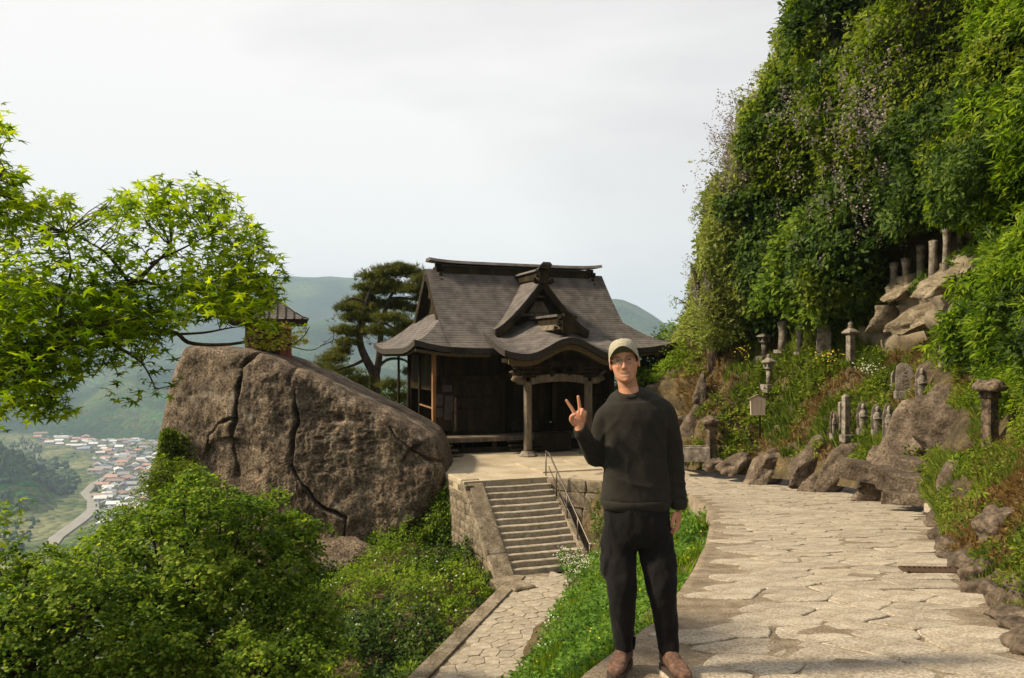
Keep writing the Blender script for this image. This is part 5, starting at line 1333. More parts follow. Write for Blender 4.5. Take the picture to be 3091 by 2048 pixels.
# edge filler: bushy fringe of the silhouette
fr_ = []
for k in range(7000):
    t = g6.uniform(0, 16.999); order = [(1862, 0), (1800, 90), (1752, 190), (1712, 270), (1690, 335), (1660, 420), (1622, 490), (1648, 560), (1618, 610), (1612, 700), (1600, 770), (1600, 800)]
    f = g6.uniform(0, len(order) - 1.001); i = int(f); u = order[i][0] + (order[i + 1][0] - order[i][0]) * (f - i); v = order[i][1] + (order[i + 1][1] - order[i][1]) * (f - i)
    w = 8 * fbm(np.array([[v * .03, 0, 3.0]]), 2, 3)[0]
    fr_.append(at(u + 14 + w * 2.2 + (abs(g6.normal()) * 1.05 - .12) * 48, v + g6.normal() * 10, 33.2 + g6.uniform(-1.6, 1.2))[:])
fr_ = np.array(fr_); kk = fbm(fr_ * .9, 2, 8) > -.35; fr_ = fr_[kk]
stuff('vine_foliage', multi(SPRAYS, fr_, (-.4, -.2, .8), rng.uniform(.14, .26, len(fr_)), jit=.7, droop=.5), 'lf_yel', 'pale bushy vine growth on the sunlit cliff edge')
# wisteria racemes
wp = []
for (u, v, su, sv, n, Y) in ((1712, 300, 34, 50, 150, 31.6), (1985, 245, 36, 50, 70, 22.2), (1697, 360, 30, 50, 90, 31.6), (1620, 640, 22, 40, 110, 33), (1660, 420, 30, 60, 80, 32.6), (1980, 430, 100, 60, 60, 24.4), (2060, 110, 60, 60, 34, 23.5), (1860, 240, 60, 40, 60, 27.2)):
    for _ in range(n): wp.append((g6.normal(u, su), g6.normal(v, sv), Y + g6.normal() * .7))
base = np.array([at(*q_)[:] for q_ in wp]); parts = []
fl = np.array([(0, 0, 0), (.5, .35, 0), (1, 0, 0), (.5, -.35, 0)]); ff = np.array([(0, 1, 2), (0, 2, 3)])
pos = []; szs = []
for b_ in base:
    Lr = g6.uniform(.25, .6)
    for t in np.linspace(0, 1, 12): 
        w = .07 * (1 - t) + .015; pos.append(b_ + np.array([g6.normal() * w, g6.normal() * w, -t * Lr])); szs.append(.095 * (1 - .55 * t))
stuff('wisteria_flowers', spread((fl, ff), np.array(pos), (0, -1, 0), np.array(szs), jit=1.0), 'fl_wist', 'pale mauve wisteria racemes hanging from the cliff vines')
# -- big-leaved creeper on the lower cliff
kz = [(1740, 720), (1770, 640), (1800, 560), (1830, 500), (1900, 480), (1960, 500), (1960, 580), (1930, 640), (1945, 700), (1910, 740), (1830, 740)]
kp = []
while len(kp) < 520:
    u, v = g6.uniform(1735, 1965), g6.uniform(475, 745)
    if in_poly([(u, v)], kz)[0] and fbm(np.array([[u * .025, v * .03, 0]]), 2, 5)[0] > -.22: kp.append(at(u, v, 27.2 + (1960 - u) / 220 * 2.2 - .5 * g6.random() - (v - 475) / 270 * .4)[:])
kp = np.array(kp)
stuff('creeper_leaves', merge([spread(LEAF, kp[rng.integers(0, len(kp), 4200)] + rng.normal(size=(4200, 3)) * .16, (-.35, -.5, .8), rng.uniform(.17, .30, 4200), jit=.35, droop=.5)]), 'lf_fresh', 'broad bright creeper leaves spilling down the dark lower cliff')
# -- near leafy branches at the far right
def near_mask(r, c, u, v): return (c > 5.2) & (r > 2.7) & (u > 2100) & (u < 2700) & (v > -200) & nocave(u, v)
p, N, rc = sample_slope(19000, near_mask)
cl_ = fbm(p * .9, 3, 61); kk = cl_ > -.42; p, N, cl_ = p[kk], N[kk], cl_[kk]
p = p + N * np.clip(.25 + .7 * cl_ + .3 * rng.random(len(p)), 0, 1.5)[:, None]
kk = clear(p); p, N, cl_ = p[kk], N[kk], cl_[kk]
sz = .26 * np.clip(p[:, 1] / 14, .55, 1.2) * rng.uniform(.7, 1.3, len(p))
lf = fbm(p * .8, 2, 62) > -.1
stuff('leafy_branches', multi(LSPRAYS, p[lf], nrm(N * .5 + np.array([-.2, 0, .9])), 1, jit=.5) if False else multi(LSPRAYS, p[lf], nrm(N[lf] * .6 + np.array([-.2, 0, .8])), sz[lf] * 1.15, jit=.45, droop=.8), 'lf_fresh', 'fresh green drooping branches overhanging the right of the path')
stuff('leafy_branches', multi(SPRAYS, p[~lf], nrm(N[~lf] * .6 + np.array([-.2, 0, .8])), sz[~lf], jit=.45, droop=.6), 'lf_dark', 'deep green leaves behind the overhanging branches')
# -- grass and herbs on the slope
def grass_mask(r, c, u, v): return (r > .25) & (r < 4.1) & (u > 1560) & (u < 2450) & nocave(u, v)
p, N, rc = sample_slope(15000, grass_mask)
kk = clear(p + np.array([0, 0, .12])); p, N, rc = p[kk], N[kk], rc[kk]
gd = fbm(p * .42, 3, 81); rockband = (rc[:, 0] < 1.1) & (gd < .15); k1 = (gd > .02) & ~rockband; k2 = (gd <= .02) | rockband
sc = np.clip(p[:, 1] / 22, .4, 1.3)
stuff('grass', multi(TUFTS, p[k1], nrm(N[k1] + np.array([0, 0, 1.5])), .34 * sc[k1] * rng.uniform(.6, 1.3, k1.sum()), jit=.25), 'lf_grass', 'long yellow-green grass on the slope among the stone figures')
stuff('dry_grass', multi(TUFTS, p[k2], nrm(N[k2] + np.array([0, 0, .8])), .26 * sc[k2] * rng.uniform(.5, 1.3, k2.sum()), jit=.5), 'lf_dry', 'dry straw-coloured grass and leaf litter on the slope')
p, N, rc = sample_slope(9000, grass_mask); cl_ = fbm(p * .7, 3, 85); kk = (cl_ > .16) & clear(p + np.array([0, 0, 1]) * (.10 + .55 * np.clip(cl_, 0, 1))[:, None]); p, N, cl_ = p[kk], N[kk], cl_[kk]
stuff('herbs', multi(SPRAYS, p + np.array([0, 0, 1]) * (.10 + .55 * np.clip(cl_, 0, 1))[:, None], (-.2, -.3, 1), .22 * np.clip(p[:, 1] / 24, .4, 1.2) * rng.uniform(.6, 1.2, len(p)), jit=.4), 'lf_vine', 'leafy herbs growing in clumps on the slope')
def fore_mask(r, c, u, v): return (c > 5.6) & (r > .4) & (r < 3.2) & (u < 3300) & (v < 2000)
p, N, rc = sample_slope(17000, fore_mask); cl_ = fbm(p * 1.6, 3, 95)
kk = clear(p); p, N, rc, cl_ = p[kk], N[kk], rc[kk], cl_[kk]
a = cl_ + np.clip((980 - proj(p)[:, 1]) / 170, -1.0, .45) > .12
stuff('dry_grass', multi(TUFTS, p[~a], nrm(N[~a] + np.array([-.3, 0, .5])), .12 * rng.uniform(.5, 1.3, (~a).sum()), jit=.7), 'lf_dry', 'rusty dry grass and litter on the near bank right of the kerb stones')
stuff('herbs', multi(LSPRAYS, p[a] + np.array([0, 0, .06]) + rng.random((a.sum(), 1)) * N[a] * .25, nrm(N[a] + np.array([-.2, -.2, .8])), .19 * rng.uniform(.6, 1.2, a.sum()), jit=.4), 'lf_fresh', 'fern-like herbs on the near bank right of the kerb stones')
p, N, rc = sample_slope(22000, fore_mask); kk = clear(p) & (proj(p)[:, 1] > 1040); p, N = p[kk], N[kk]
MAT['litter'] = leafy('leaf_litter', [(0.05, 0.026, 0.010), (0.13, 0.07, 0.026), (0.24, 0.15, 0.07)], 0.1, tcol=(1, 1, 1))
stuff('leaf_litter', spread(LEAF, p + N * .02, N, rng.uniform(.035, .085, len(p)), jit=.35), 'litter', 'fallen brown leaves littering the near bank behind the kerb')
# flowers on the slope
for (u, v, n, su, sv, Y, mat, nm, lb, s) in ((1915, 825, 60, 16, 9, 27.0, 'fl_yel', 'yellow_flowers', 'yellow flowers below the tall stone slab', .07), (1718, 815, 30, 12, 12, 29.6, 'fl_yel', 'yellow_flowers', 'yellow flowers beside the left lantern', .06),
                                   (2010, 850, 60, 16, 10, 24.5, 'fl_white', 'white_flowers', 'white flowers below the umbrella-capped stone', .06)):
    pp = np.array([at(g6.normal(u, su), g6.normal(v, sv), Y + g6.normal() * .2)[:] for _ in range(n)])
    stuff(nm, spread((fl, ff), pp, (0, -.6, .8), s, jit=.5), mat, lb)
# tree trunk leaning out of the vines at the far left of the cliff
tk = empty('leaning_trunk', at(1650, 860, 33), 0); tag(tk, 'twisted trunk rising out of the vines at the left foot of the cliff', 'tree trunk')
mb = MB(); o0 = at(1650, 860, 33); P = [Vector(at(*q_)) - o0 for q_ in ((1660, 880, 33), (1648, 800, 33), (1655, 730, 33.2), (1640, 660, 33), (1622, 620, 33))]; mb.tube(P, [.34, .28, .24, .18, .1], 8); mb.build('trunk', MAT['bark'], tk, smooth=True)
mb = MB(); P = [Vector(at(*q_)) - o0 for q_ in ((1650, 740, 33.1), (1620, 690, 32.6), (1608, 640, 32.4), (1596, 607, 32.4))]; mb.tube(P, [.15, .12, .09, .03], 7); mb.build('branch', MAT['bark'], tk, smooth=True)

# ------------------------------------------------------------------ rocks and kerb stones along the right of the path
for i, (c, s, rot, lb) in enumerate(RK): rock(at(*c), s, 100 + i, 'rock', lb, rot=rot, rough=.15, strata=.45 if rot[1] < -.3 else 0, mat='rockp' if 'tan' not in lb else 'rocktan') if 'tan' not in lb else None
MAT['rocktan'] = mottled('tan_rock', [(0.10, 0.08, 0.05), (0.20, 0.16, 0.105), (0.31, 0.26, 0.18)], 1.6, .95, 1.0, 10, fine=(14, .3), dist=.06, stretch=(1, 1, 2.2))
for i, (c, s, rot, lb) in enumerate(RK):
    if 'tan' in lb: rock(at(c[0], c[1], hit(c[0], c[1]) + .15), s, 100 + i, 'rock', lb, rot=rot, rough=.18, mat='rocktan')
# squared ledge stones at the path edge
for i, (c, d, rz, ry, lb) in enumerate((((2050, 1100, 18.4), (2.1, .7, .42), -.62, .12, 'long squared stone beam laid along the ledge'), ((2125, 1122, 16.2), (1.5, .6, .40), -.75, .10, 'lower squared stone beam with a dark gap beneath'), ((2150, 1085, 16.6), (1.2, .7, .38), -.7, .05, 'upper squared stone block at the end of the ledge'), ((2090, 1152, 15.9), (.75, .4, .22), -.5, 0, 'small pale stone under the squared beams'))):
    bm = bmesh.new(); bmesh.ops.create_cube(bm, size=1); bmesh.ops.subdivide_edges(bm, edges=list(bm.edges), cuts=5, use_grid_fill=True)
    g7 = np.random.default_rng(200 + i)
    for v in bm.verts:
        w = Vector((v.co.x * d[0], v.co.y * d[1], v.co.z * d[2])); k = np.array([w[:]]) * 2.5 + i * 9
        rr_ = (abs(v.co.x) > .49) + (abs(v.co.y) > .49) + (abs(v.co.z) > .49)
        if rr_ >= 2: w *= .965
        v.co = w + Vector(w).normalized() * float(fbm(k, 3, 7)[0]) * .05
    me = bpy.data.meshes.new('ledge_stone'); bm.to_mesh(me); bm.free(); me.materials.append(MAT['rockp']); o = link(bpy.data.objects.new('ledge_stone', me)); o.location = at(*c); o.rotation_euler = (0, ry, rz)
    tag(o, lb, 'stone block')
# kerb: a rough double row of stones following the right edge of the path
KB = []
gk = random.Random(77)
ek = [(2137, 1180), (2150, 1225), (2176, 1285), (2232, 1350), (2296, 1425), (2385, 1530)]
for row in (0, 1):
    t = 0.0 if row == 0 else .2
    while t < 4.9:
        i_ = int(t); f_ = t - i_; u = ek[i_][0] + (ek[i_ + 1][0] - ek[i_][0]) * f_; v = ek[i_][1] + (ek[i_ + 1][1] - ek[i_][1]) * f_
        KB.append((u + 4 + row * (22 + t * 9) + gk.uniform(-3, 3), v - row * 6 + gk.uniform(-4, 4), gk.uniform(.20, .34) * (1 if row == 0 else .8), gk.uniform(.10, .24), row)); t += gk.uniform(.24, .40) if row == 0 else gk.uniform(.4, .7)
KB.sort(key=lambda q_: (q_[4], q_[1]))
n0 = sum(1 for q_ in KB if q_[4] == 0)
ords = ['first', 'second', 'third', 'fourth', 'fifth', 'sixth', 'seventh', 'eighth', 'ninth', 'tenth', 'eleventh', 'twelfth', 'thirteenth', 'fourteenth', 'fifteenth', 'sixteenth', 'seventeenth', 'eighteenth', 'nineteenth', 'twentieth', 'twenty-first', 'twenty-second']
kl = []
for i, q_ in enumerate(KB):
    j_ = i if q_[4] == 0 else i - n0
    kl.append(('rough stone at the path edge, ' if q_[4] == 0 else 'rough stone in the back row of the kerb, ') + ords[min(j_, 21)] + ' counted from the pale cut block')
for i, ((u, v, s, h, row), lb) in enumerate(zip(KB, kl)):
    p = gp(u, v); sc_ = s * .72
    rock((p.x + .1, p.y, p.z + h * .28), (sc_, sc_ * .9, h * .62), 300 + i, 'kerb_stone', lb, 'kerb stone', rot=(0, 0, i * 1.3), rough=.16, group='rough kerb stones along the right edge of the path', sub=3, mat='rockp', strata=.5)
p = gp(2166, 1198); mb = MB(); mb.box((0, 0, 0), (.42, .30, .16)); o = mb.build('cut_block', MAT['step'], bevel=.015); o.location = p + Vector((0.05, 0, .16)); o.rotation_euler.z = .1; tag(o, 'small squared pale block lying at the far end of the kerb', 'stone block')
# drain grate
p = gp(2150, 1323); dg_ = empty('drain_grate', p + Vector((0, 0, .012)), R(-4)); tag(dg_, 'rusty iron drain grate set in the paving beside the kerb', 'drain grate')
mb = MB(); 
for y in (-.10, .10): mb.box((0, y, .008), (.50, .03, .025))
for x in (-.25, .25): mb.box((x, 0, .008), (.03, .23, .025))
mb.build('frame', MAT['iron'], dg_)
for k in range(9): mb = MB(); mb.box((-.2 + k * .05, 0, .008), (.018, .18, .022)); mb.build('bar', MAT['iron'], dg_)
mb = MB(); mb.box((0, 0, -.004), (.48, .2, .006)); mb.build('pit', MAT['ink'], dg_)

# ------------------------------------------------------------------ stone lanterns, steles and figures
def on(u, v, Y): return at(u, v, Y)
def hscale(dv, Y): return dv / K * Y
def monument(kind, u, v0, v1, Y, wpx, label, cat, name, group=None, rz=0.3):
    """Stone standing from photo height v1 (foot) to v0 (top), wpx wide."""
    h = hscale(v1 - v0, Y); w = hscale(wpx, Y); foot = on(u, v1, Y); e = empty(name, foot, rz); tag(e, label, cat, group); g = random.Random(int(u))
    s = MAT['rock'] if kind == 'rustic' else MAT['statue']
    def pt(nm, mbx, smooth=False, bevel=0.0): return mbx.build(nm, s, e, smooth=smooth, bevel=bevel)
    if kind == 'lantern':
        m_ = MB(); m_.box((0, 0, -.1), (w * .8, w * .8, .3)); pt('base', m_, bevel=.02)
        m_ = MB(); m_.lathe([(w * .17, .05), (w * .15, h * .3), (w * .17, h * .5)], n=10); pt('shaft', m_, True)
        m_ = MB(); m_.lathe([(w * .20, h * .50), (w * .33, h * .54), (w * .33, h * .58)], n=6); pt('platform', m_)
        m_ = MB()
        for sx in (-1, 1):
            for sy in (-1, 1): m_.box((sx * w * .19, sy * w * .19, h * .655), (w * .11, w * .11, h * .15))
        m_.box((0, 0, h * .655), (w * .2, w * .2, h * .15)); pt('fire_box', m_)
        m_ = MB(); m_.lathe([(w * .30, h * .72), (w * .52, h * .735), (w * .50, h * .77), (w * .28, h * .83), (w * .14, h * .88)], n=6); pt('cap', m_)
        m_ = MB(); m_.lathe([(w * .10, h * .87), (w * .16, h * .90), (w * .08, h * .92), (w * .13, h * .95), (w * .10, h * .98), (.005, h * 1.0)], n=10); pt('finial', m_, True)
    elif kind == 'rustic':
        m_ = MB(); m_.box((0, 0, h * .36), (w * .44, w * .40, h * .80), taper=.92); pt('post', m_, bevel=.02)
        tv, tf = ICO3; v = tv * np.array([1, .9, .52]); v = v + nrm(v) * (.20 * fbm(v * 2.2 + u, 3, 9))[:, None]; v[:, 2] = np.where(v[:, 2] < -.20, -.20, v[:, 2])
        m_ = MB(); m_.add(v * w * .5 + np.array([0, 0, h * .86]), tf); pt('cap', m_, True)
        m_ = MB(); m_.box((0, 0, h * .76), (w * .54, w * .50, h * .10)); pt('fire_box', m_, bevel=.02)
    elif kind == 'umbrella':
        m_ = MB(); m_.box((0, 0, h * .30), (w * .38, w * .38, h * .74)); pt('shaft', m_, bevel=.015)
        m_ = MB(); m_.lathe([(w * .24, h * .66), (w * .5, h * .68), (w * .52, h * .72), (w * .3, h * .79), (w * .14, h * .83)], n=4, ang=R(45)); pt('cap', m_, bevel=.012)
        m_ = MB(); m_.lathe([(w * .11, h * .82), (w * .19, h * .85), (w * .08, h * .88), (w * .16, h * .92), (w * .12, h * .97), (.005, h)], n=12); pt('finial', m_, True)
    elif kind == 'post':
        m_ = MB(); m_.box((0, 0, h * .48), (w, w * .9, h * 1.0), taper=.94); m_.box((0, 0, h * 1.0), (w * .94, w * .84, h * .06), taper=.4); pt('shaft', m_, bevel=w * .05)
        m_ = MB(); m_.box((0, 0, -.02), (w * 1.5, w * 1.4, .22)); pt('base', m_, bevel=.02)
    elif kind == 'column':
        m_ = MB(); m_.lathe([(w * .42, -.5 if group else -.1), (w * .40, h * .5), (w * .46, h * .86), (w * .50, h * .90), (w * .46, h * .97), (w * .2, h)], n=12); v = np.array(m_.v); v += nrm(v * np.array([1, 1, 0]) + 1e-6) * (.03 * fbm(v * 6 + u, 2, 4))[:, None]; m_.v = [tuple(q) for q in v]; pt('shaft', m_, True)
        if not group: m_ = MB(); m_.box((0, 0, -.02), (w * 1.25, w * 1.2, h * .12)); pt('base', m_, bevel=.02)
    elif kind == 'stele':
        n = 10; V = []; P = [(-.5, -.06), (-.52, .3), (-.48, .7), (-.40, .9), (-.15, 1.0), (.15, .985), (.40, .90), (.49, .7), (.5, .3), (.52, -.06)]
        P = [(a + g.uniform(-.03, .03), b) for a, b in P]
        m_ = MB(); m_.add([(a * w, -w * .17, b * h) for a, b in P] + [(a * w, w * .17, b * h) for a, b in P], [tuple(range(n)), tuple(reversed(range(n, 2 * n)))] + [(i, (i + 1) % n, (i + 1) % n + n, i + n) for i in range(n)]); pt('slab', m_, bevel=w * .06)
        for k in range(5): m_ = MB(); m_.box((g.uniform(-.12, .12) * w, -w * .185, h * (.72 - .13 * k)), (w * .22, .012, h * .06)); o_ = m_.build('carved_mark', MAT['ink'], e)
        m_ = MB(); m_.box((0, 0, -.06), (w * 1.3, w * .7, .2)); pt('base', m_, bevel=.02)
    elif kind == 'figure':
        # robed standing figure in front of a leaf-shaped halo slab
        m_ = MB(); m_.lathe([(.30 * w, -.04), (.34 * w, h * .12), (.36 * w, h * .34), (.38 * w, h * .52), (.33 * w, h * .66), (.14 * w, h * .735)], sy=.7, n=14); pt('robe', m_, True)
        m_ = MB(); m_.lathe([(.06 * w, h * .71), (.17 * w, h * .76), (.20 * w, h * .84), (.17 * w, h * .91), (.02, h * .95)], n=12); pt('head', m_, True)
        m_ = MB(); m_.tube([(-.34 * w, -.02 * w, h * .60), (-.36 * w, -.16 * w, h * .46), (-.08 * w, -.30 * w, h * .47), (.08 * w, -.30 * w, h * .49), (.36 * w, -.16 * w, h * .46), (.34 * w, -.02 * w, h * .60)], .10 * w, 7); pt('arms', m_, True)
        P = [(-.42, 0), (-.5, .35), (-.46, .7), (-.25, .93), (0, 1.0), (.25, .93), (.46, .7), (.5, .35), (.42, 0)]; n = len(P)
        m_ = MB(); m_.add([(a * w, .20 * w, b * h) for a, b in P] + [(a * w, .36 * w, b * h) for a, b in P], [tuple(range(n)), tuple(reversed(range(n, 2 * n)))] + [(i, (i + 1) % n, (i + 1) % n + n, i + n) for i in range(n)]); pt('halo_slab', m_, bevel=.02)
        m_ = MB(); m_.box((0, .05, -.08), (w * 1.05, w * .8, .2)); pt('base', m_, bevel=.02)
    return e
for m, Y in zip(MONS, MY): monument(m[0], m[1], m[2], m[3], Y, m[4], m[5], m[6], m[7], m[8], m[9])
# stone trough by the lantern
tr = empty('stone_trough', at(1606, 1062, 28.8), R(-10)); tag(tr, 'low stone trough at the far bend of the path', 'trough')
mb = MB(); 
for c, d in (((0, -.32, .2), (1.0, .1, .5)), ((0, .32, .2), (1.0, .1, .5)), ((-.45, 0, .2), (.1, .56, .5)), ((.45, 0, .2), (.1, .56, .5)), ((0, 0, .02), (.8, .54, .1))): mb.box(c, d)
mb.build('basin', MAT['statue'], tr, bevel=.015)
for x in (-.35, .35): mb = MB(); mb.box((x, 0, -.18), (.22, .6, .3)); mb.build('foot', MAT['statue'], tr, bevel=.02)
# wooden notice board
nb = empty('notice_board', at(1757, 1012, 27.2), R(8)); tag(nb, 'small wooden notice board on a post in the grass', 'sign')
s_ = 27.2 / K
mb = MB(); mb.box((0, .03, .48), (.05, .05, 1.0)); mb.build('post', MAT['wood'], nb)
mb = MB(); P = [(-18, 54), (18, 54), (20, 88), (0, 97), (-20, 88)]
P = [(-17 * s_, 52 * s_), (17 * s_, 52 * s_), (19 * s_, 90 * s_), (0, 98 * s_), (-19 * s_, 90 * s_)]
mb.add([(x - .08, -.02, z) for x, z in P] + [(x - .08, .02, z) for x, z in P], [tuple(range(5)), tuple(reversed(range(5, 10)))] + [(i, i + 5, (i + 1) % 5 + 5, (i + 1) % 5) for i in range(5)]); mb.build('board', MAT['board'], nb)
for sg in (-1, 1): mb = MB(); mb.bar((-.08, -.01, 100 * s_), (-.08 + sg * 23 * s_, -.01, 89 * s_), .12, .025); mb.build('roof_strip', MAT['woodw'], nb)
mb = MB()
for r_ in range(3):
    for k in range(6): mb.box((-.08 - .18 + .09 * r_ * 1.6, -.024, 84 * s_ - k * .07), (.018, .003, .035))
mb.build('lettering', MAT['ink'], nb)['kind'] = 'stuff'
# ------------------------------------------------------------------ maple branch at the upper left
g8 = np.random.default_rng(17)
MT = empty('maple_tree', at(-330, 1700, 5.2)); tag(MT, 'japanese maple reaching in from the left with bright backlit leaves', 'tree')
mo = np.array(MT.location[:])
def L3(pts): return [np.array(at(*p)) - mo for p in pts]
limbs = [([(-330, 1700, 5.2), (-280, 1300, 5.1), (-170, 1020, 5.0), (-60, 880, 4.9), (60, 825, 4.9), (140, 772, 4.9), (210, 722, 4.95), (270, 680, 5.0), (312, 648, 5.0), (345, 610, 5.05), (365, 590, 5.1), (395, 570, 5.1)], [.09, .085, .07, .05, .036, .03, .026, .022, .017, .012, .008, .004]),
         ([(300, 655, 5.0), (265, 610, 4.95), (240, 580, 4.9), (205, 560, 4.85)], [.011, .009, .006, .003]), ([(320, 645, 5.0), (390, 662, 5.1), (450, 655, 5.2), (520, 645, 5.25), (580, 640, 5.3)], [.011, .009, .007, .005, .003]),
         ([(345, 610, 5.05), (420, 575, 5.15), (480, 545, 5.2)], [.008, .006, .003]), ([(450, 655, 5.2), (480, 690, 5.2), (500, 715, 5.2)], [.005, .004, .002]),
         ([(-60, 880, 4.9), (60, 838, 4.7), (160, 790, 4.6), (200, 760, 4.6)], [.03, .02, .012, .006]), ([(140, 772, 4.9), (150, 700, 4.95), (165, 620, 5.0), (150, 540, 5.0)], [.014, .011, .007, .003]),
         ([(-60, 860, 5.0), (100, 812, 5.4), (260, 780, 5.6), (390, 772, 5.7), (440, 786, 5.75), (520, 796, 5.8), (610, 794, 5.85), (670, 800, 5.9), (700, 780, 5.9), (716, 755, 5.9)], [.035, .024, .018, .015, .014, .011, .008, .006, .004, .002]),
         ([(400, 773, 5.7), (470, 772, 5.75), (530, 762, 5.8), (560, 755, 5.8)], [.010, .008, .005, .003]), ([(200, 730, 4.95), (260, 790, 4.9), (330, 850, 4.9), (360, 900, 4.9)], [.012, .010, .006, .003]),
         ([(60, 830, 4.9), (100, 880, 4.8), (120, 920, 4.8)], [.010, .007, .003]), ([(-120, 900, 4.7), (-60, 600, 4.5), (-20, 450, 4.5), (10, 390, 4.5)], [.03, .018, .010, .004]), ([(-60, 600, 4.5), (-40, 380, 4.4), (-10, 280, 4.4)], [.015, .009, .003]),
         ([(610, 794, 5.85), (660, 770, 5.85), (690, 748, 5.9)], [.004, .003, .002]), ([(740, 800, 6.3), (765, 785, 6.3), (770, 760, 6.3)], [.004, .003, .002]), ([(670, 800, 5.9), (735, 808, 6.0), (772, 775, 6.1)], [.004, .003, .0015])]
lp = []
for k, (P, r) in enumerate(limbs):
    P3 = L3(P); P3 = [p + (g8.normal(size=3) * .012 if 0 < i < len(P3) - 1 else 0) for i, p in enumerate(P3)]
    arr = spline_axis(np.array(P3), len(P3) * 4, 0); rad_ = np.interp(np.linspace(0, 1, len(arr)), np.linspace(0, 1, len(r)), r)
    mb = MB(); mb.tube(arr, list(rad_), 8); mb.build('trunk' if k == 0 else 'branch', MAT['bark'], MT, smooth=True); lp.append(arr)
lp = np.concatenate(lp)
mass = [([(50, 480), (85, 450), (135, 438), (175, 470), (195, 520), (245, 455), (300, 440), (330, 415), (380, 408), (440, 408), (520, 432), (530, 470), (560, 492), (620, 570), (655, 640), (640, 700), (600, 715), (540, 738), (500, 735), (470, 740), (440, 730), (420, 760), (380, 775), (395, 810), (418, 880), (400, 905), (330, 935), (270, 945), (240, 900), (250, 850), (180, 880), (120, 920), (90, 950), (0, 950), (-120, 930), (-120, 620), (-10, 620), (20, 540)], 400, 0),
        ([(-60, 250), (20, 300), (40, 320), (20, 345), (-60, 340)], 26, 0), ([(-60, 380), (30, 375), (55, 400), (50, 440), (60, 470), (20, 540), (-60, 620)], 110, 0),
        ([(-90, 640), (40, 560), (110, 640), (160, 740), (130, 860), (40, 920), (-90, 920)], 190, 1), ([(180, 620), (340, 660), (420, 700), (380, 780), (220, 800), (140, 720)], 80, 0), ([(520, 560), (590, 545), (625, 575), (656, 640), (640, 700), (600, 715), (560, 735), (500, 735), (480, 660)], 85, 0), ([(510, 655), (640, 640), (648, 700), (600, 732), (515, 745)], 45, 0), ([(190, 540), (250, 460), (330, 415), (440, 410), (525, 435), (560, 492), (600, 560), (480, 560), (330, 520)], 70, 0),
        ([(60, 930), (130, 915), (185, 945), (150, 968), (60, 965)], 26, 0), ([(565, 745), (600, 738), (650, 742), (710, 750), (712, 790), (640, 812), (570, 800)], 62, 2)]
tw = []; lv_pos = []; lv_sz = []; lv_k = []
for poly, n, kind in mass:
    xs_ = [p[0] for p in poly]; ys_ = [p[1] for p in poly]; k = 0
    while k < n:
        u, v = g8.uniform(min(xs_), max(xs_)), g8.uniform(min(ys_), max(ys_))
        if not in_poly([(u, v)], poly)[0]: continue
        # sky gaps in the upper crown
        if kind == 0 and fbm(np.array([[u * .016, v * .022, 4.2]]), 2, 14)[0] < -.42: k += .34; continue
        Y = (4.6 + g8.random() * 1.1) if kind == 0 else (4.2 + g8.random() * 1.2) if kind == 1 else 5.85 + g8.normal() * .06
        c = np.array(at(u, v, Y)) - mo; d = np.linalg.norm(lp - c, axis=1); b = lp[d.argmin()]
        nl = 12 if kind < 2 else 9; rad_ = .15 if kind < 2 else .06
        if d.min() > .55 and kind == 0: k += .2; continue
        if d.min() < 1.2 and g8.random() < .5:
            mid = (b + c) / 2 + g8.normal(size=3) * .03; tw.append([b, mid, c])
        for _ in range(nl):
            o = g8.normal(size=3) * np.array([rad_, rad_, rad_ * .42]); lv_pos.append(c + o) ; lv_sz.append(g8.uniform(.055, .098) if kind < 2 else g8.uniform(.022, .038)); lv_k.append(kind)
        k += 1
mb = MB()
for P in tw: mb.tube(P, [.0035, .003, .002], 4)
mb.build('twigs', MAT['bark'], MT)['kind'] = 'stuff'
lv_pos, lv_sz, lv_k = np.array(lv_pos), np.array(lv_sz), np.array(lv_k)
ql = proj(lv_pos + mo); kk = np.zeros(len(ql), bool)
for poly, n, kind in mass: kk |= in_poly(ql, poly)
kk |= (ql[:, 0] < 20); kk |= in_poly(ql + np.array([-7, 5]), mass[0][0]); lv_pos, lv_sz, lv_k = lv_pos[kk], lv_sz[kk], lv_k[kk]
MAT['lf_maple_y'] = leafy('young_maple_leaves', [(0.10, 0.12, 0.012), (0.20, 0.21, 0.02), (0.30, 0.24, 0.05)], 0.45, tcol=(1.4, 1.4, .6))
# the 300 largest leaves one by one, the rest as one mass
def leaf_mesh(i):
    me = bpy.data.meshes.new('leaf'); tv, tf = MAPLE; g = np.random.default_rng(i); v = tv.copy(); v[:, 2] += g.normal(size=len(v)) * .02
    me.from_pydata([tuple(p) for p in v], [], [tuple(f) for f in tf]); me.materials.append(MAT['lf_maple']); return me
LM = [leaf_mesh(i) for i in range(4)]
wp_ = lv_pos + mo; uvl = proj(wp_); inside = (uvl[:, 0] > 5) & (uvl[:, 0] < 720) & (uvl[:, 1] > 240)
app = np.where((lv_k < 2) & inside, lv_sz / wp_[:, 1], 0); order = np.argsort(-app); big = np.zeros(len(app), bool); big[order[:296]] = True
for i in np.where(big)[0]:
    o = bpy.data.objects.new('leaf', LM[i % 4]); link(o, MT); o.location = lv_pos[i]
    o.rotation_euler = (g8.normal() * .45, .35 + g8.normal() * .4, g8.uniform(0, 6.28)); o.scale = (lv_sz[i],) * 3
k1 = ~big & (lv_k < 2)
VF = spread(MAPLE, lv_pos[k1], (0, 0, 1), lv_sz[k1], jit=.42, droop=.35, g=g8); fastmesh('leaves', *VF, MAT['lf_maple'], MT)['kind'] = 'stuff'
k2 = lv_k == 2
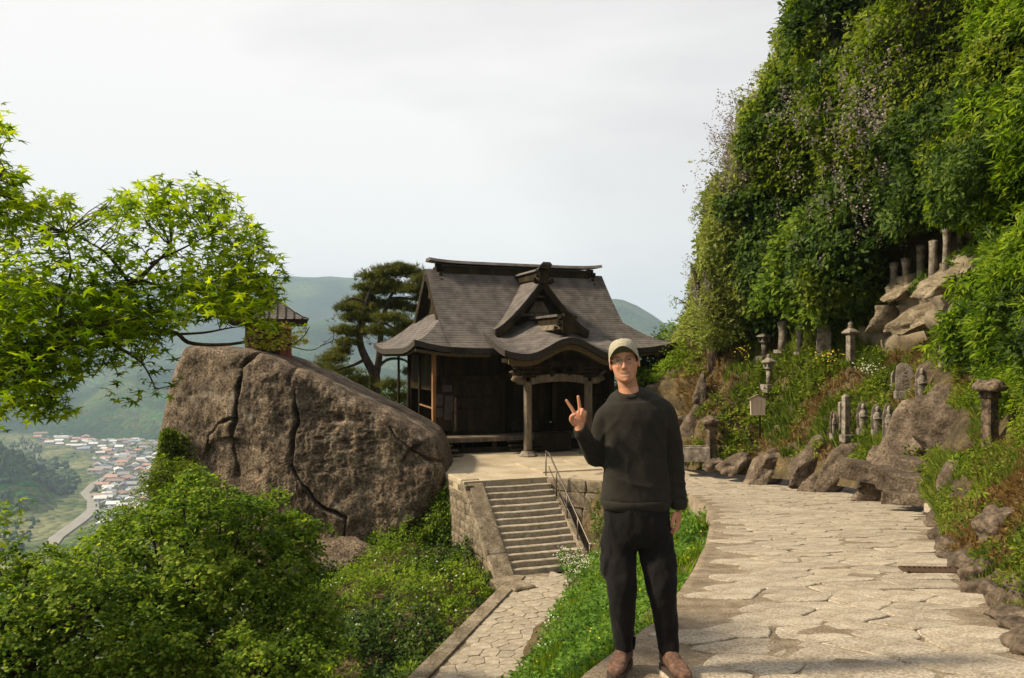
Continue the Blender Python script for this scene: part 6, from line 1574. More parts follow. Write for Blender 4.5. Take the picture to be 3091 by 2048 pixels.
VF = spread(MAPLE, lv_pos[k2], (0, -.2, 1), lv_sz[k2] * 1.3, jit=.5, droop=.3, g=g8); o = fastmesh('young_leaves', *VF, MAT['lf_maple_y'], MT); o['kind'] = 'stuff'; o['label'] = 'tuft of yellow young leaves at the tip of the long low branch'
# a lower spray of the same tree at the left frame edge
pp = np.array([np.array(at(g8.normal(-5, 30), g8.choice([1165, 1180, 1205, 1240, 1290]) + g8.normal() * 9, 5.0 + g8.normal() * .2)) - mo for _ in range(110)])
VF = spread(MAPLE, pp, (0, 0, 1), g8.uniform(.05, .08, 110), jit=.35, droop=.2, g=g8); fastmesh('low_leaves', *VF, MAT['lf_maple'], MT)['kind'] = 'stuff'

# ------------------------------------------------------------------ leafy crowns below, bottom left
def crown_tree(name, label, cat, foot, crowns, npads, nspr, size, mat, tpls, seed, trunk_r=.12, flat=.3, parent=None, group=None, up=.75, padr=.34, sep=0.0):
    """Tree with a tapering trunk, limbs to every big pad and leaf pads over uneven crown shells."""
    g = np.random.default_rng(seed); e = empty(name, foot); tag(e, label, cat, group); f0 = np.array(foot[:])
    pads = []
    for c, r in crowns:
        c = np.array(c[:]); r = np.array(r)
        n = int(npads * (r[0] * r[2]) / sum((q[1][0] * q[1][2]) for q in crowns))
        for _ in range(n):
            d = nrm(g.normal(size=3)); d[2] = abs(d[2]) * 1.05 - .45; d = nrm(d); k = g.uniform(.62, 1.04) + .16 * fbm((d * 2.2 + seed)[None], 2, seed)[0]
            pc = c + d * r * k
            if sep and any(np.linalg.norm((pc - q_[0]) * np.array([1, .7, 1.3])) < sep for q_ in pads): continue
            pads.append((pc, d, g.uniform(.7, 1.3)))
    pos, nn, sz = [], [], []
    for c, d, s in pads:
        k = int(nspr * s * s); o = g.normal(size=(k, 3)) * np.array([padr, padr, padr * flat]) * s
        o[:, 2] -= .35 * (o[:, 0] ** 2 + o[:, 1] ** 2) / (padr * s)     # pads droop towards their rims
        pos.append(c + o); nn.append(np.tile(nrm(d * .4 + np.array([0, 0, 1])), (k, 1))); sz.append(size * g.uniform(.7, 1.25, k))
    pos, nn, sz = np.concatenate(pos), np.concatenate(nn), np.concatenate(sz)
    VF = multi(tpls, pos - f0, nn, sz, jit=.38, droop=.4); o = fastmesh('crown', *VF, MAT[mat], e); o['kind'] = 'stuff'
    c0 = np.mean([np.array(c[:]) for c, r in crowns], axis=0) - f0
    mb = MB(); P = [np.zeros(3), c0 * np.array([.2, .2, .45]) + g.normal(size=3) * .1, c0 * np.array([.7, .7, .8]), c0 + np.array([0, 0, .2])]; mb.tube(spline_axis(np.array(P), 10, 0), list(np.linspace(trunk_r, trunk_r * .35, 10)), 8); mb.build('trunk', MAT['bark'], e, smooth=True)
    for c, d, s in pads[::max(1, len(pads) // 26)]:
        b = c0 * np.array([.7, .7, .8]); q = c - f0; m_ = MB(); m_.tube([b, (b + q) / 2 + g.normal(size=3) * .12 - np.array([0, 0, .1]), q], [trunk_r * .38, trunk_r * .22, trunk_r * .08], 5); m_.build('limb', MAT['bark'], e, smooth=True)
    return e
crown_tree('maple_tree', 'large bushy maple crown below the great boulder', 'tree', at(480, 1900, 15), [(at(450, 1320, 15.0), (2.1, 1.6, 1.75)), (at(610, 1270, 15.6), (1.15, 1.1, 1.1)), (at(335, 1345, 15.2), (1.1, 1.1, 1.1))], 700, 74, .108, 'lf_bush', STARS, 41, .16, flat=.30, padr=.19, sep=.42)
crown_tree('maple_tree', 'spreading maple crown filling the lower left corner', 'tree', at(140, 2100, 12.6), [(at(170, 1480, 12.6), (1.7, 1.3, 1.35)), (at(-20, 1420, 12.9), (1.2, 1.2, 1.25)), (at(20, 1580, 11.8), (1.2, 1.0, .9))], 600, 74, .096, 'lf_bush', STARS, 42, .14, flat=.30, padr=.17, sep=.38)
crown_tree('maple_tree', 'lower shaded maple crown at the bottom between boulder and slope', 'tree', at(560, 2200, 13.4), [(at(540, 1560, 13.2), (1.45, 1.1, .95)), (at(690, 1450, 14.4), (.7, .8, .7)), (at(350, 1560, 12.6), (1.0, .9, .8))], 380, 74, .096, 'lf_bush', STARS, 43, .12, flat=.30, padr=.17, sep=.38)
crown_tree('shrub', 'yellow-green bush growing against the left foot of the boulder', 'shrub', at(395, 1150, 27.5), [(at(402, 1092, 27.2), (.62, .5, .62)), (at(368, 1130, 27), (.5, .5, .45))], 50, 34, .17, 'lf_vine', SPRAYS, 44, .05, padr=.3)
crown_tree('shrub', 'dark green bush at the base of the boulder beside the maple crown', 'shrub', at(300, 1250, 24), [(at(330, 1205, 24), (.9, .8, .65))], 44, 34, .18, 'lf_bush', SPRAYS, 45, .05)
# trees right of the temple
crown_tree('broadleaf_tree', 'light green tree just right of the temple eave', 'tree', at(1530, 1000, 40), [(at(1520, 865, 40), (1.6, 1.3, 1.5)), (at(1575, 800, 41), (1.2, 1.1, 1.3))], 90, 34, .26, 'lf_fresh', SPRAYS, 46, .15, padr=.45)
crown_tree('broadleaf_tree', 'dense green bush between the man and the cliff', 'tree', at(1585, 960, 36), [(at(1590, 850, 36), (1.1, 1.0, 1.2)), (at(1500, 880, 38), (1.0, .9, .8)), (at(1640, 840, 35), (.9, .8, .8))], 90, 34, .22, 'lf_fresh', SPRAYS, 47, .12, padr=.4)
crown_tree('broadleaf_tree', 'dark green tree seen under the left temple eave', 'tree', at(900, 1090, 50), [(at(890, 930, 50), (2.2, 2, 1.6)), (at(770, 890, 52), (2.0, 2, .9))], 70, 36, .30, 'lf_dark', SPRAYS, 48, .18, padr=.6)
# ------------------------------------------------------------------ old pine behind the temple
PY = 44
pf = at(868, 1000, PY); PT = empty('pine_tree', pf); tag(PT, 'old pine with a forked twisting trunk left of the temple', 'tree'); po = np.array(pf[:])
def PL3(pts): return np.array([np.array(at(u, v, PY + dy)) - po for u, v, dy in pts])
pl = [([(868, 1000, 0), (866, 920, 0), (868, 875, 0), (850, 838, -.2), (834, 800, -.3), (832, 760, -.3), (846, 700, 0), (862, 655, 0)], [.30, .28, .27, .22, .19, .16, .11, .05]), ([(868, 872, 0), (876, 830, .3), (880, 780, .5), (886, 740, .6), (900, 690, .6), (930, 650, .5)], [.22, .18, .15, .12, .09, .05]),
      ([(845, 830, -.2), (815, 845, -.6), (770, 858, -.9)], [.10, .07, .03]), ([(833, 770, -.3), (810, 758, -.7), (785, 760, -1)], [.09, .06, .03]), ([(886, 745, .6), (910, 760, .9), (935, 780, 1)], [.08, .06, .03]), ([(900, 690, .6), (940, 690, .8), (985, 702, 1), (1000, 730, 1.1)], [.09, .07, .05, .03]), ([(846, 700, 0), (815, 690, -.3), (795, 700, -.5)], [.08, .06, .03]), ([(872, 850, .2), (900, 830, .6), (940, 835, 1), (960, 870, 1.2)], [.10, .08, .06, .03]), ([(872, 880, .2), (905, 900, .8), (935, 930, 1.2)], [.08, .06, .03])]
for k, (P, r) in enumerate(pl):
    a = spline_axis(PL3(P), len(P) * 3, 0); mb = MB(); mb.tube(a, list(np.interp(np.linspace(0, 1, len(a)), np.linspace(0, 1, len(r)), r)), 8); mb.build('trunk' if k == 0 else 'branch', MAT['bark'], PT, smooth=True)
pads = [(862, 640, 34, 10), (900, 628, 40, 12), (945, 630, 40, 12), (975, 648, 26, 10), (925, 618, 24, 7), (830, 700, 34, 11), (800, 712, 22, 8), (850, 690, 26, 9), (880, 672, 36, 10), (935, 668, 40, 9), (975, 690, 24, 9), (820, 735, 36, 9), (795, 765, 26, 10), (840, 762, 24, 8), (805, 792, 30, 8), (860, 740, 30, 8), (905, 735, 36, 10), (945, 752, 30, 9), (915, 770, 30, 9), (960, 715, 24, 8), (890, 705, 30, 8), (790, 812, 22, 8), (940, 790, 20, 8), (845, 665, 24, 8),
        (740, 850, 40, 8), (790, 860, 40, 9), (720, 868, 30, 7), (830, 880, 30, 10), (770, 885, 40, 8), (905, 890, 26, 9), (925, 920, 20, 8), (820, 905, 30, 9), (950, 860, 20, 8), (870, 765, 26, 10), (835, 725, 30, 12), (890, 655, 36, 12), (920, 705, 36, 12), (955, 670, 34, 10), (850, 715, 30, 12), (770, 830, 30, 9), (750, 868, 34, 9), (900, 800, 24, 10), (820, 770, 26, 10)]
pos, szn = [], []
for u, v, wu, wv in pads:
    n = int(wu * 9); c = np.array(at(u, v, PY + g8.normal() * 1.1)); s = PY / K
    o = g8.normal(size=(n, 3)) * np.array([wu * .50 * s, wu * .48 * s, wv * .50 * s]); pos.append(c + o - po); szn.append(g8.uniform(.20, .38, n))
pos, szn = np.concatenate(pos), np.concatenate(szn)
fastmesh('needles', *multi(NEEDLES, pos, (0, 0, 1), szn, jit=.35), MAT['lf_pine'], PT)['kind'] = 'stuff'

# ------------------------------------------------------------------ weeds on the bank and on the slope left of the lower path
def bank_pts(n, poly, wt=1.2):
    xs_ = [p[0] for p in poly]; ys_ = [p[1] for p in poly]; q = np.stack([rng.uniform(min(xs_), max(xs_), n * 3), rng.uniform(min(ys_), max(ys_), n * 3)], 1)
    k = in_poly(q, poly); q = q[k]; pr = (6 / np.clip(q[:, 1], 4, 40)) ** wt; q = q[rng.random(len(q)) < pr / pr.max()][:n]
    return np.stack([q[:, 0], q[:, 1], zground(q[:, 0], q[:, 1])], 1)
bank_poly = [(p.x - .04, p.y) for p in PL if p.y > 2] + [(2.6, 27.4), (2.5, 25.4)] + [(x - .12, y) for x, y in LPR]
p = bank_pts(26000, bank_poly, .75)
edge_d = edge_interp([(q_.x, q_.y) for q_ in PL], p[:, 1]) - p[:, 0]
nb_ = fbm(p * 1.1, 3, 19); near = np.clip(p[:, 1] / 9, .55, 1.5)
k1 = nb_ > -.1
stuff('grass', multi(TUFTS, p[~k1], (0, 0, 1), .22 * near[~k1] * rng.uniform(.6, 1.2, (~k1).sum()), jit=.22), 'lf_fresh', 'fresh green grass on the bank between the two paths')
pk = p[k1] + np.array([0, 0, 1]) * (rng.random(k1.sum()) * .26 * np.clip(edge_d[k1] * 2, .25, 1) * near[k1])[:, None]
MAT['lf_weed'] = leafy('bank_weeds', [(0.04, 0.09, 0.010), (0.085, 0.17, 0.018), (0.16, 0.26, 0.035)], 0.38, tcol=(1.5, 1.7, .7))
stuff('weeds', multi(SPRAYS, pk, (-.1, -.25, 1), .115 * near[k1] * rng.uniform(.6, 1.2, k1.sum()), jit=.4), 'lf_weed', 'soft leafy weeds covering the bank beside the path')
q = p[rng.choice(len(p), 260)] + np.array([0, 0, .3]); q = q[(q[:, 1] > 6)]
stuff('yellow_flowers', spread((fl, ff), q, (0, -.5, 1), .03 * np.clip(q[:, 1] / 9, .6, 1.2), jit=.3), 'fl_yel', 'scattered yellow buttercups on the bank')
# tall white-flowered weeds leaning over the lower path
wpos = bank_pts(150, [(x - .35, y) for x, y in LPR if y < 23.5] + [(x + .6, y) for x, y in reversed(LPR) if y < 24], 1.0); wpos = wpos[wpos[:, 1] > 7]
wpos = np.concatenate([wpos, np.array([(g8.uniform(1.5, 2.6), g8.uniform(22.5, 25.4), LPZ) for _ in range(46)])])
mb = MB(); fp = []; lfp = []
for w in wpos:
    h = g8.uniform(.5, .95); t = w + np.array([g8.normal() * .14 - .08, g8.normal() * .14, h]); mb.tube([w, (w + t) / 2 + g8.normal(size=3) * .03, t], [.008, .006, .004], 4)
    for _ in range(10): fp.append(t + g8.normal(size=3) * np.array([.09, .09, .02]))
    for _ in range(5): a = g8.random(); fp_ = w + (t - w) * a; lfp.append(fp_ + g8.normal(size=3) * .05)
o = mb.build('weed_stems', MAT['bark']); tag(o, 'thin stems of tall weeds beside the lower path', kind='stuff')
stuff('white_flowers', spread((fl, ff), np.array(fp), (0, -.3, 1), .05, jit=.4), 'fl_white', 'white umbel flowers nodding over the lower path')
stuff('weeds', multi(SPRAYS, np.array(lfp), (0, 0, 1), .17, jit=.5), 'lf_weed', 'leaves of the tall weeds by the lower path')
# slope left of the lower path
slope_poly = [(x - .25, y) for x, y in LPL if y > 7] + [(-6.5, 8), (-9, 14), (-9.5, 24), (-7.5, 29.5), (-2.6, 31), (-1.5, 28.5), (-.5, 25.4)]
p = bank_pts(15000, slope_poly, .25); nb_ = fbm(p * .75, 3, 29); hgt = np.clip(.30 + .9 * nb_, .03, 1.1)
# keep the edge of the lower path clear
ed = edge_interp(LPL, p[:, 1]) - p[:, 0]; hgt *= np.clip(ed / .8, .12, 1)
dk = fbm(p * .5, 2, 39) > .05
pk = p + np.array([0, 0, 1]) * (hgt * rng.uniform(.35, 1, len(p)))[:, None]
stuff('undergrowth', multi(SPRAYS, pk[dk], (-.25, -.2, 1), .24 * rng.uniform(.6, 1.25, dk.sum()), jit=.45), 'lf_dark', 'shrubby undergrowth on the slope under the boulder')
stuff('undergrowth', multi(SPRAYS, pk[~dk], (-.25, -.2, 1), .19 * rng.uniform(.6, 1.25, (~dk).sum()), jit=.45), 'lf_fresh', 'light green leafy plants on the slope left of the lower path')
q = pk[rng.choice(len(pk), 900)] + np.array([0, -.05, .10]); q = q[fbm(q * .6, 2, 55) > .05]
stuff('white_flowers', spread((fl, ff), q, (0, -.6, .8), .075, jit=.5), 'fl_white', 'small white flowers dotting the slope under the boulder')
# greenery climbing between boulder and wall
cp_ = []
for _ in range(1500):
    t = g8.random(); u = g8.normal(1000 + 45 * (1 - t), 22); v = 1130 + 150 * t + g8.normal() * 12; cp_.append(at(u, v, 29.6 - .6 * g8.random() - t * .5)[:])
stuff('undergrowth', multi(SPRAYS, np.array(cp_), (-.3, -.5, .7), rng.uniform(.12, .24, len(cp_)), jit=.5), 'lf_bush', 'plants growing in the gap between the boulder and the stair wall')
# creeper at the left corner of the boulder
cp_ = []
for _ in range(1700):
    v = g8.uniform(995, 1150); u = 376 + (v - 995) * -.20 + abs(g8.normal()) * (12 + (v - 995) * .45) + (50 * g8.random() if g8.random() < .25 else 0); cp_.append(at(u, v, 30.2 - .5 * g8.random())[:])
stuff('ivy', multi(SPRAYS, np.array(cp_), (-.5, -.6, .5), rng.uniform(.12, .22, len(cp_)), jit=.5), 'lf_vine', 'ivy creeping up the left edge of the boulder')
# ------------------------------------------------------------------ the man
MX = 0.74
MAT['skin'] = None
def skin_material():
    m, n, b, o = M_new('skin')
    t = n.nodes.new('ShaderNodeTexCoord')
    z = n.nodes.new('ShaderNodeTexNoise'); z.inputs['Scale'].default_value = 28; z.inputs['Detail'].default_value = 4; n.links.new(t.outputs['Object'], z.inputs[0])
    r = n.nodes.new('ShaderNodeValToRGB'); r.color_ramp.elements[0].position = .3; r.color_ramp.elements[0].color = rgba((.42, .185, .10)); r.color_ramp.elements[1].position = .7; r.color_ramp.elements[1].color = rgba((.54, .27, .16)); n.links.new(z.outputs[0], r.inputs[0])
    at_ = n.nodes.new('ShaderNodeAttribute'); at_.attribute_name = 'tint'
    mx_ = n.nodes.new('ShaderNodeMixRGB'); mx_.inputs[2].default_value = rgba((.26, .085, .06)); sep = n.nodes.new('ShaderNodeSeparateXYZ'); n.links.new(at_.outputs['Vector'], sep.inputs[0])
    n.links.new(sep.outputs[0], mx_.inputs[0]); n.links.new(r.outputs[0], mx_.inputs[1])
    mx2 = n.nodes.new('ShaderNodeMixRGB'); mx2.inputs[2].default_value = rgba((.085, .048, .03)); n.links.new(sep.outputs[1], mx2.inputs[0]); n.links.new(mx_.outputs[0], mx2.inputs[1])
    n.links.new(mx2.outputs[0], b.inputs['Base Color']); b.inputs['Roughness'].default_value = .5; b.inputs['Specular IOR Level'].default_value = .35
    b.inputs['Subsurface Weight'].default_value = .12; b.inputs['Subsurface Radius'].default_value = (.012, .005, .003)
    return m
MAT['skin'] = skin_material()
def cloth(name, c0, c1, sc=240, bump=.25):
    m = mottled(name, [c0, c1], 6, .95, bump, sc, fine=(160, .22), dist=.002, spec=.12)
    b = [x for x in m.node_tree.nodes if x.type == 'BSDF_PRINCIPLED'][0]; b.inputs['Sheen Weight'].default_value = .03
    return m
MAT['sweat'] = cloth('charcoal_sweatshirt', (.016, .0142, .0112), (.025, .022, .0175))
MAT['trous'] = cloth('black_trousers', (.006, .0055, .0055), (.011, .0095, .0095))
MAT['suede'] = mottled('brown_suede', [(.06, .032, .021), (.11, .062, .042), (.17, .10, .07)], 14, .95, .4, 90, fine=(60, .25), dist=.004)
MAT['sole'] = plain('boot_sole', (.05, .035, .025), .9)
MAT['cap'] = cloth('khaki_cap', (.27, .245, .18), (.34, .31, .235))
MAT['capd'] = cloth('cap_underbrim', (.05, .05, .035), (.08, .075, .055))
MAT['hair'] = mottled('brown_hair', [(.03, .02, .013), (.075, .05, .03)], 40, .7, .5, 120, stretch=(1, 1, .2), dist=.003)
MAT['glass_frame'] = plain('thin_metal_frame', (.22, .17, .11), .3, .8)
MAT['mouth'] = plain('mouth_inside', (.085, .022, .018), .5)
MAT['teeth'] = plain('teeth', (.36, .29, .22), .4)
MAT['eye'] = plain('eye_white', (.20, .13, .10), .4)
MAT['iris'] = plain('iris', (.03, .022, .018), .15)
def lens_mat():
    m = bpy.data.materials.new('clear_lens'); m.use_nodes = True; n = m.node_tree; n.nodes.clear()
    o = n.nodes.new('ShaderNodeOutputMaterial'); a = n.nodes.new('ShaderNodeBsdfTransparent'); g = n.nodes.new('ShaderNodeBsdfGlossy'); g.inputs['Roughness'].default_value = .03; f = n.nodes.new('ShaderNodeFresnel'); f.inputs[0].default_value = 1.4; x = n.nodes.new('ShaderNodeMixShader')
    n.links.new(f.outputs[0], x.inputs[0]); n.links.new(a.outputs[0], x.inputs[1]); n.links.new(g.outputs[0], x.inputs[2]); n.links.new(x.outputs[0], o.inputs[0]); return m
MAT['lens'] = lens_mat()
PE = empty('person', (MX, 4.63, 0.012)); tag(PE, 'smiling man in charcoal sweatshirt and khaki cap making a victory sign', 'person')
def ell_ring(c, rx, ry, n=28, e=2.3, tilt=(0, 0)):
    t = np.linspace(0, 2 * math.pi, n, endpoint=False); cx, sx = np.cos(t), np.sin(t)
    x = np.sign(cx) * np.abs(cx) ** (2 / e) * rx; y = np.sign(sx) * np.abs(sx) ** (2 / e) * ry
    return np.stack([c[0] + x, c[1] + y, c[2] + x * tilt[0] + y * tilt[1]], 1)
def limb(mb, P, r, n=16, sub=5):
    a = spline_axis(np.array(P, float), (len(P) - 1) * sub + 1, 0); rr_ = np.interp(np.linspace(0, 1, len(a)), np.linspace(0, 1, len(r)), r); mb.tube(a, list(rr_), n)
def ball(mb, c, r, s=(1, 1, 1)):
    tv, tf = ICO3; mb.add(tv * r * np.array(s) + np.array(c), tf)
# head built on its own axes (x right, -y front, z up; origin between the ears), then tilted and placed
HR = np.array(Euler((R(-2), R(-7), R(-9))).to_matrix()); HC = np.array([-.116, -.012, 1.722]); HS = 1.0
def hp(p): return HC + HS * (np.atleast_2d(p) @ HR.T)
zrow = [-.125, -.118, -.105, -.085, -.060, -.035, -.010, .015, .040, .065, .085, .100, .110, .116]
wrow = [.014, .030, .046, .0575, .0635, .068, .071, .0725, .073, .071, .063, .050, .032, .010]
frow = [.072, .082, .088, .0885, .088, .090, .089, .092, .094, .090, .078, .060, .038, .010]
brow = [-.030, -.020, .00, .030, .058, .078, .090, .097, .098, .092, .080, .062, .040, .010]
def head_verts(n=72, m=80):
    zz = np.linspace(-.125, .116, m); w = np.interp(zz, zrow, wrow); f = np.interp(zz, zrow, frow); bk = np.interp(zz, zrow, brow)
    k = np.ones(5) / 5
    w, f, bk = [np.convolve(np.pad(a, 2, mode='edge'), k, 'valid') for a in (w, f, bk)]
    t = np.linspace(0, 2 * math.pi, n, endpoint=False); V = []
    for z_, w_, f_, b_ in zip(zz, w, f, bk):
        c, s = np.cos(t), np.sin(t); yc = (b_ - f_) / 2; ry = (b_ + f_) / 2
        x = np.sign(c) * np.abs(c) ** .92 * w_; y = yc + np.sign(s) * np.abs(s) ** .95 * ry; V.append(np.stack([x, y, np.full(n, z_)], 1))
    return np.array(V)
HV = head_verts()
def face_push(V):
    x, y, z = V[..., 0], V[..., 1], V[..., 2]; fr_ = np.clip(-(y + .035) / .03, 0, 1)
    def G(cx, cz, sx, sz): return np.exp(-((x - cx) / sx) ** 2 - ((z - cz) / sz) ** 2)
    d = np.zeros_like(x)
    ridge_ = np.clip((.012 - z) / .048, 0, 1) * (z > -.052)
    d += .021 * np.exp(-(x / (.0085 + .004 * ridge_)) ** 2) * np.where(z < .02, np.clip((.022 - z) / .055, 0, 1) ** .8, 0) * np.clip((z + .052) / .010, 0, 1)
    d += .008 * (G(-.0125, -.040, .006, .006) + G(.0125, -.040, .006, .006))
    d -= .0095 * (G(-.031, .004, .014, .0095) + G(.031, .004, .014, .0095))
    d += .0055 * (G(-.03, .022, .020, .007) + G(.03, .022, .020, .007))
    d += .007 * (G(-.040, -.030, .017, .016) + G(.040, -.030, .017, .016))
    d -= .004 * (G(-.030, -.060, .006, .018) + G(.030, -.060, .006, .018))
    d += .004 * G(0, -.066, .024, .006) + .0045 * G(0, -.085, .020, .006) + .008 * G(0, -.110, .018, .012)
    sm = -.0755 + .0075 * (x / .026) ** 2
    d -= .0075 * np.exp(-((z - sm) / .0042) ** 2) * np.exp(-(x / .026) ** 4)
    V = V.copy(); V[..., 1] -= d * fr_; return V
HV = face_push(HV); m_, n_ = HV.shape[:2]
body = MB()
body.rings([hp(r) for r in HV])
for s in (-1, 1):   # ears
    tv, tf = ICO3; e = tv * np.array([.009, .020, .034]); e[:, 0] += s * .012 * np.clip(e[:, 1], -1, 1); e = e + np.array([s * .079, .012, -.012]); d = (tv @ np.array([s * .9, -.3, 0])); e[:, 0] -= s * .006 * np.exp(-((tv[:, 1] + .1) / .5) ** 2 - (tv[:, 2] / .5) ** 2) * (d > 0)
    body.add(hp(e), tf)
limb(body, [(-.078, .02, 1.47), (-.086, .015, 1.55), (-.102, .012, 1.635), (-.112, .015, 1.69)], [.072, .056, .053, .055], 20)
body.rings([ell_ring((-.055, .0, z), a, b, 28) for z, a, b in ((.92, .14, .09), (1.1, .15, .10), (1.3, .155, .10), (1.43, .13, .085), (1.49, .09, .065))])
SHL, ELL, WRL = (-.195, 0, 1.42), (-.245, .03, 1.185), (-.364, -.11, 1.350)
SHR, ELR, WRR = (.095, 0, 1.42), (.165, .03, 1.180), (.184, -.02, .905)
limb(body, [SHL, (-.23, .03, 1.19)], [.04, .028]); limb(body, [(-.23, .03, 1.19), (-.27, .01, 1.215), WRL], [.028, .026, .028]); limb(body, [SHR, ELR], [.045, .034]); limb(body, [ELR, WRR], [.034, .029])
for h, k, a in (((-.13, 0, .9), (-.128, -.02, .478), (-.113, .03, .10)), ((.05, 0, .9), (.085, -.03, .466), (.133, 0.0, .10))): limb(body, [h, k, a], [.075, .055, .04])
# raised hand, palm to the camera: palm, two straight fingers, two folded, thumb across
ux = nrm(np.array([.10, -.05, 1.0])); sx_ = nrm(np.array([1.0, -.18, -.08])); ny = np.cross(sx_, ux); ny = ny if ny[1] < 0 else -ny
HW = np.array([-.372, -.118, 1.365])
ux = nrm(np.array([-.10, -.06, 1.0])); sx_ = nrm(np.array([1.0, -.15, .10])); ny = nrm(np.cross(ux, sx_)); ny = ny if ny[1] < 0 else -ny
def hpnt(a, b, c): return HW + sx_ * a + ux * b + ny * c      # across (+ to the right of the picture), along, towards the camera
tv, tf = ICO3; pal = tv * np.array([.040, .046, .0155]); pal[:, 0] *= 1 + .12 * tv[:, 1]; body.add(np.array([hpnt(a, b + .044, c) for a, b, c in pal]), tf)
limb(body, [hpnt(.0, -.03, 0), hpnt(0, .02, 0)], [.028, .027])
def finger(P, r): limb(body, [hpnt(*p) for p in P], r, 12, 4)
# thumb side is towards the body's left in the picture: index is the outer, middle the inner straight finger
finger([(-.018, .060, 0), (-.030, .098, .002), (-.046, .128, .004), (-.060, .156, .006)], [.0105, .0100, .0090, .0072])
finger([(.006, .066, 0), (.010, .106, .002), (.009, .138, .004), (.007, .172, .005)], [.0108, .0102, .0092, .0074])
finger([(.022, .066, .002), (.025, .092, .014), (.022, .086, .034), (.016, .062, .036)], [.0102, .0100, .0092, .0078])
finger([(.035, .056, .002), (.039, .078, .012), (.035, .072, .028), (.028, .052, .030)], [.0092, .0090, .0082, .0070])
finger([(-.026, .022, .006), (-.040, .042, .018), (-.034, .066, .030), (-.012, .074, .036)], [.0150, .0130, .0112, .0088])
ball(body, hpnt(-.024, .028, .008), .020, (1, .8, 1.2))
# hanging hand, lightly curled, thumb forward
HW2 = np.array(WRR); dn = nrm(np.array([-.03, -.05, -1.0])); fw = nrm(np.array([-.45, -.89, .03])); fw = nrm(fw - dn * (fw @ dn)); inn = np.cross(dn, fw); inn = inn if inn[0] < 0 else -inn
def h2(a, b, c): return HW2 + fw * a + dn * b + inn * c     # a towards the front, b down, c towards the thigh
tv, tf = ICO3; pal = tv * np.array([.040, .048, .016]); body.add(np.array([h2(a, b + .052, c) for a, b, c in pal]), tf)
def finger2(P, r): limb(body, [h2(*p) for p in P], r, 12, 4)
for a, L_, r in ((.028, .92, .0098), (.010, 1.0, .0102), (-.009, .95, .0098), (-.026, .80, .0088)):
    finger2([(a, .080, .0), (a * 1.05, .080 + .038 * L_, .006), (a * 1.0, .080 + .056 * L_, .026), (a * .95, .080 + .046 * L_, .046)], [r, r * .96, r * .9, r * .75])
finger2([(.030, .022, .004), (.050, .048, .012), (.054, .078, .018), (.046, .102, .022)], [.0145, .0125, .0108, .0085])
BV, BN, BF = remeshed(body, .0042, 2, .4)
me_o = fastmesh('body', BV, BF, MAT['skin'], PE, smooth=True)
hl = ((BV - HC) @ HR) / HS
x, y, z = hl[:, 0], hl[:, 1], hl[:, 2]; front_ = y < -.03
sm = -.0755 + .0075 * (x / .026) ** 2
lips = np.clip(np.exp(-((z - sm) / .0085) ** 2) * np.exp(-(x / .026) ** 4) * 1.0, 0, 1) * front_
rosy = .30 * (np.exp(-((np.abs(x) - .04) / .018) ** 2 - ((z + .03) / .018) ** 2) + np.exp(-(x / .013) ** 2 - ((z + .035) / .013) ** 2)) * front_
beard = .30 * np.clip((-.050 - z) / .014, 0, 1) * (z > -.15) * (y < .03) * (1 - lips)
browm = .75 * (np.exp(-((np.abs(x) - .032) / .019) ** 4 - ((z - .0215 + 4 * np.clip(np.abs(x) - .032, 0, 1) ** 2) / .0048) ** 2)) * front_
mouth = .9 * np.exp(-((z - sm) / .0028) ** 2) * np.exp(-(x / .027) ** 6) * front_
stache = .35 * np.exp(-(x / .026) ** 4 - ((z + .060) / .0065) ** 2) * front_
lid = .55 * np.exp(-((np.abs(x) - .031) / .014) ** 4 - ((z - .004) / .0042) ** 2) * front_
hand_m = np.where(((BV - HW) ** 2).sum(1) < .2 ** 2, .16, 0) + np.where(((BV - HW2) ** 2).sum(1) < .16 ** 2, .30, 0)
tint = np.stack([np.clip(lips * .9 + rosy * 1.2 + hand_m, 0, 1), np.clip(np.maximum.reduce([beard, browm, mouth, stache, lid]), 0, 1), np.zeros(len(x))], 1)
a_ = me_o.data.attributes.new('tint', 'FLOAT_VECTOR', 'POINT'); a_.data.foreach_set('vector', tint.astype(np.float32).ravel())
def headpart(mb, name, mat, parent=me_o, smooth=True):
    V = hp(np.array(mb.v)); mb.v = [tuple(p) for p in V]; return mb.build(name, MAT[mat] if isinstance(mat, str) else [MAT[k] for k in mat], parent, smooth=smooth)
for s in (-1, 1):
    e_ = MB(); ball(e_, (s * .031, -.0775, .003), .0112, (1.0, 1, .34)); headpart(e_, 'eye', 'eye'); e_ = MB(); ball(e_, (s * .031 - .001, -.0868, .003), .0046, (1, .5, .9)); headpart(e_, 'iris', 'iris')
t_ = MB(); V = []
for xx in np.linspace(-.0255, .0255, 15):
    zc_ = -.0755 + .0075 * (xx / .026) ** 2; yy_ = -.0868 + 10 * xx ** 2; hh = .0052 * (1 - (xx / .0262) ** 4) + .0005; V += [(xx, yy_, zc_ - hh), (xx, yy_, zc_ + hh)]
t_.add(V, [(2 * i, 2 * i + 2, 2 * i + 3, 2 * i + 1) for i in range(14)]); headpart(t_, 'mouth', 'mouth')
t_ = MB(); V = []
for xx in np.linspace(-.019, .019, 13):
    zc_ = -.0755 + .0075 * (xx / .026) ** 2 + .0016; yy_ = -.0880 + 10 * xx ** 2; hh = .0023 * (1 - (xx / .021) ** 4); V += [(xx, yy_, zc_ - hh), (xx, yy_, zc_ + hh)]
t_.add(V, [(2 * i, 2 * i + 2, 2 * i + 3, 2 * i + 1) for i in range(12)]); headpart(t_, 'teeth', 'teeth')
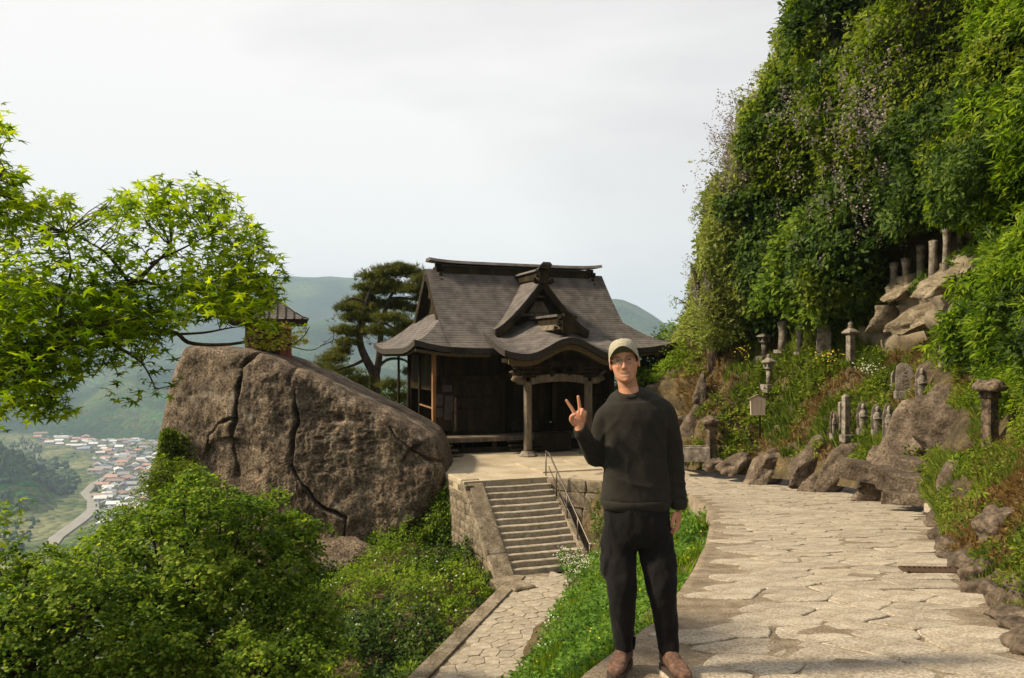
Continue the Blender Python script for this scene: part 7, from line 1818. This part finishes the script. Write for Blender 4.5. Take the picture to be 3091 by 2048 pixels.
# short hair below the cap: sides and back
zz = np.linspace(-.012, .075, 14); t = np.linspace(R(-30), R(210), 40); V = []
for z_ in zz:
    w_ = np.interp(z_, zrow, wrow) + .0045; f_ = np.interp(z_, zrow, frow); b_ = np.interp(z_, zrow, brow) + .006; yc = (b_ - f_) / 2; ry = (b_ + f_) / 2
    for q_ in t: V.append((math.cos(q_) * w_, yc + math.sin(q_) * ry + .0, z_ if abs(math.cos(q_)) > .2 or z_ > -.02 else z_))
h_ = MB(); n = len(t); h_.add(V, [(i * n + k, i * n + k + 1, (i + 1) * n + k + 1, (i + 1) * n + k) for i in range(13) for k in range(n - 1)]); ho_ = headpart(h_, 'hair', 'hair')
# glasses
gl = MB()
for s in (-1, 1):
    P = [(s * .032 + .0215 * math.cos(a), -.101 + .006 * abs(math.cos(a)) * (1 if s * math.cos(a) > 0 else .2), -.001 + .0175 * math.sin(a)) for a in np.linspace(0, 2 * math.pi, 25)]
    gl.tube(P, .0013, 5, cap=False); gl.tube([(s * .0535, -.095, .004), (s * .070, -.075, .006), (s * .0755, .0, .004)], .0013, 5)
gl.tube([(-.0105, -.1015, .003), (0, -.106, .006), (.0105, -.1015, .003)], .0013, 5); go = headpart(gl, 'glasses', 'glass_frame', PE)
for s in (-1, 1):
    ln = MB(); P = [(s * .032 + .021 * math.cos(a), -.1005, -.001 + .017 * math.sin(a)) for a in np.linspace(0, 2 * math.pi, 24, endpoint=False)]; ln.add(P, [tuple(range(24))]); headpart(ln, 'lens', 'lens', go, False)
# cap: crown of six panels, curved peak
cp = MB(); rs = []
for f in np.linspace(0, 1, 14):
    a = f * math.pi / 2; z_ = .036 + .087 * math.sin(a) ** .95; k = math.cos(a) ** .62
    tt = np.linspace(0, 2 * math.pi, 48, endpoint=False); pan = 1 - .018 * np.abs(np.cos(3 * tt)) ** 12
    rs.append(np.stack([np.cos(tt) * .0815 * k * pan, .003 + np.sin(tt) * .1035 * k * pan, np.full(48, z_) - .010 * np.sin(tt) * (1 - f)], 1))
cp.rings(rs); co_ = headpart(cp, 'cap', 'cap', PE)
bt = MB(); ball(bt, (0, .003, .123), .007, (1, 1, .6)); headpart(bt, 'button', 'cap', co_)
bandm = MB(); rs = []
for dz, k in ((.000, 1.012), (.014, 1.016)):
    tt = np.linspace(0, 2 * math.pi, 48, endpoint=False); rs.append(np.stack([np.cos(tt) * .0815 * k, .003 + np.sin(tt) * .1035 * k, np.full(48, .034 + dz) - .010 * np.sin(tt)], 1))
bandm.rings(rs, cap=False); headpart(bandm, 'band', 'cap', co_)
pk_ = MB(); nu_, nv_ = 25, 9; top = []
for i in range(nu_):
    a = R(-178 + 176 * i / (nu_ - 1)); c_, s_ = math.cos(a), math.sin(a)
    for j in range(nv_):
        f = j / (nv_ - 1); ext = .052 * max(0, -s_) ** .55 * f
        x_ = c_ * .0822 * (1 + .04 * f); y_ = .003 + s_ * .104 - ext; z_ = .046 + .032 * f * max(0, -s_) - .052 * min(1, (x_ / .084) ** 2) * (.28 + .72 * f) + .002
        top.append((x_, y_, z_))
top = np.array(top); F = grid_faces(nu_, nv_); pk_.add(top, F, 0); pk_.add(top - np.array([0, 0, .004]), F[:, ::-1], 1); N_ = nu_ * nv_
for i in range(nu_ - 1):
    a, b = i * nv_ + nv_ - 1, (i + 1) * nv_ + nv_ - 1; pk_.f.append((a, b, b + N_, a + N_)); pk_.m.append(0)
headpart(pk_, 'peak', ['cap', 'capd'], co_)
# sweatshirt
sw = MB()
sw.rings([ell_ring((c, yc_, z), a, b, 40, 2.4, (tl, tl * 3.2 if z > 1.5 else 0)) for z, a, b, c, yc_, tl in ((.905, .180, .119, -.048, 0, 0), (.925, .187, .124, -.048, 0, 0), (.96, .196, .131, -.048, 0, 0), (1.05, .186, .128, -.05, .0, 0), (1.18, .174, .124, -.054, 0, 0), (1.30, .176, .124, -.056, 0, 0), (1.40, .186, .122, -.056, 0, 0), (1.45, .190, .114, -.056, .004, .06), (1.495, .168, .100, -.060, .008, .10), (1.53, .126, .086, -.068, .010, .11), (1.556, .080, .072, -.079, .010, .09))])
limb(sw, [(-.160, .005, 1.448), (-.214, .01, 1.395), (-.236, .03, 1.28), (-.246, .045, 1.195), (-.262, .035, 1.165)], [.060, .068, .067, .066, .058], 20)
limb(sw, [(-.235, .045, 1.185), (-.275, .02, 1.185), (-.325, -.05, 1.27), (-.362, -.105, 1.340)], [.060, .056, .048, .041], 20)
limb(sw, [(.055, .005, 1.470), (.106, .01, 1.432), (.138, .02, 1.31), (.160, .03, 1.18), (.172, .015, 1.05), (.182, -.01, .945), (.184, -.018, .93)], [.060, .070, .068, .065, .060, .053, .047], 20)
SV, SN, SF = remeshed(sw, .0075, 4, .5)
def folds(V, N, amp, spec):
    d = np.zeros(len(V))
    for (c, r, dirv, freq, a) in spec:
        w = np.exp(-(((V - np.array(c)) / r) ** 2).sum(1)); ph = V @ (nrm(np.array(dirv, float)) * freq) + 1.4 * fbm(V * 9, 2, 3); d += a * w * (.55 - np.abs(np.sin(ph * .5)) ** .55) * 1.3
    d += amp * fbm(V * np.array([11, 11, 6]), 3, 13) + amp * .5 * fbm(V * np.array([26, 26, 12]), 2, 17)
    return V + N * d[:, None]
SV = folds(SV, SN, .0026, [((-.255, .02, 1.19), .10, (1, 0, 1.2), 130, .0060), ((-.19, -.05, 1.32), .12, (1, 0, -.6), 80, .0065), ((.18, 0, 1.15), .14, (.3, .2, 1), 85, .0050), ((.18, 0, .99), .08, (.1, .1, 1), 120, .0055), ((.06, -.08, 1.36), .13, (1, 0, .8), 80, .0060), ((-.05, -.1, 1.0), .17, (.35, 0, 1), 58, .0055), ((-.16, -.1, 1.12), .15, (1, 0, .35), 70, .0065)])
so_ = fastmesh('sweatshirt', SV, SF, MAT['sweat'], PE, smooth=True)
hem = MB(); t = np.linspace(0, 2 * math.pi, 160, endpoint=False)
def rib_band(name, prof, n=180, ribs=80, e=2.4):
    m_b = MB(); rs = []
    for (c, a, b, tl) in prof:
        r_ = ell_ring(c, a, b, n, e, tl); cc = np.array(c); k = 1 + .008 * np.sin(np.arange(n) * 2 * math.pi * ribs / n)[:, None]; r_[:, :2] = cc[:2] + (r_[:, :2] - cc[:2]) * k; rs.append(r_)
    m_b.rings(rs, cap=False); return m_b.build(name, MAT['sweat'], so_, smooth=True)
rib_band('hem_band', [((-.048, 0, z), a, b, (0, 0)) for z, a, b in ((.897, .170, .112), (.899, .184, .122), (.925, .194, .130), (.953, .199, .134), (.956, .18, .12))])
rib_band('collar', [((-.079, .008, z), a, b, (.07, .30)) for z, a, b in ((1.528, .068, .062), (1.538, .085, .079), (1.550, .081, .075), (1.558, .073, .068), (1.548, .066, .060))], 120, 50, 2.0)
def cuff(P, r, name='cuff'):
    m_b = MB(); m_b.tube(P, r, 20); return m_b.build(name, MAT['sweat'], so_, smooth=True)
cuff([(-.352, -.092, 1.322), (-.360, -.104, 1.338), (-.370, -.116, 1.358), (-.372, -.118, 1.362)], [.046, .043, .039, .034]); cuff([(.186, -.012, .955), (.186, -.016, .93), (.186, -.02, .905), (.186, -.02, .90)], [.054, .049, .043, .036])
# trousers
tr_ = MB()
tr_.rings([ell_ring((c, 0, z), a, b, 32, 2.4) for z, a, b, c in ((.95, .178, .118, -.045), (.90, .184, .122, -.045), (.84, .188, .126, -.045), (.78, .186, .124, -.045), (.72, .17, .112, -.045), (.685, .12, .09, -.04))])
limb(tr_, [(-.135, 0, .82), (-.145, 0, .70), (-.138, -.02, .56), (-.132, -.035, .478), (-.128, -.01, .34), (-.118, .01, .22), (-.112, .02, .135), (-.112, .02, .095)], [.098, .099, .090, .081, .073, .064, .057, .047], 22)
limb(tr_, [(.048, 0, .82), (.062, 0, .70), (.076, -.025, .56), (.088, -.04, .466), (.105, -.025, .33), (.122, -.015, .20), (.134, -.02, .12), (.135, -.02, .08)], [.098, .099, .090, .080, .072, .063, .056, .046], 22)
# cargo pocket flaps bulge at the thighs
for c, s in (((-.225, .0, .60), (.022, .07, .085)), ((.150, .0, .60), (.022, .07, .085))): ball(tr_, c, 1, s)
TV, TN, TF = remeshed(tr_, .0075, 4, .5)
TV = folds(TV, TN, .0075, [((-.13, -.05, .46), .14, (.4, 0, 1), 60, .0025), ((.09, -.05, .45), .14, (-.4, 0, 1), 60, .0025), ((-.115, 0, .17), .09, (.5, 0, 1), 85, .0045), ((.128, 0, .15), .09, (-.5, 0, 1), 85, .0045), ((-.05, -.08, .74), .12, (1, 0, .6), 80, .0055), ((-.20, -.04, .70), .12, (.9, 0, 1), 90, .005), ((.1, -.08, .72), .1, (-1, 0, .6), 80, .005)])
fastmesh('trousers', TV, TF, MAT['trous'], PE, smooth=True)
# boots
def boot(cx, cy, yaw, name='boot'):
    m_b = MB(); rs = []
    n = 28
    #            y(front -)  width  z0    height
    for (yy_, w_, h_) in ((.10, .020, .055), (.095, .034, .075), (.075, .042, .10), (.04, .043, .12), (.0, .042, .118), (-.04, .042, .098), (-.08, .046, .078), (-.115, .050, .066), (-.145, .049, .060), (-.17, .042, .052), (-.188, .028, .040), (-.194, .012, .026)):
        t_ = np.linspace(0, 2 * math.pi, n, endpoint=False); c_, s_ = np.cos(t_), np.sin(t_)
        x_ = np.sign(c_) * np.abs(c_) ** .8 * w_; z_ = .020 + h_ / 2 + np.sign(s_) * np.abs(s_) ** .85 * h_ / 2
        rs.append(np.stack([x_, np.full(n, yy_), z_], 1))
    m_b.rings(rs); m_b.tube([(0, .045, .06), (0, .05, .12), (0, .055, .19)], [.045, .050, .056], 22)
    V, N, F_ = remeshed(m_b, .0055, 3, .5); V = V + N * (.0022 * fbm(V * 30, 3, 5))[:, None]
    o = fastmesh(name, V, F_, MAT['suede'], PE, smooth=True); o.location = (cx, cy, 0); o.rotation_euler.z = yaw
    s_b = MB(); P = [(-.012, .104), (.012, .104), (.036, .092), (.044, .06), (.041, .0), (.045, -.07), (.053, -.12), (.050, -.155), (.038, -.185), (.012, -.202), (-.012, -.202), (-.038, -.185), (-.050, -.155), (-.053, -.12), (-.045, -.07), (-.041, 0), (-.044, .06), (-.036, .092)]; n = len(P)
    s_b.add([(a, b, 0) for a, b in P] + [(a, b, .026) for a, b in P], [tuple(reversed(range(n))), tuple(range(n, 2 * n))] + [(i, (i + 1) % n, (i + 1) % n + n, i + n) for i in range(n)]); s_b.build('sole', MAT['sole'], o)
    for s in (-1, 1):
        g_ = MB(); g_.tube([(s * .047, .03, .10), (s * .050, .04, .13), (s * .052, .045, .165)], [.012, .014, .012], 8); g_.build('elastic_gore', MAT['trous'], o, smooth=True)
    return o
boot(-.118, .03, R(-22)); boot(.142, -.045, R(14))
